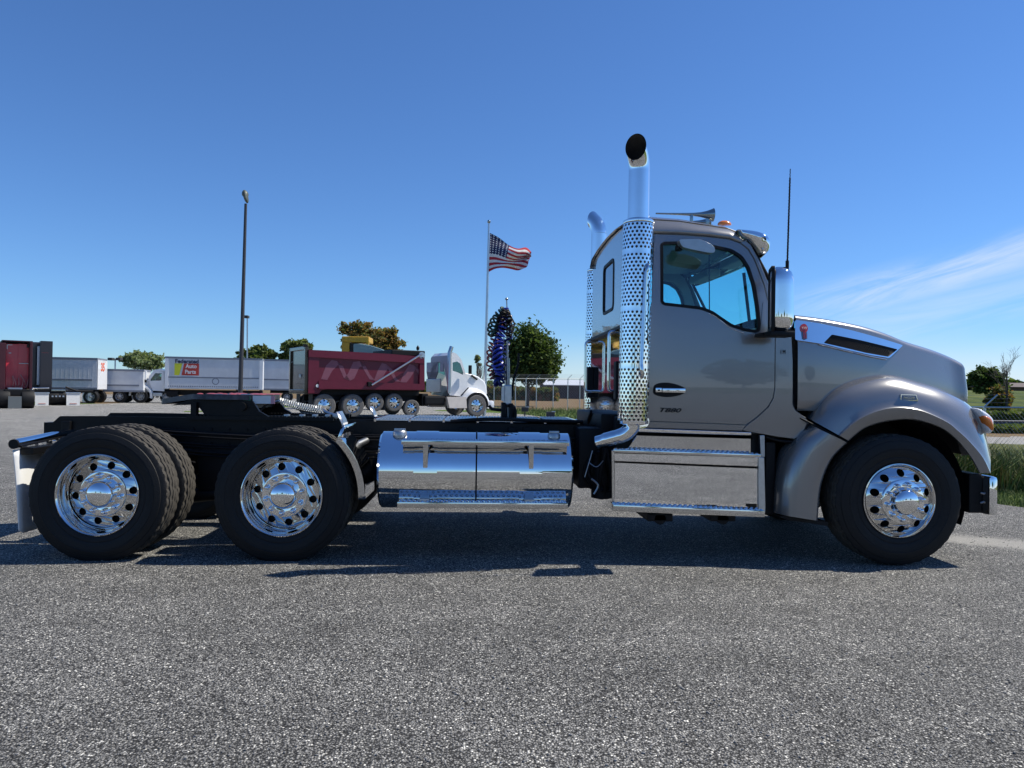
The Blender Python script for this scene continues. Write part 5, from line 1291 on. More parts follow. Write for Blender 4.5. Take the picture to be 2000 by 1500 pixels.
# ---- burgundy dump truck
g = G(690, 815); TH = math.radians(29)
F_ = Frame((g.x-math.sin(-TH)*0-1.25*math.sin(TH), g.y+1.25*math.cos(TH)), TH)   # origin on the centre line, near side plane is y=-1.25
dump = empty('dump_truck', F_.o, TH); tag(dump, 'burgundy dump body on a white cab truck with five axles, parked at an angle', 'dump truck')
NS_ = -1.25
bed = F_.xz([(603, 683), (626, 684), (760, 691), (829, 697), (829, 761.5), (780, 762), (640, 760), (628, 762), (622, 769), (602, 769)], NS_)
xr_ = bed[0][0]; xf_ = bed[3][0]; zt_ = bed[0][1]; zb2 = F_.Y(700, 761, NS_).z
bm = BM()   # hollow tub
poly(bm, [bed], NS_, NS_+.06); poly(bm, [bed], -NS_-.06, -NS_); box(bm, xr_, xf_, NS_+.06, -NS_-.06, zb2, zb2+.08); box(bm, xf_-.06, xf_, NS_+.06, -NS_-.06, zb2+.08, bed[3][1])
body = part('dump_body', bm, burg, dump)
pan = F_.xz([(625, 699), (821, 711), (819, 748), (624, 743.5)], NS_-.0)
top_r = F_.xz([(603, 683.5), (829, 697.5), (829, 710), (624, 698), (603, 697)], NS_-.10)
bm = lpoly(top_r, NS_-.12, NS_); part('side_rail', bm, burg, dump); bm = lpoly(F_.xz([(622, 744), (829, 750), (829, 761.5), (622, 759.5)], NS_-.10), NS_-.14, NS_); part('side_rail', bm, burg, dump)
bm = lpoly(F_.xz([(603, 696), (624, 697), (622, 745), (618, 768), (602, 768)], NS_-.08), NS_-.08, NS_); part('corner_post', bm, burg, dump)
bm = lpoly(F_.xz([(820, 706), (829, 707), (829, 751), (819, 750.5)], NS_-.08), NS_-.10, NS_); part('corner_post', bm, burg, dump)
# pale zigzag band coloured onto the side
zz_u = [628, 636, 648, 655, 668, 682, 696, 706, 720, 734, 744, 760, 772, 790, 806, 817]
def band(us, vs, w): return [(u, v) for u, v in zip(us, vs)]+[(u+w, v) for u, v in reversed(list(zip(us, vs)))]
bm = BM()
wave = [(627, 741), (637, 715), (648, 704), (658, 706), (664, 722), (672, 740), (680, 730), (690, 708), (702, 706), (710, 722), (722, 742), (731, 742), (738, 724), (746, 710), (754, 712), (762, 730), (772, 746), (782, 746), (790, 728), (800, 712), (808, 714), (818, 734)]
up_ = F_.xz([(u, v-1) for u, v in wave], NS_-.004); dn = F_.xz([(u+12, min(v+9, 742+(u-620)*.03)) for u, v in wave], NS_-.004)
for k in range(len(wave)-1):
    q = [up_[k], up_[k+1], dn[k+1], dn[k]]
    vs = [bm.verts.new((x, NS_-.004, z)) for x, z in q]
    try: bm.faces.new(vs)
    except ValueError: pass
bmesh.ops.remove_doubles(bm, verts=bm.verts[:], dist=.001); part('zigzag_band', bm, burg2, dump)
# tailgate, dark and glossy
ztl, zbl = F_.X(541, 686, xr_).z, F_.X(541, 766, xr_).z
tw = mat('tailgate_dark_paint', (.035, .022, .014), .4, .22, .2, 3, coat=.5)
bm = BM(); box(bm, xr_-.08, xr_, NS_, -NS_, zbl, ztl); part('tailgate', bm, tw, dump)
for (y0, y1, z0, z1) in ((NS_-.02, NS_+.16, zbl, ztl), (-NS_-.16, -NS_+.02, zbl, ztl), (NS_, -NS_, ztl-.14, ztl+.02), (NS_, -NS_, zbl-.04, zbl+.16)):
    bm = BM(); box(bm, xr_-.16, xr_-.07, y0, y1, z0, z1, .02); part('tailgate_frame', bm, tw, dump)
bm = BM(); box(bm, xr_-.22, xr_-.05, NS_-.02, NS_+.12, ztl-.02, ztl+.10); part('hinge', bm, M['blackm'], dump); bm = BM(); q = F_.X(592, 733, xr_-.1); box(bm, xr_-.24, xr_-.14, q.y-.06, q.y+.14, q.z-.12, q.z+.04, .02); part('latch', bm, M['steel'], dump)
bm = BM(); q = F_.X(569, 707, xr_-.1); box(bm, xr_-.10, xr_-.085, q.y-.05, q.y+.05, q.z-.04, q.z+.04); part('emblem', bm, M['alud'], dump)
# tarp roller and arm
a, b_ = F_.Y(761, 690, NS_+.3), F_.Y(826, 691, NS_+.3)
bm = BM(); box(bm, a.x, b_.x, NS_+.05, -NS_-.05, F_.Y(800, 695, NS_).z, F_.Y(800, 684, NS_).z, .04); part('tarp_housing', bm, M['blackm'], dump)
bm = BM(); q = F_.Y(824, 694, NS_-.1); lathe(bm, [(0, NS_-.12), (.16, NS_-.12), (.16, NS_+.05)], cen=(q.x, 0, q.z), seg=20); part('tarp_hub', bm, M['alud'], dump)
bm = BM(); tube(bm, [F_.Y(726, 752, NS_-.25), F_.Y(823, 692, NS_-.25)], .045, 8); part('tarp_arm', bm, M['alud'], dump)
bm = BM(); q = F_.Y(722, 750, NS_-.2); box(bm, q.x-.1, q.x+.1, NS_-.26, NS_-.1, q.z-.12, q.z+.1, .02); part('arm_pivot', bm, M['blackm'], dump)
bm = BM(); q = F_.Y(620, 753.5, NS_-.1); lathe(bm, [(0, NS_-.12), (.07, NS_-.12), (.07, NS_-.07)], cen=(q.x, 0, q.z), seg=16); part('side_marker', bm, M['white'], dump)
bm = BM(); lathe(bm, [(0, 0), (.07, .05), (.08, .16), (0, .28)], cen=(F_.Y(816, 686, 0).x, 0, F_.Y(816, 685, 0).z), axis='Z', seg=12); part('beacon', bm, M['blackm'], dump)
for s in (-1, 1):
    bm = BM(); box(bm, xr_+.3, F_.Y(948, 780, NS_).x, s*.43-.05, s*.43+.05, .72, 1.0); part('frame_rail', bm, M['blackm'], dump)
bm = BM(); box(bm, xr_+.2, xf_, -.7, .7, 1.0, zb2); part('subframe', bm, M['blackm'], dump)
whs = [(634, .52), (690, .52), (733, .42), (771, .42), (805, .40)]
for u, R_ in whs:
    x = F_.Y(u, 790, NS_-.02).x; z = {634: .52, 690: .52, 733: F_.Y(733, 786, NS_).z, 771: F_.Y(771, 786, NS_).z, 805: .42}[u]
    far_wheel(dump, x, NS_-.02, z, R_, .3 if R_ < .5 else .58, -1, tyreg); far_wheel(dump, x, -NS_+.02, z, R_, .3 if R_ < .5 else .58, 1, tyreg)
    bm = BM(); tube(bm, [(x, -1.1, z), (x, 1.1, z)], .08, 8); part('axle', bm, M['blackm'], dump)
xw = F_.Y(932, 790, NS_-.02).x; far_wheel(dump, xw, NS_-.02, .54, .54, .32, -1, tyreg); far_wheel(dump, xw, -NS_+.02, .54, .54, .32, 1, tyreg)
for s in (-1, 1):
    bm = BM(); box(bm, xr_+.20, xr_+.22, s*.95-.3, s*.95+.3, .25, 1.05); part('mud_flap', bm, M['blackm'], dump)
bm = BM(); box(bm, xf_+.02, xf_+.35, -1.0, 1.0, .5, 1.1, .04); box(bm, xf_+.1, xf_+1.2, -1.15, -.5, .55, 1.0, .08); part('tank', bm, M['blackm'], dump)
# white cab
xc0 = F_.X(831, 730, F_.Y(874, 760, -1.05).x).x
pc = F_.xz([(877, 766), (877, 694), (884, 687), (892, 690), (903, 704), (909, 726), (921, 731), (935, 734), (948, 744), (951, 752), (956, 766), (960, 783), (954, 784), (948, 774), (938, 767), (926, 768), (916, 779), (913, 797), (872, 797), (870, 773)], -1.05)
cabl = F_.xz([(878, 772), (878, 695), (885, 688), (892, 691), (902, 704), (909, 729), (913, 740), (912, 775)], -1.02)
win = F_.xz([(884, 708), (893, 706), (899, 710), (905, 728), (904, 732), (893, 727), (884, 724)], -1.02)
bm = BM(); poly(bm, [cabl, win], -1.02, -.98); part('cab_side', bm, M['whitep'], dump); bm = BM(); poly(bm, [cabl, win], .98, 1.02); part('cab_side', bm, M['whitep'], dump)
for y in (-1.0, 1.0): bm = BM(); poly(bm, [win], y-.01, y+.01); part('side_window', bm, glassf, dump)
xs_ = [p[0] for p in cabl]; xb_ = min(xs_); zf_ = F_.X(850, 768, xb_).z; zc_ = F_.X(850, 696, xb_).z
bw0, bw1 = F_.X(834, 727, xb_), F_.X(856, 707, xb_); bw2, bw3 = F_.X(860, 726, xb_), F_.X(867, 707, xb_)
def backp(bm, loops, x0, x1):
    s = BM(); poly(s, loops, 0, 1)
    for v in s.verts: v.co = Vector((x0+(x1-x0)*v.co.y, v.co.x, v.co.z))
    bmesh.ops.recalc_face_normals(s, faces=s.faces[:]); me = bpy.data.meshes.new('t'); s.to_mesh(me); s.free(); bm.from_mesh(me)
rc = lambda a, b_: [(min(a.y, b_.y), min(a.z, b_.z)), (max(a.y, b_.y), min(a.z, b_.z)), (max(a.y, b_.y), max(a.z, b_.z)), (min(a.y, b_.y), max(a.z, b_.z))]
wd = rc(bw0, bw1); wd2 = rc(bw2, bw3)
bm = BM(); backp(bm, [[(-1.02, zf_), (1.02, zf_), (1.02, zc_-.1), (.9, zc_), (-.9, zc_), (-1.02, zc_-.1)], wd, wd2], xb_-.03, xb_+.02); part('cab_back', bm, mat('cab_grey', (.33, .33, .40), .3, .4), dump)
bm = BM(); backp(bm, [wd], xb_-.01, xb_); part('rear_window', bm, glassf, dump); bm = BM(); backp(bm, [wd2], xb_-.01, xb_); part('rear_window', bm, glassf, dump)
bm = BM(); q = F_.X(848, 752, xb_); box(bm, xb_-.10, xb_-.03, q.y-.9, q.y+.75, zf_+.05, F_.X(848, 740, xb_).z, .03); part('back_plate', bm, M['steel'], dump)
bm = BM(); rows_ = [[(x, y, z) for y in (-1.0, -.5, 0, .5, 1.0)] for x, z in cabl[1:5]]; grid(bm, rows_); part('cab_roof', bm, M['whitep'], dump, 40)
bm = BM(); rows_ = [[(x+.05*(1-abs(y)), y, z) for y in (-1.0, -.5, 0, .5, 1.0)] for x, z in (cabl[4], cabl[5])]; grid(bm, rows_); part('windscreen', bm, glassf, dump, 40)
hd = F_.xz([(906, 727), (921, 730), (935, 735), (947, 744), (951, 753), (953, 770), (940, 775), (905, 778)], -.85)
bm = lpoly(hd, -.82, .82); o = part('hood', bm, M['whitep'], dump, 30); bevel(o, .08, 3)
for s in (-1, 1):
    bm = BM(); cx_, R_ = xw, .80; rows_ = []
    for k in range(19):
        a = math.radians(-12+k*11); rows_.append([(cx_+math.cos(a)*r_, s*y, .54+math.sin(a)*r_*1.02) for r_, y in ((.60, .85), (.60, 1.20), (.64, 1.22), (.80+.10*max(0, -math.cos(a)), 1.12), (.86+.16*max(0, -math.cos(a)), .80))])
    grid(bm, rows_); fixn(bm); part('front_fender', bm, M['whitep'], dump, 50)
    bm = BM(); rows_ = []
    for k in range(17): a = math.radians(-8+k*12.5); rows_.append([(cx_+math.cos(a)*r_, s*y, .54+math.sin(a)*r_) for r_, y in ((.585, 1.18), (.585, 1.27), (.66, 1.265), (.66, 1.20))])
    grid(bm, rows_); fixn(bm); part('fender_trim', bm, M['blackm'], dump, 50)
    e0, e1 = F_.Y(871, 775, -1.15), F_.Y(908, 797, -1.15)
    bm = BM(); poly(bm, [[(e0.x, e0.z), (e1.x, e0.z), (e1.x+.05, e1.z), (e0.x+.15, e1.z)]], s*1.15-.12, s*1.15+.12); part('step_box', bm, cream, dump)
bm = BM(); a = F_.Y(953, 775, -.9); box(bm, a.x-.1, a.x+.22, -1.18, 1.18, .42, .78, .08); part('bumper', bm, M['whitep'], dump, 40)
bm = BM(); a, b_ = F_.Y(877, 768, -1.1), F_.Y(878, 688, -1.1); tube(bm, [a, b_, b_+Vector((.05, 0, .1)), F_.Y(882, 677, -1.1)], .10, 14); part('exhaust_stack', bm, M['alud'], dump, 50)
bm = BM(); a = F_.Y(918, 722, -1.3); box(bm, a.x-.05, a.x+.08, -1.36, -1.2, a.z-.22, a.z+.22, .03); part('mirror', bm, M['blackm'], dump)
bm = BM(); a, b_ = F_.Y(884, 768, -1.03), F_.Y(909, 745, -1.03); tube(bm, [F_.Y(900, 773, -1.2), F_.Y(915, 757, -1.2)], .03, 6); tube(bm, [F_.Y(921, 733, -.86), F_.Y(932, 741, -.86)], .05, 6); part('hood_vent', bm, M['blackm'], dump)
# ---- white box truck, faces the other way
g = G(274, 787)
TL2 = math.radians(12); F2 = Frame((g.x-1.2*math.sin(TL2), g.y+1.2*math.cos(TL2)), TL2); bt = empty('box_truck', F2.o, TL2); tag(bt, 'white box truck facing away from the silver tractor, red and yellow panel on its side', 'truck')
ns = -1.22
bx = F2.xz([(323, 697), (512, 697.5), (512, 761), (323, 759)], ns)
bm = BM(); box(bm, bx[0][0], bx[1][0], ns, 1.22, bx[3][1], bx[0][1], .03); part('box_body', bm, greyw, bt)
ztop = bx[0][1]
bm = BM(); box(bm, bx[0][0]-.02, bx[1][0]+.02, ns-.03, 1.25, ztop-.10, ztop+.04); part('top_rail', bm, trail, bt)
for u in (325.5, 510): x = F2.Y(u, 730, ns).x; bm = BM(); box(bm, x-.12, x+.12, ns-.03, ns+.05, bx[3][1], ztop-.1); part('corner_post', bm, M['whitep'], bt)
z = F2.Y(400, 737.5, ns).z; bm = BM(); box(bm, bx[0][0]+.2, bx[1][0]-.2, ns-.02, ns, z-.05, z+.05); part('rub_rail', bm, trail, bt)
z = F2.Y(400, 755, ns).z; bm = BM(); n = 42
for k in range(n): x = bx[0][0]+.2+(bx[1][0]-bx[0][0]-.4)*k/n; box(bm, x, x+.09, ns-.012, ns, z-.04, z+.04)
part('reflector_tape', bm, trail, bt)['kind'] = 'stuff'
for k in range(1, 15):
    x = bx[0][0]+(bx[1][0]-bx[0][0])*k/15; bm = BM(); box(bm, x-.012, x+.012, ns-.004, ns, bx[3][1]+.05, ztop-.1); part('panel_seam', bm, greyw, bt)
A1, A2 = F2.Y(341, 709.5, ns), F2.Y(388.5, 733.5, ns); ym = F2.Y(356, 720, ns).x; ym2 = F2.Y(350.5, 720, ns).x
bm = BM(); vs = [bm.verts.new((x, ns-.022, z)) for x, z in ((A1.x, A2.z), (ym2, A2.z), (ym, A1.z), (A1.x, A1.z))]; bm.faces.new(vs); part('logo_yellow_field', bm, mat('sign_yellow', (.60, .62, .03), 0, .5), bt)
bm = BM(); vs = [bm.verts.new((x, ns-.022, z)) for x, z in ((ym2+.15, A2.z), (A2.x, A2.z), (A2.x, A1.z), (ym+.12, A1.z))]; bm.faces.new(vs); part('logo_red_field', bm, mat('sign_red', (.50, .045, .03), 0, .5), bt)
navy = mat('sign_navy', (.012, .012, .06), 0, .5)
c_ = (A1.x+A2.x)/2; put_text('logo_lettering', 'Federated', .40, (c_, ns-.024, F2.Y(360, 706, ns).z), navy, bt, wide=1.02, ext=.004, offset=.012, local=True)
put_text('logo_lettering', 'Auto', .40, (A2.x-.55, ns-.030, A2.z+.68), M['white'], bt, wide=.95, ext=.004, offset=.012, local=True); put_text('logo_lettering', 'Parts', .40, (A2.x-.60, ns-.030, A2.z+.26), M['white'], bt, wide=.95, ext=.004, offset=.012, local=True)
bm = BM(); q = F2.Y(421, 745, ns); lathe(bm, [(.26, ns-.006), (.20, ns-.006)], cen=(q.x, 0, q.z), seg=24); part('round_emblem', bm, trail, bt)
# cab (nose towards -x)
cab_o = F2.xz([(321, 759), (320, 723), (313, 720), (300, 723), (291, 735), (290, 742), (298, 763), (316, 764), (321, 764)], -1.05)
wo = F2.xz([(316, 729), (303, 729), (294, 741), (294, 744), (315, 743)], -1.05)
bm = BM(); poly(bm, [cab_o, wo], -1.05, -1.0); poly(bm, [cab_o, wo], 1.0, 1.05); xx = [p[0] for p in cab_o]; box(bm, max(xx)-.05, max(xx), -1.0, 1.0, cab_o[0][1], cab_o[1][1]); grid(bm, [[(x, y, z) for y in (-1.0, 1.0)] for x, z in cab_o[1:5]]); o = part('cab', bm, M['whitep'], bt)
bm = BM(); poly(bm, [wo], -1.03, -1.02); part('cab_window', bm, glassf, bt)
bm = BM(); box(bm, wo[2][0]+.3, wo[0][0]-.1, -.8, .8, wo[3][1]-.3, wo[3][1]+.22, .1); part('seat', bm, M['dark'], bt)
hd = F2.xz([(295, 741), (290, 742), (272, 746), (260, 756), (256, 765), (257, 778), (262, 783), (270, 770), (298, 764)], -.95)
bm = lpoly(hd, -.92, .92); o = part('hood', bm, M['whitep'], bt, 30); bevel(o, .06, 2)
x = F2.Y(274, 773, -1.2).x
for s in (-1, 1):
    bm = BM(); rows_ = [[(x+math.cos(a)*r_, s*y, .55+math.sin(a)*r_) for r_, y in ((.66, .9), (.66, 1.2), (.78, 1.21), (.86, 1.0))] for a in [math.radians(-15+k*14) for k in range(15)]]; grid(bm, rows_); fixn(bm); part('fender', bm, M['whitep'], bt, 50)
    bm = BM(); a, b_ = F2.Y(299, 767, -1.1), F2.Y(317, 774, -1.1); box(bm, a.x, b_.x, s*1.08-.1, s*1.08+.1, b_.z, a.z, .02); part('side_step', bm, M['alud'], bt)
    far_wheel(bt, x, s*1.22, .52, .52, .3, s, M['rubber'], dullrim)
    far_wheel(bt, F2.Y(324, 780, -1.2).x, s*1.05, .46, .46, .5, s, M['rubber'], dullrim); far_wheel(bt, F2.Y(455, 775, -1.2).x, s*1.22, .5, .5, .55, s, M['rubber'], dullrim)
bm = BM(); box(bm, F2.Y(262, 780, 0).x, bx[1][0], -.45, .45, .6, 1.02); box(bm, F2.Y(330, 780, 0).x, F2.Y(352, 780, 0).x, -1.1, -.5, .5, .95, .05); part('chassis', bm, M['blackm'], bt)
bm = BM(); q = F2.Y(283.5, 735, -1.35); box(bm, q.x-.12, q.x+.1, -1.42, -1.2, F2.Y(283, 742, -1.35).z, F2.Y(283, 724, -1.35).z, .05); part('mirror', bm, M['whitep'], bt); bm = BM(); box(bm, q.x-.05, q.x+.1, -1.43, -1.25, F2.Y(283, 747, -1.35).z, F2.Y(283, 742, -1.35).z, .02); part('mirror', bm, M['blackm'], bt)
bm = BM(); q = F2.Y(276, 747.5, -.93); tube(bm, [F2.Y(266, 750, -.94), F2.Y(279, 746, -.94)], .05, 6); part('hood_vent', bm, M['blackm'], bt)
# ---- semi trailers
def trailer(u0, u1, vt, vb, vg, label, endw=0, grp='semi trailers parked at the back of the lot', yoff=0.0, nw=2, wu=(), line=None, flaps=()):
    g = G((u0+u1)/2, vg); Fr = Frame((g.x-1.2*math.sin(TL2), g.y+1.2*math.cos(TL2)), TL2); t = empty('semi_trailer', Fr.o, TL2); tag(t, label, 'trailer', grp); ns = -1.2
    a, b_ = Fr.Y(u0, vt, ns), Fr.Y(u1, vb, ns)
    bm = BM(); box(bm, a.x, b_.x, ns, 1.2, b_.z, a.z, .03); part('trailer_body', bm, greyw, t)
    bm = BM(); box(bm, a.x-.02, b_.x+.02, ns-.03, 1.23, a.z-.12, a.z+.03); part('top_rail', bm, trail, t); bm = BM(); box(bm, a.x-.02, b_.x+.02, ns-.03, 1.23, b_.z, b_.z+.14); part('bottom_rail', bm, trail, t)
    if line: z = Fr.Y(u0, line, ns).z; bm = BM(); box(bm, a.x, b_.x-.3, ns-.025, ns, z-.06, z+.06); part('rub_rail', bm, trail, t)
    for k in range(1, 10): x = a.x+(b_.x-a.x)*k/10; bm = BM(); box(bm, x-.015, x+.015, ns-.004, ns, b_.z+.14, a.z-.12); part('panel_seam', bm, greyw, t)
    if endw:
        bm = BM(); box(bm, b_.x+.022, b_.x+.05, -1.2, 1.2, b_.z+.02, a.z-.10, .01); part('end_panel', bm, M['whitep'], t)
        put_text('end_lettering', '35', .8, (b_.x+.055, 0, a.z*.72+b_.z*.28), mat('sign_orange', (.60, .10, .03)), t, wide=1.2, ext=.004, offset=.03, rz=PI/2, local=True)
    bm = BM(); box(bm, a.x+.5, b_.x-.3, -.5, .5, b_.z-.25, b_.z); part('chassis', bm, M['blackm'], t)
    for u in wu: 
        x = Fr.Y(u, vg-10, ns).x; far_wheel(t, x, ns, .47, .47, .55, -1, M['rubber'], dullrim); far_wheel(t, x, -ns, .47, .47, .55, 1, M['rubber'], dullrim)
    for u in flaps: q = Fr.Y(u, vg-1, ns); p = Fr.Y(u, vg-21, ns); bm = BM(); box(bm, q.x-.10, q.x+.10, ns+.02, ns+.07, max(q.z, .1), p.z); part('landing_leg', bm, M['white'], t)
    return t
trailer(202, 280, 721, 766, 787, 'low grey trailer between the taller trailer and the white box truck', wu=(233,), line=752, flaps=())
trailer(102, 189, 698, 761, 788, 'tall grey trailer with white end panel, next to the red tractor', endw=189, wu=(176,), line=741, flaps=(163.5, 174))
trailer(516, 600, 702, 763, 786, 'grey trailer mostly hidden behind the burgundy dump truck', line=741, wu=(560,))
for u in (249, 258): pass
# ---- two road tractors seen from behind
def rear_tractor(gu, gv, th, label, cabm, cab_u, vt, vb, flap_us, flm, fl_v, name='parked_tractor'):
    g = G(gu, gv); Fr = Frame((g.x, g.y), th); t = empty(name, Fr.o, th); tag(t, label, 'truck', 'road tractors parked at the back of the lot'); return t, Fr
def wbox(name, u0, v0, u1, v1, Y, dep, m, root, bev=.03, sm=None):
    a, b_ = P(u0, v0, Y), P(u1, v1, Y); bm = BM(); box(bm, a.x, b_.x, Y, Y+dep, b_.z, a.z, bev); return obj(name, bm, m, root, smooth=sm)
def fbox(Fr, name, u0, v0, u1, v1, yl, dep, m, root, bev=.03):
    a, b_ = Fr.Y(u0, v0, yl), Fr.Y(u1, v1, yl); bm = BM(); box(bm, a.x, b_.x, yl, yl+dep, min(b_.z, a.z), max(a.z, b_.z), bev); return part(name, bm, m, root)
def rwheel(Fr, u, yl, root, R_=.5):
    p = Fr.Y(u, 784, yl); bm = BM(); lathe(bm, [(.2, -.28), (R_*.96, -.28), (R_, -.2), (R_, .2), (R_*.96, .28), (.2, .28)], cen=(p.x, yl, R_), axis='X', seg=28); fixn(bm); part('wheel', bm, M['rubber'], root, 40)
blk = mat('black_fairing', (.012, .010, .016), 0, .4, coat=.3); gflap = mat('grey_flap', (.11, .125, .13)); pinkt = mat('pink_text', (.5, .25, .22))
g = G(62, 798); RT = Frame((g.x, g.y), .60); rt = empty('parked_tractor', RT.o, RT.th); tag(rt, 'red tall sleeper tractor seen from behind, cut by the left edge', 'truck', 'road tractors parked at the back of the lot')
fbox(RT, 'cab', -25, 667, 60, 760, 2.1, 2.4, redd, rt, .10)
fbox(RT, 'back_panel', 12, 671, 34.5, 758, 2.0, .1, redc, rt, .02); fbox(RT, 'back_panel', 35.5, 671, 58, 758, 2.0, .1, redc, rt, .02)
fbox(RT, 'side_fairing', -4, 669, 10, 762, 1.2, .8, redd, rt, .03); fbox(RT, 'side_fairing', 59, 666, 62.5, 760, 1.2, .9, redd, rt, .02); fbox(RT, 'roof_fairing', 4, 664, 63, 668, 1.6, 2.4, redd, rt, .05)
fbox(RT, 'vent', 13, 672.5, 24, 674.5, 1.97, .03, M['white'], rt, 0); fbox(RT, 'sticker', 13, 674, 15, 682, 1.97, .03, M['white'], rt, 0); fbox(RT, 'sticker', 17, 688.5, 22, 690.5, 1.97, .03, M['white'], rt, 0)
fbox(RT, 'work_light', 53, 672, 60, 679, 1.85, .15, M['dark'], rt, .02); fbox(RT, 'grab_bar', 37, 709, 57, 711, 1.92, .05, M['white'], rt, .01)
for (u0, v0, u1, v1) in ((24, 735, 22, 758), (25, 734, 30, 760), (36, 738, 32, 758), (40, 732, 50, 756), (45, 742, 36, 760), (55, 740, 44, 762)):
    bm = BM(); tube(bm, cr([RT.Y(u0, v0, 1.9), RT.Y((u0+u1)/2+3, (v0+v1)/2+2, 1.7), RT.Y(u1, v1, 1.9)], 4), .025, 5); part('air_hose', bm, mat('pink_hose', (.5, .22, .2)) if 'pink_hose' not in bpy.data.materials else bpy.data.materials['pink_hose'], rt)
fbox(RT, 'chassis', 8, 760, 60, 774, .3, 3.0, M['blackm'], rt, .05); fbox(RT, 'fifth_wheel', 16, 757, 44, 762, .5, 1.1, M['steel'], rt, .03); fbox(RT, 'mud_flap', 16, 774, 42, 799, 0, .04, gflap, rt, 0)
for u in (6, 54): rwheel(RT, u, .6, rt); rwheel(RT, u, 1.8, rt)
fbox(RT, 'tail_light', -2, 771, 6, 778, .2, .1, M['red'], rt, .02)
g2 = G(112, 792); DT = Frame((g2.x, g2.y), .60); dt = empty('parked_tractor', DT.o, DT.th); tag(dt, 'black tractor with tall dark fairing and two white mud flaps', 'truck', 'road tractors parked at the back of the lot')
fbox(DT, 'cab', 50, 667, 98, 759, 2.2, 2.4, blk, dt, .10); fbox(DT, 'side_fairing', 79, 665.5, 101.5, 762, 1.3, .85, blk, dt, .03); fbox(DT, 'exhaust_stack', 73.5, 676, 77.5, 752, 1.6, .12, M['white'], dt, .04); fbox(DT, 'fairing_seam', 81, 688.5, 95, 689.2, 1.29, .012, M['red'], dt, 0)
fbox(DT, 'chassis', 62, 758, 128, 768, .3, 1.8, M['blackm'], dt, .05); fbox(DT, 'deck_rail', 100, 760, 128, 764, .2, .1, M['hornm'], dt, .02)
bm = BM(); tube(bm, [DT.Y(58, 768, .1), DT.Y(64, 758, .1), DT.Y(96, 758, .1)], .05, 8); part('rear_fender', bm, M['alud'], dt, 60); bm = BM(); tube(bm, [DT.Y(128, 756, .3), DT.Y(150, 764, .3), DT.Y(182, 764, .3)], .06, 8); part('deck_rail', bm, M['blackm'], dt, 60)
for u0, u1 in ((69, 95), (130, 156)):
    fbox(DT, 'mud_flap', u0, 768, u1, 793, .02, .03, M['white'], dt, 0); fbox(DT, 'flap_lettering', u0+6, 787.5, u1-6, 789, 0, .012, pinkt, dt, 0); fbox(DT, 'flap_bracket', u0-2, 766, u1+2, 769, -.02, .08, M['alud'], dt, .01)
for u in (82, 104, 122, 143): rwheel(DT, u, .7, dt); 
for u in (84, 140): rwheel(DT, u, 1.9, dt)
for k in range(4): u = 101+k*7; fbox(DT, 'tail_light', u, 772.5, u+3.5, 775.5, -.0, .04, M['alud'], dt, .005)
# ---- yellow loader behind the dump truck
Yl = 46.0
ld = empty('wheel_loader', (P(700, 760, Yl).x, Yl+1, 0)); tag(ld, 'yellow cab top and grey hood of a machine showing above the dump body', 'loader')
yel = mat('machine_yellow', (.48, .27, .015), 0, .45, .15, 3); teal = mat('grey_green_hood', (.17, .26, .27), 0, .4, .1, 2)
wbox('cab_roof', 667.5, 656.5, 720.5, 669, Yl, 1.9, yel, ld, .06); wbox('cab_post', 667.5, 668, 682, 700, Yl, .25, yel, ld, .02); wbox('cab_post', 715, 668, 720, 690, Yl+.1, .2, yel, ld, .02); wbox('cab_glass', 682, 670, 694, 700, Yl+.15, 1.5, M['dark'], ld, .02)
a = [P(u, v, Yl-.4) for u, v in ((690, 672), (704, 671), (722, 674), (744, 681), (758, 688), (758, 700), (690, 700))]
bm = BM(); poly(bm, [[(p.x, p.z) for p in a]], Yl-.4, Yl+1.2); o = obj('engine_hood', bm, teal, ld); bevel(o, .05, 2)
wbox('machine_body', 660, 698, 770, 750, Yl, 1.8, yel, ld, .1)
for u in (680, 750):
    bm = BM(); p = P(u, 760, Yl); lathe(bm, [(.25, -.3), (.65, -.3), (.7, -.2), (.7, .2), (.65, .3), (.25, .3)], cen=(p.x, Yl+.1, .7), seg=28); fixn(bm); obj('wheel', bm, M['rubber'], ld, smooth=40)
# ---- lamp posts
Yp = 30.0
tp_, bt_ = P(480, 398, Yp), P(469.5, 765, Yp); lp0 = empty('lamp_post', (bt_.x-.02, Yp, 0)); tag(lp0, 'tall dark lamp post with a single floodlight, rising behind the fifth wheel', 'lamp post', 'lamp posts round the lot')
bt0 = Vector((bt_.x-.03, Yp, 0)); bm = BM(); tube(bm, [bt0, bt_, tp_], [.095, .090, .055], 12); obj('pole', bm, mat('dark_pole', (.05, .05, .055), .4, .5, .1, 9), lp0, smooth=50)
a = P(480, 384, Yp); bm = BM(); sub = BM(); bmesh.ops.create_uvsphere(sub, u_segments=16, v_segments=10, radius=1)
for v in sub.verts: v.co = Matrix.Rotation(-.25, 3, 'Y') @ Vector((v.co.x*.11*(1.25 if v.co.z > 0 else .8), v.co.y*.18, v.co.z*.27)); v.co += a
me = bpy.data.meshes.new('t'); sub.to_mesh(me); sub.free(); bm.from_mesh(me); obj('lamp_head', bm, mat('weathered_lamp', (.10, .11, .09), .3, .5, .3, 9), lp0, smooth=60)
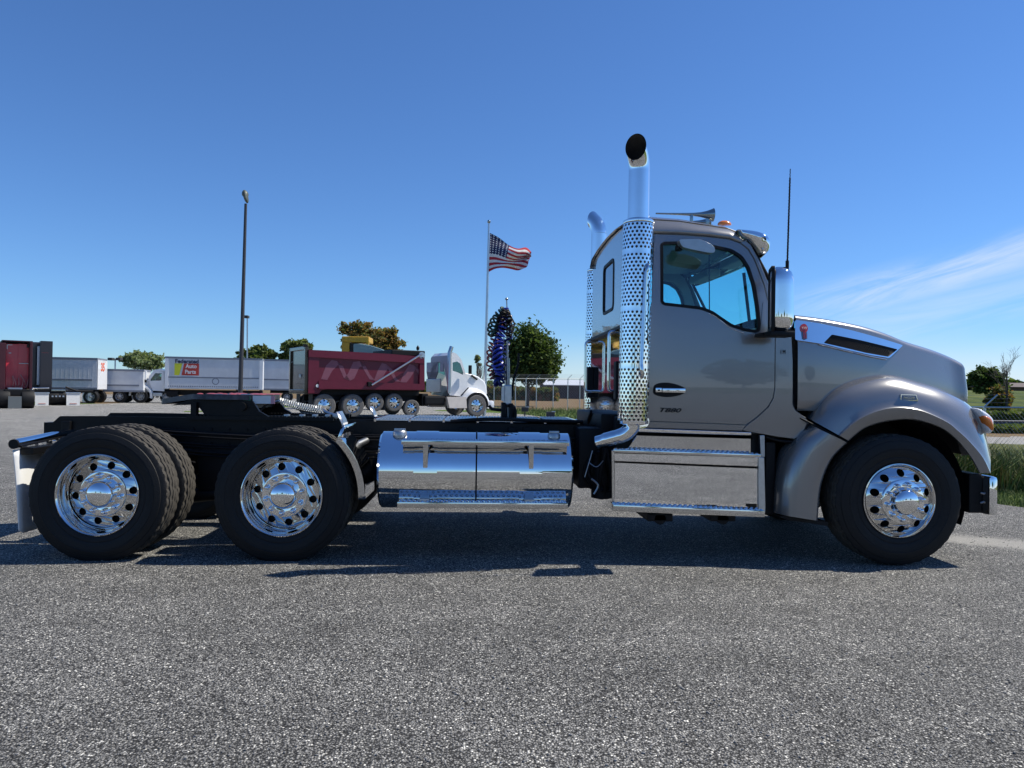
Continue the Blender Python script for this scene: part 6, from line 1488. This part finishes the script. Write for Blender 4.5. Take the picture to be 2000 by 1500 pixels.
def small_lamp(u, vt, Y, label, heads):
    b0 = P(u, 760, Y); l_ = empty('lamp_post', (b0.x, Y, 0)); tag(l_, label, 'lamp post', 'lamp posts round the lot')
    t = P(u, vt, Y); bm = BM(); tube(bm, [(b0.x, Y, 0), (t.x, Y, t.z)], .07, 8); obj('pole', bm, M['steel'], l_)
    for du in heads:
        p = P(u+du, vt+1, Y); bm = BM(); box(bm, p.x-.22, p.x+.22, Y-.3, Y+.3, p.z-.12, p.z+.14, .05); obj('lamp_head', bm, M['dark'], l_)
    if len(heads) > 1: bm = BM(); tube(bm, [P(u+heads[0], vt+1, Y), P(u+heads[-1], vt+1, Y)], .04, 6); obj('cross_arm', bm, M['steel'], l_)
small_lamp(483, 618, 75, 'thin distant lamp post close beside the tall dark lamp post', (-1.5,)); small_lamp(225, 700.5, 75, 'distant double headed lamp post above the low grey trailer', (-8, 8))
# ---- flag pole and flag
Yf = 38.0; t = P(955, 436, Yf); b_ = P(947, 764, Yf); fp = empty('flagpole', (b_.x, Yf, 0)); tag(fp, 'white metal flagpole with a small ball on top, beside the dump truck', 'flagpole')
bm = BM(); tube(bm, [(b_.x-.02, Yf, 0), b_, t], [.10, .09, .05], 12); obj('pole', bm, M['alud'], fp, smooth=50); bm = BM(); sub = bmesh.ops.create_uvsphere(bm, u_segments=12, v_segments=8, radius=.09)
for v in bm.verts: v.co += t+Vector((0, 0, .08))
obj('finial', bm, M['hornm'], fp, smooth=60)
fm = bpy.data.materials.new('flag_cloth'); fm.use_nodes = True; tt = fm.node_tree; pb = tt.nodes['Principled BSDF']; pb.inputs['Roughness'].default_value = .8
N = tt.nodes.new; K = tt.links.new
uvn = N('ShaderNodeUVMap'); sx = N('ShaderNodeSeparateXYZ'); K(uvn.outputs[0], sx.inputs[0])
def mth(op, a, b=None):
    n = N('ShaderNodeMath'); n.operation = op
    for i, x in enumerate((a, b)):
        if x is None: continue
        if isinstance(x, (int, float)): n.inputs[i].default_value = x
        else: K(x, n.inputs[i])
    return n.outputs[0]
str_ = mth('GREATER_THAN', mth('MODULO', mth('MULTIPLY', sx.outputs[1], 13.0), 2.0), 1.0)      # 0 red, 1 white
mr1 = N('ShaderNodeMixRGB'); K(str_, mr1.inputs[0]); mr1.inputs[1].default_value = (.42, .02, .035, 1); mr1.inputs[2].default_value = (.72, .70, .68, 1)
can = mth('MULTIPLY', mth('LESS_THAN', sx.outputs[0], .40), mth('GREATER_THAN', sx.outputs[1], 6/13))
fx = mth('SUBTRACT', mth('FRACT', mth('MULTIPLY', sx.outputs[0], 15.0)), .5); fy = mth('SUBTRACT', mth('FRACT', mth('MULTIPLY', sx.outputs[1], 16.0)), .5)
star = mth('LESS_THAN', mth('ADD', mth('MULTIPLY', fx, fx), mth('MULTIPLY', fy, fy)), .055)
mr2 = N('ShaderNodeMixRGB'); K(star, mr2.inputs[0]); mr2.inputs[1].default_value = (.012, .018, .075, 1); mr2.inputs[2].default_value = (.7, .7, .7, 1)
mr3 = N('ShaderNodeMixRGB'); K(can, mr3.inputs[0]); K(mr1.outputs[0], mr3.inputs[1]); K(mr2.outputs[0], mr3.inputs[2]); K(mr3.outputs[0], pb.inputs['Base Color'])
topc = cr([(957, 455), (975, 464), (995, 479), (1012, 487), (1028, 485), (1038, 491)], 8); botc = cr([(955, 531), (966, 526), (982, 524), (1000, 525), (1012, 526), (1022, 525)], 8)
nU, nV = len(topc)-1, 24; bm = BM(); uvl = bm.loops.layers.uv.new('UVMap'); V = []
for i in range(nU+1):
    row = []
    for j in range(nV+1):
        f = j/nV; u_ = topc[i][0]+(botc[i][0]-topc[i][0])*f; v_ = topc[i][1]+(botc[i][1]-topc[i][1])*f
        s = i/nU; v_ += 3.0*s*math.sin(f*9+s*7); u_ += 5*s*math.sin(f*PI)*(1 if s > .7 else .4)-(6*max(0, s-.85)*math.sin(f*14))
        d_ = .55*s*math.sin(s*8.5+f*2.2)+.18*s*math.sin(f*10+s*4)
        row.append((bm.verts.new(P(u_, v_, Yf+d_)), (s, 1-f)))
    V.append(row)
for i in range(nU):
    for j in range(nV):
        q = (V[i][j], V[i+1][j], V[i+1][j+1], V[i][j+1]); f = bm.faces.new([x[0] for x in q])
        for lp_, x in zip(f.loops, q): lp_[uvl].uv = x[1]
o = obj('flag', bm, fm, smooth=80); tag(o, 'American flag of red and white stripes blowing from the flagpole', 'flag')
# ---- chain link fence with barbed wire arms
def fence_run(name, label, posts, toprail=True, pitch=.16, hgt=2.1, arm=1, rw=.0035):
    """posts: list of (x, y, zbase, ztop)"""
    r_ = empty(name, (posts[0][0], posts[0][1], posts[0][2])); tag(r_, label, 'fence')
    for x, y, z0, z1 in posts:
        bm = BM(); tube(bm, [(x, y, z0), (x, y, z1)], .032, 8); obj('fence_post', bm, M['alud'], r_, smooth=50); bm = BM(); tube(bm, [(x, y, z1), (x+.28*arm, y-.05, z1+.28)], .018, 6); obj('barb_arm', bm, M['alud'], r_)
    for p, q in zip(posts, posts[1:]):
        bm = BM(); tube(bm, [(p[0], p[1], p[3]-.02), (q[0], q[1], q[3]-.02)], .024, 6); obj('top_rail', bm, M['alud'], r_)
    bm = BM()
    for k in (1, 2, 3):
        for p, q in zip(posts, posts[1:]): tube(bm, [(p[0]+.28*arm*k/3, p[1]-.05, p[3]+.28*k/3), (q[0]+.28*arm*k/3, q[1]-.05, q[3]+.28*k/3)], rw, 3, cap=False)
    obj('barbed_wire', bm, M['steel'], r_)['kind'] = 'stuff'
    bm = BM()
    for p, q in zip(posts, posts[1:]):
        d = Vector((q[0]-p[0], q[1]-p[1], 0)); L_ = d.length; h_ = min(p[3]-p[2], q[3]-q[2])
        n = int(L_/pitch)
        for k in range(-int(h_/pitch), n+1):
            for s in (0, 1):
                a0, a1 = k*pitch, k*pitch+h_
                lo, hi = max(a0, 0), min(a1, L_)
                if hi <= lo: continue
                z0 = (lo-a0); z1 = (hi-a0)
                if s: z0, z1 = h_-z0, h_-z1
                A_ = Vector((p[0], p[1], 0))+d*(lo/L_); B_ = Vector((p[0], p[1], 0))+d*(hi/L_)
                b0_, b1_ = p[2]+(q[2]-p[2])*lo/L_, p[2]+(q[2]-p[2])*hi/L_
                A_.z = b0_+z0; B_.z = b1_+z1; tube(bm, [A_, B_], rw, 3, cap=False)
    obj('chain_link', bm, M['alud'], r_)['kind'] = 'stuff'
    return r_
pp = []
for u in (905, 925, 945, 965, 986, 1007, 1028, 1049, 1083, 1113, 1138, 1165, 1195): p = P(u, 739, 52.5); pp.append((p.x, 52.5+(u-1007)*.01, terr(p.x, 52.5)-.05, p.z))
fence_run('chain_link_fence', 'chain link fence with barbed wire arms between the grass verge and the brown field', pp, pitch=.2, rw=.0055)
pp = []
for u, Y in ((1860, 18.5), (1923, 17.0), (2035, 15.4), (2180, 14.0)): p = P(u, 794+(u-1923)*.01, Y); pp.append((p.x, Y, terr(p.x, Y)-.05, p.z))
fence_run('chain_link_fence', 'chain link fence standing in tall weeds beyond the nose of the silver truck', pp, pitch=.11, rw=.0022)
# ---- floodlights in the verge
for u, v, h, lb in ((1025, 815, 20, 'small ground floodlight nearer to the flagpole'), (1075, 826, 22, 'small ground floodlight on a short stake, nearer to the silver cab')):
    g = G(u, v); r_ = empty('ground_floodlight', g); tag(r_, lb, 'floodlight', 'ground floodlights on the grass verge'); s = g.y/1450
    bm = BM(); tube(bm, [g+Vector((0, 0, -.05)), g+Vector((0, 0, h*s*.6))], .03, 8); obj('stake', bm, M['dark'], r_)
    bm = BM(); box(bm, g.x-.17, g.x+.17, g.y-.12, g.y+.12, h*s*.55, h*s, .03); obj('lamp_housing', bm, M['dark'], r_)
    bm = BM(); box(bm, g.x+.05, g.x+.19, g.y-.10, g.y+.10, h*s*.95, h*s*1.04, .01); obj('hood', bm, M['alud'], r_)
# ---- guard rail and far barn on the right
r_ = empty('guard_rail', P(1940, 836, 58)); tag(r_, 'galvanised guard rail running along the far road on the right', 'guard rail')
zr = P(1960, 821, 58).z; bm = BM(); prf = [(0, 0), (.08, -.05), (.0, -.12), (.0, -.19), (.08, -.26), (0, -.33)]
grid(bm, [[(x, 58-dy, zr+dz+(x-35)*-.0) for dy, dz in prf] for x in (26, 32, 38, 44, 50, 60, 80)]); o = obj('rail_beam', bm, mat('galvanised_rail', (.05, .065, .09), .0, .7, .1, 1), r_); solid(o, .02, 0)
for k in range(18): x = 27+k*2.9; bm = BM(); box(bm, x-.06, x+.06, 58.05, 58.2, terr(x, 58)-.1, zr+.02); obj('rail_post', bm, M['dark'], r_)
def shed(name, u0, v0, u1, v1, Y, wall, roofm, label, dep=12):
    a, b_ = P(u0, v0, Y), P(u1, v1, Y); r_ = empty(name, (a.x, Y, 0)); tag(r_, label, 'building'); hz_ = a.z; ez = hz_-(hz_-b_.z)*.45
    bm = BM(); box(bm, a.x, b_.x, Y, Y+dep, min(b_.z, terr(a.x, Y))-.5, ez); obj('wall', bm, wall, r_)
    bm = BM(); grid(bm, [[(a.x-.4, Y-.4, ez-.05), (b_.x+.4, Y-.4, ez-.05)], [(a.x-.4, Y+dep/2, hz_), (b_.x+.4, Y+dep/2, hz_)], [(a.x-.4, Y+dep+.4, ez), (b_.x+.4, Y+dep+.4, ez)]]); o = obj('roof', bm, roofm, r_); solid(o, .12, 0)
    n = max(2, int((b_.x-a.x)/6))
    for k in range(n): x = a.x+(b_.x-a.x)*(k+.5)/n; bm = BM(); box(bm, x-1.2, x+1.2, Y-.06, Y-.01, terr(a.x, Y)+.1, ez-.8); obj('shed_door', bm, M['dark'], r_)
shed('long_shed', 1066, 741, 1200, 766, 130, mat('dark_shed_wall', (.05, .045, .045), 0, .8), mat('pale_roof', (.55, .57, .60), 0, .5), 'long dark shed with pale metal roof beyond the brown field')
shed('brick_barn', 1972, 747, 2100, 768, 150, mat('barn_wall', (.13, .07, .05), 0, .9, .2, .5), mat('barn_roof', (.12, .09, .08), 0, .8), 'long brown barn on the rise beyond the guard rail')
# ---- trees
def leafm(n, c):
    m = mat(n, c, 0, .75, .35, .9, spec=.2); t = m.node_tree; pb_ = t.nodes['Principled BSDF']; om = [x for x in t.nodes if x.type == 'OUTPUT_MATERIAL'][0]
    tl = t.nodes.new('ShaderNodeBsdfTranslucent'); tl.inputs[0].default_value = (c[0]*1.5, c[1]*1.5, c[2]*.9, 1); mx = t.nodes.new('ShaderNodeMixShader'); mx.inputs[0].default_value = .38
    t.links.new(pb_.outputs[0], mx.inputs[1]); t.links.new(tl.outputs[0], mx.inputs[2]); t.links.new(mx.outputs[0], om.inputs[0]); return m
LG = [leafm('leaf_deep', (.035, .065, .018)), leafm('leaf_mid', (.065, .105, .028)), leafm('leaf_light', (.11, .15, .045))]
LA = [leafm('leaf_rust', (.20, .12, .04)), leafm('leaf_olive', (.12, .14, .045)), leafm('leaf_gold', (.28, .20, .07))]
LP_ = [leafm('leaf_pale', (.17, .22, .10)), leafm('leaf_grey_green', (.26, .30, .17)), leafm('leaf_dull', (.09, .13, .05))]
bark = mat('bark', (.055, .042, .032), 0, .9, .3, 8, .4, 30)
def tree(label, u, Y, blobs, n, ls, mats, base=None, seed=1, group='trees round the lot', hole=.0, stems=1, name='tree'):
    rr = random.Random(seed); gx = P(u, 760, Y).x; gz = terr(gx, Y) if base is None else base
    r_ = empty(name, (gx, Y, gz)); tag(r_, label, 'tree', group); E_ = []
    for (bu, bv, ru, rv) in blobs: c_ = P(bu, bv, Y); E_.append((c_, ru*Y/1450, rv*Y/1450))
    wsum = [a*b_ for _, a, b_ in E_]; clumps = []
    for k in range(max(14, n//45)):
        c_, a, b_ = rr.choices(E_, wsum)[0]
        while True:
            d = Vector((rr.gauss(0, 1), rr.gauss(0, 1), rr.gauss(0, 1)))
            if d.length > .1: break
        d = d.normalized()*(rr.random()**.45); clumps.append((c_+Vector((d.x*a, d.y*a*.9, d.z*b_)), min(a, b_)*rr.uniform(.16, .30)))
    vs, fs, mi = [], [], []
    for k in range(n):
        c_, s = clumps[rr.randrange(len(clumps))]; p = c_+Vector((rr.gauss(0, s), rr.gauss(0, s), rr.gauss(0, s*.75)))
        a = Vector((rr.gauss(0, 1), rr.gauss(0, 1), rr.gauss(0, .7))).normalized(); b_ = a.cross(Vector((rr.gauss(0, 1), rr.gauss(0, 1), rr.gauss(0, 1)))).normalized(); l_ = ls*rr.uniform(.6, 1.4)
        n0 = len(vs); vs += [p-a*l_, p+b_*l_*.6, p+a*l_, p-b_*l_*.6]; fs.append((n0, n0+1, n0+2, n0+3)); mi.append(rr.choices(range(len(mats)), (4, 4, 2))[0])
    me = bpy.data.meshes.new('crown'); me.from_pydata([tuple(v) for v in vs], [], fs); [me.materials.append(m) for m in mats]; me.polygons.foreach_set('material_index', mi)
    o = bpy.data.objects.new('crown', me); link(o); setparent(o, r_)
    H = max(c_.z for c_, a, b_ in E_); bm = BM(); tr = max(.05, (H-gz)*.030); top_ = Vector((gx+.1, Y, gz+(H-gz)*.75)); base_ = Vector((gx, Y, gz-.1))
    tube(bm, [base_, base_.lerp(top_, .3)+Vector((.05, 0, 0)), base_.lerp(top_, .65)+Vector((-.06, 0, 0)), top_], [tr, tr*.8, tr*.5, tr*.15], 8); obj('trunk', bm, bark, r_, smooth=50)
    bm = BM()
    for k in range(min(40, len(clumps))):
        c_, s = clumps[k]; q = base_.lerp(top_, rr.uniform(.3, .95)); tube(bm, [q, q.lerp(c_, .5)+Vector((0, 0, rr.uniform(-.1, .3))), c_], [tr*.3, tr*.18, tr*.05], 5, cap=False)
    obj('branch', bm, bark, r_); return r_
tree('large dark green round tree behind the fence and the hose stand', 1030, 62, [(1030, 672, 42, 38), (1058, 695, 34, 38), (1015, 705, 40, 36), (1072, 722, 24, 18), (985, 700, 26, 34), (1040, 730, 50, 18)], 19000, .14, LG, seed=2)
tree('autumn tree turning rust and gold above the dump body', 725, 70, [(700, 645, 36, 15), (678, 640, 18, 9), (728, 658, 40, 20), (758, 655, 20, 14), (772, 670, 20, 15), (735, 682, 50, 12), (690, 672, 24, 12)], 12000, .14, LA+[], seed=3)
tree('small olive tree between box truck and dump truck, nearer the dump tailgate', 582, 85, [(582, 678, 30, 12), (565, 676, 16, 9), (600, 682, 16, 9), (580, 700, 30, 14)], 3500, .22, [LA[1], LG[1], LP_[0]], seed=4)
tree('olive tree rising over the roof of the box truck', 508, 85, [(508, 684, 28, 10), (490, 688, 20, 8), (530, 692, 16, 10), (510, 705, 34, 14)], 3500, .22, [LA[1], LG[1], LP_[0]], seed=5)
tree('pale leafy tree over the cab of the box truck', 280, 80, [(262, 702, 24, 14), (285, 706, 30, 16), (272, 694, 20, 9), (304, 712, 14, 9)], 5200, .17, LP_, seed=6)
tree('low dark bush seen over the box truck roof beside the lamp pole', 462, 90, [(462, 690, 9, 5), (470, 697, 12, 5), (468, 710, 12, 12)], 700, .2, LG, seed=7)
tree('tiny lollipop shaped tree beside the flagpole', 932, 95, [(932, 700, 6, 7), (931, 706, 5, 4), (937, 714, 4, 4)], 420, .18, LP_, seed=8)
tree('dark tree on the rise beyond the far fence, at the right edge', 1936, 75, [(1912, 733, 15, 15), (1905, 741, 12, 9), (1936, 738, 18, 18), (1948, 752, 18, 22), (1925, 756, 20, 14)], 8000, .17, LG, seed=9, base=-.6)
tree('brown bushy tree right under the bare tree', 1952, 68, [(1950, 775, 18, 20), (1962, 785, 18, 16), (1940, 788, 16, 12)], 3200, .17, [LA[0], LA[1], LG[1]], seed=10, base=-1.4)
def bare(label, u, vb_, vt, Y, seed):
    rr = random.Random(seed); b_ = P(u, vb_, Y); r_ = empty('tree', b_); tag(r_, label, 'tree', 'trees round the lot'); H = P(u, vt, Y).z-b_.z; tr_ = BM(); br = BM()
    tube(tr_, [b_-Vector((0, 0, .3)), b_+Vector((.05, 0, H*.35)), b_+Vector((-.05, 0, H*.7))], [.10, .08, .04], 7); obj('trunk', tr_, bark, r_)
    def grow(p, d, l_, r, k):
        e = p+d*l_; m_ = p.lerp(e, .5)+Vector((rr.gauss(0, .05), rr.gauss(0, .05), 0))*l_; tube(br, [p, m_, e], [r, r*.8, r*.5], 4, cap=False)
        if k:
            for _ in range(3): dd = (d+Vector((rr.gauss(0, .35), rr.gauss(0, .35), rr.gauss(.1, .2)))).normalized(); grow(p.lerp(e, rr.uniform(.5, 1)), dd, l_*rr.uniform(.5, .75), r*.55, k-1)
    for k in range(9): grow(b_+Vector((0, 0, H*rr.uniform(.2, .6))), Vector((rr.gauss(0, .35), rr.gauss(0, .3), 1)).normalized(), H*.32, .035, 3)
    obj('branch', br, mat('pale_bark', (.13, .11, .09), 0, .9), r_)
bare('leafless tree with fine upright branches at the right edge', 1966, 792, 694, 66, 3)
bare('thin leafless stem tree between the lollipop tree and the flagpole', 937, 762, 716, 90, 5)
# far hedges and woods closing the horizon
def woods(name, label, u0, u1, Y, hmin, hmax, n, mats, seed, base=None):
    rr = random.Random(seed); vs, fs, mi = [], [], []
    x0, x1 = P(u0, 760, Y).x, P(u1, 760, Y).x
    for k in range(n):
        x = rr.uniform(x0, x1); y = Y+rr.uniform(0, Y*.06); h = hmin+(hmax-hmin)*(.5+.5*noise.noise((x*.05+seed, 0, 0)))*(.75+.5*abs(noise.noise((x*.3, seed, 0)))); z = (terr(x, y) if base is None else base)+h*rr.random()**.7
        a = Vector((rr.gauss(0, 1), rr.gauss(0, 1), rr.gauss(0, 1))).normalized(); b_ = a.cross(Vector((rr.gauss(0, 1), rr.gauss(0, 1), rr.gauss(0, 1)))).normalized(); l_ = Y*.0035*rr.uniform(.6, 1.5)
        p = Vector((x, y, z)); n0 = len(vs); vs += [tuple(q) for q in (p-a*l_, p+b_*l_, p+a*l_, p-b_*l_)]; fs.append((n0, n0+1, n0+2, n0+3)); mi.append(rr.randrange(len(mats)))
    me = bpy.data.meshes.new(name); me.from_pydata(vs, [], fs); [me.materials.append(m) for m in mats]; me.polygons.foreach_set('material_index', mi); o = bpy.data.objects.new(name, me); link(o); tag(o, label, 'woods', kind='stuff')
woods('distant_woods', 'low distant woods along the horizon behind the parked trucks', -150, 960, 240, 2.0, 5.0, 9000, LG+[LA[1]], 11)
woods('hedgerow', 'low scrubby hedge below the big dark tree beyond the fence', 950, 1090, 100, 1.0, 3.0, 4500, [LA[1], LA[0], LG[1]], 12)
woods('distant_woods', 'low bluish distant woods on the rise beyond the guard rail', 1850, 2150, 260, 2, 6, 4500, LG, 13)
woods('roadside_scrub', 'dark green scrub growing below the guard rail on the right', 1870, 2150, 50, .2, .9, 6000, [LG[1], LG[2], LA[1]], 14)
woods('bank_scrub', 'thick green and brown scrub covering the bank behind the guard rail', 1870, 2150, 66, .6, 2.2, 14000, [LG[1], LG[2], LA[1], LG[2]], 15)
# trees behind the camera, mirrored in the chrome
for k, (x, y, h) in enumerate(((-38, -62, 7), (-14, -66, 9), (9, -60, 6), (30, -70, 10), (52, -64, 8))):
    rr = random.Random(k+40); r_ = empty('tree', (x, y, -.06)); tag(r_, ['round green tree', 'broad green tree', 'short green tree', 'tallest green tree', 'bushy green tree'][k]+' in the row across the lot behind the viewpoint', 'tree', 'trees across the lot')
    vs, fs, mi = [], [], []
    for q in range(900):
        d = Vector((rr.gauss(0, 1), rr.gauss(0, 1), rr.gauss(0, 1))).normalized()*rr.random()**.4; p = Vector((x+d.x*h*.45, y+d.y*h*.45, h*.62+d.z*h*.38)); a = Vector((rr.gauss(0, 1), rr.gauss(0, 1), rr.gauss(0, 1))).normalized(); b_ = a.cross(Vector((rr.gauss(0, 1), 1, rr.gauss(0, 1)))).normalized(); l_ = .4
        n0 = len(vs); vs += [tuple(w) for w in (p-a*l_, p+b_*l_, p+a*l_, p-b_*l_)]; fs.append((n0, n0+1, n0+2, n0+3)); mi.append(rr.randrange(3))
    me = bpy.data.meshes.new('crown'); me.from_pydata(vs, [], fs); [me.materials.append(m) for m in LG]; me.polygons.foreach_set('material_index', mi); o = bpy.data.objects.new('crown', me); link(o); setparent(o, r_)
    bm = BM(); tube(bm, [(x, y, -.1), (x, y, h*.6)], [.22, .12], 8); obj('trunk', bm, bark, r_)
# ---------------------------------------------------------------- one object per piece
def split_pieces(o):
    me = o.data; nv = len(me.vertices)
    if nv == 0 or nv > 60000: return
    par = list(range(nv))
    def fd(i):
        while par[i] != i: par[i] = par[par[i]]; i = par[i]
        return i
    for e in me.edges:
        a, b = fd(e.vertices[0]), fd(e.vertices[1])
        if a != b: par[max(a, b)] = min(a, b)
    roots = {}; isl = [roots.setdefault(fd(i), len(roots)) for i in range(nv)]; k = len(roots)
    if k < 2 or k > 160: return
    lo = [[1e9]*3 for _ in range(k)]; hi = [[-1e9]*3 for _ in range(k)]
    for v in me.vertices:
        i = isl[v.index]
        for a in range(3): lo[i][a] = min(lo[i][a], v.co[a]); hi[i][a] = max(hi[i][a], v.co[a])
    sz = [max(hi[i][a]-lo[i][a] for a in range(3)) for i in range(k)]; p2 = list(range(k))
    def f2(i):
        while p2[i] != i: i = p2[i]
        return i
    for i in range(k):
        for j in range(i+1, k):
            g = math.sqrt(sum(max(0, lo[i][a]-hi[j][a], lo[j][a]-hi[i][a])**2 for a in range(3)))
            if g <= max(.02, .5*max(sz[i], sz[j])):
                a, b = f2(i), f2(j)
                if a != b: p2[max(a, b)] = min(a, b)
    pr = {}; piece = [pr.setdefault(f2(i), len(pr)) for i in range(k)]; n = len(pr)
    if n < 2: return
    made = []
    for q in range(n):
        b = bmesh.new(); b.from_mesh(me); b.verts.ensure_lookup_table()
        bmesh.ops.delete(b, geom=[v for v in b.verts if piece[isl[v.index]] != q], context='VERTS')
        m2 = bpy.data.meshes.new(me.name); b.to_mesh(m2); b.free()
        for mm_ in me.materials: m2.materials.append(mm_)
        made.append(m2)
    for m2 in made[1:]:
        c = o.copy(); c.data = m2; link(c)
    o.data = made[0]
SKIP = {'foliage', 'crown', 'trunk', 'branch'}
for o in list(S.objects):
    if o.type == 'MESH' and o.parent is not None and 'kind' not in o and o.name.split('.')[0] not in SKIP and o.data.users == 1 and 'letter' not in o.name and 'badge' not in o.name and 'text' not in o.name:
        split_pieces(o)
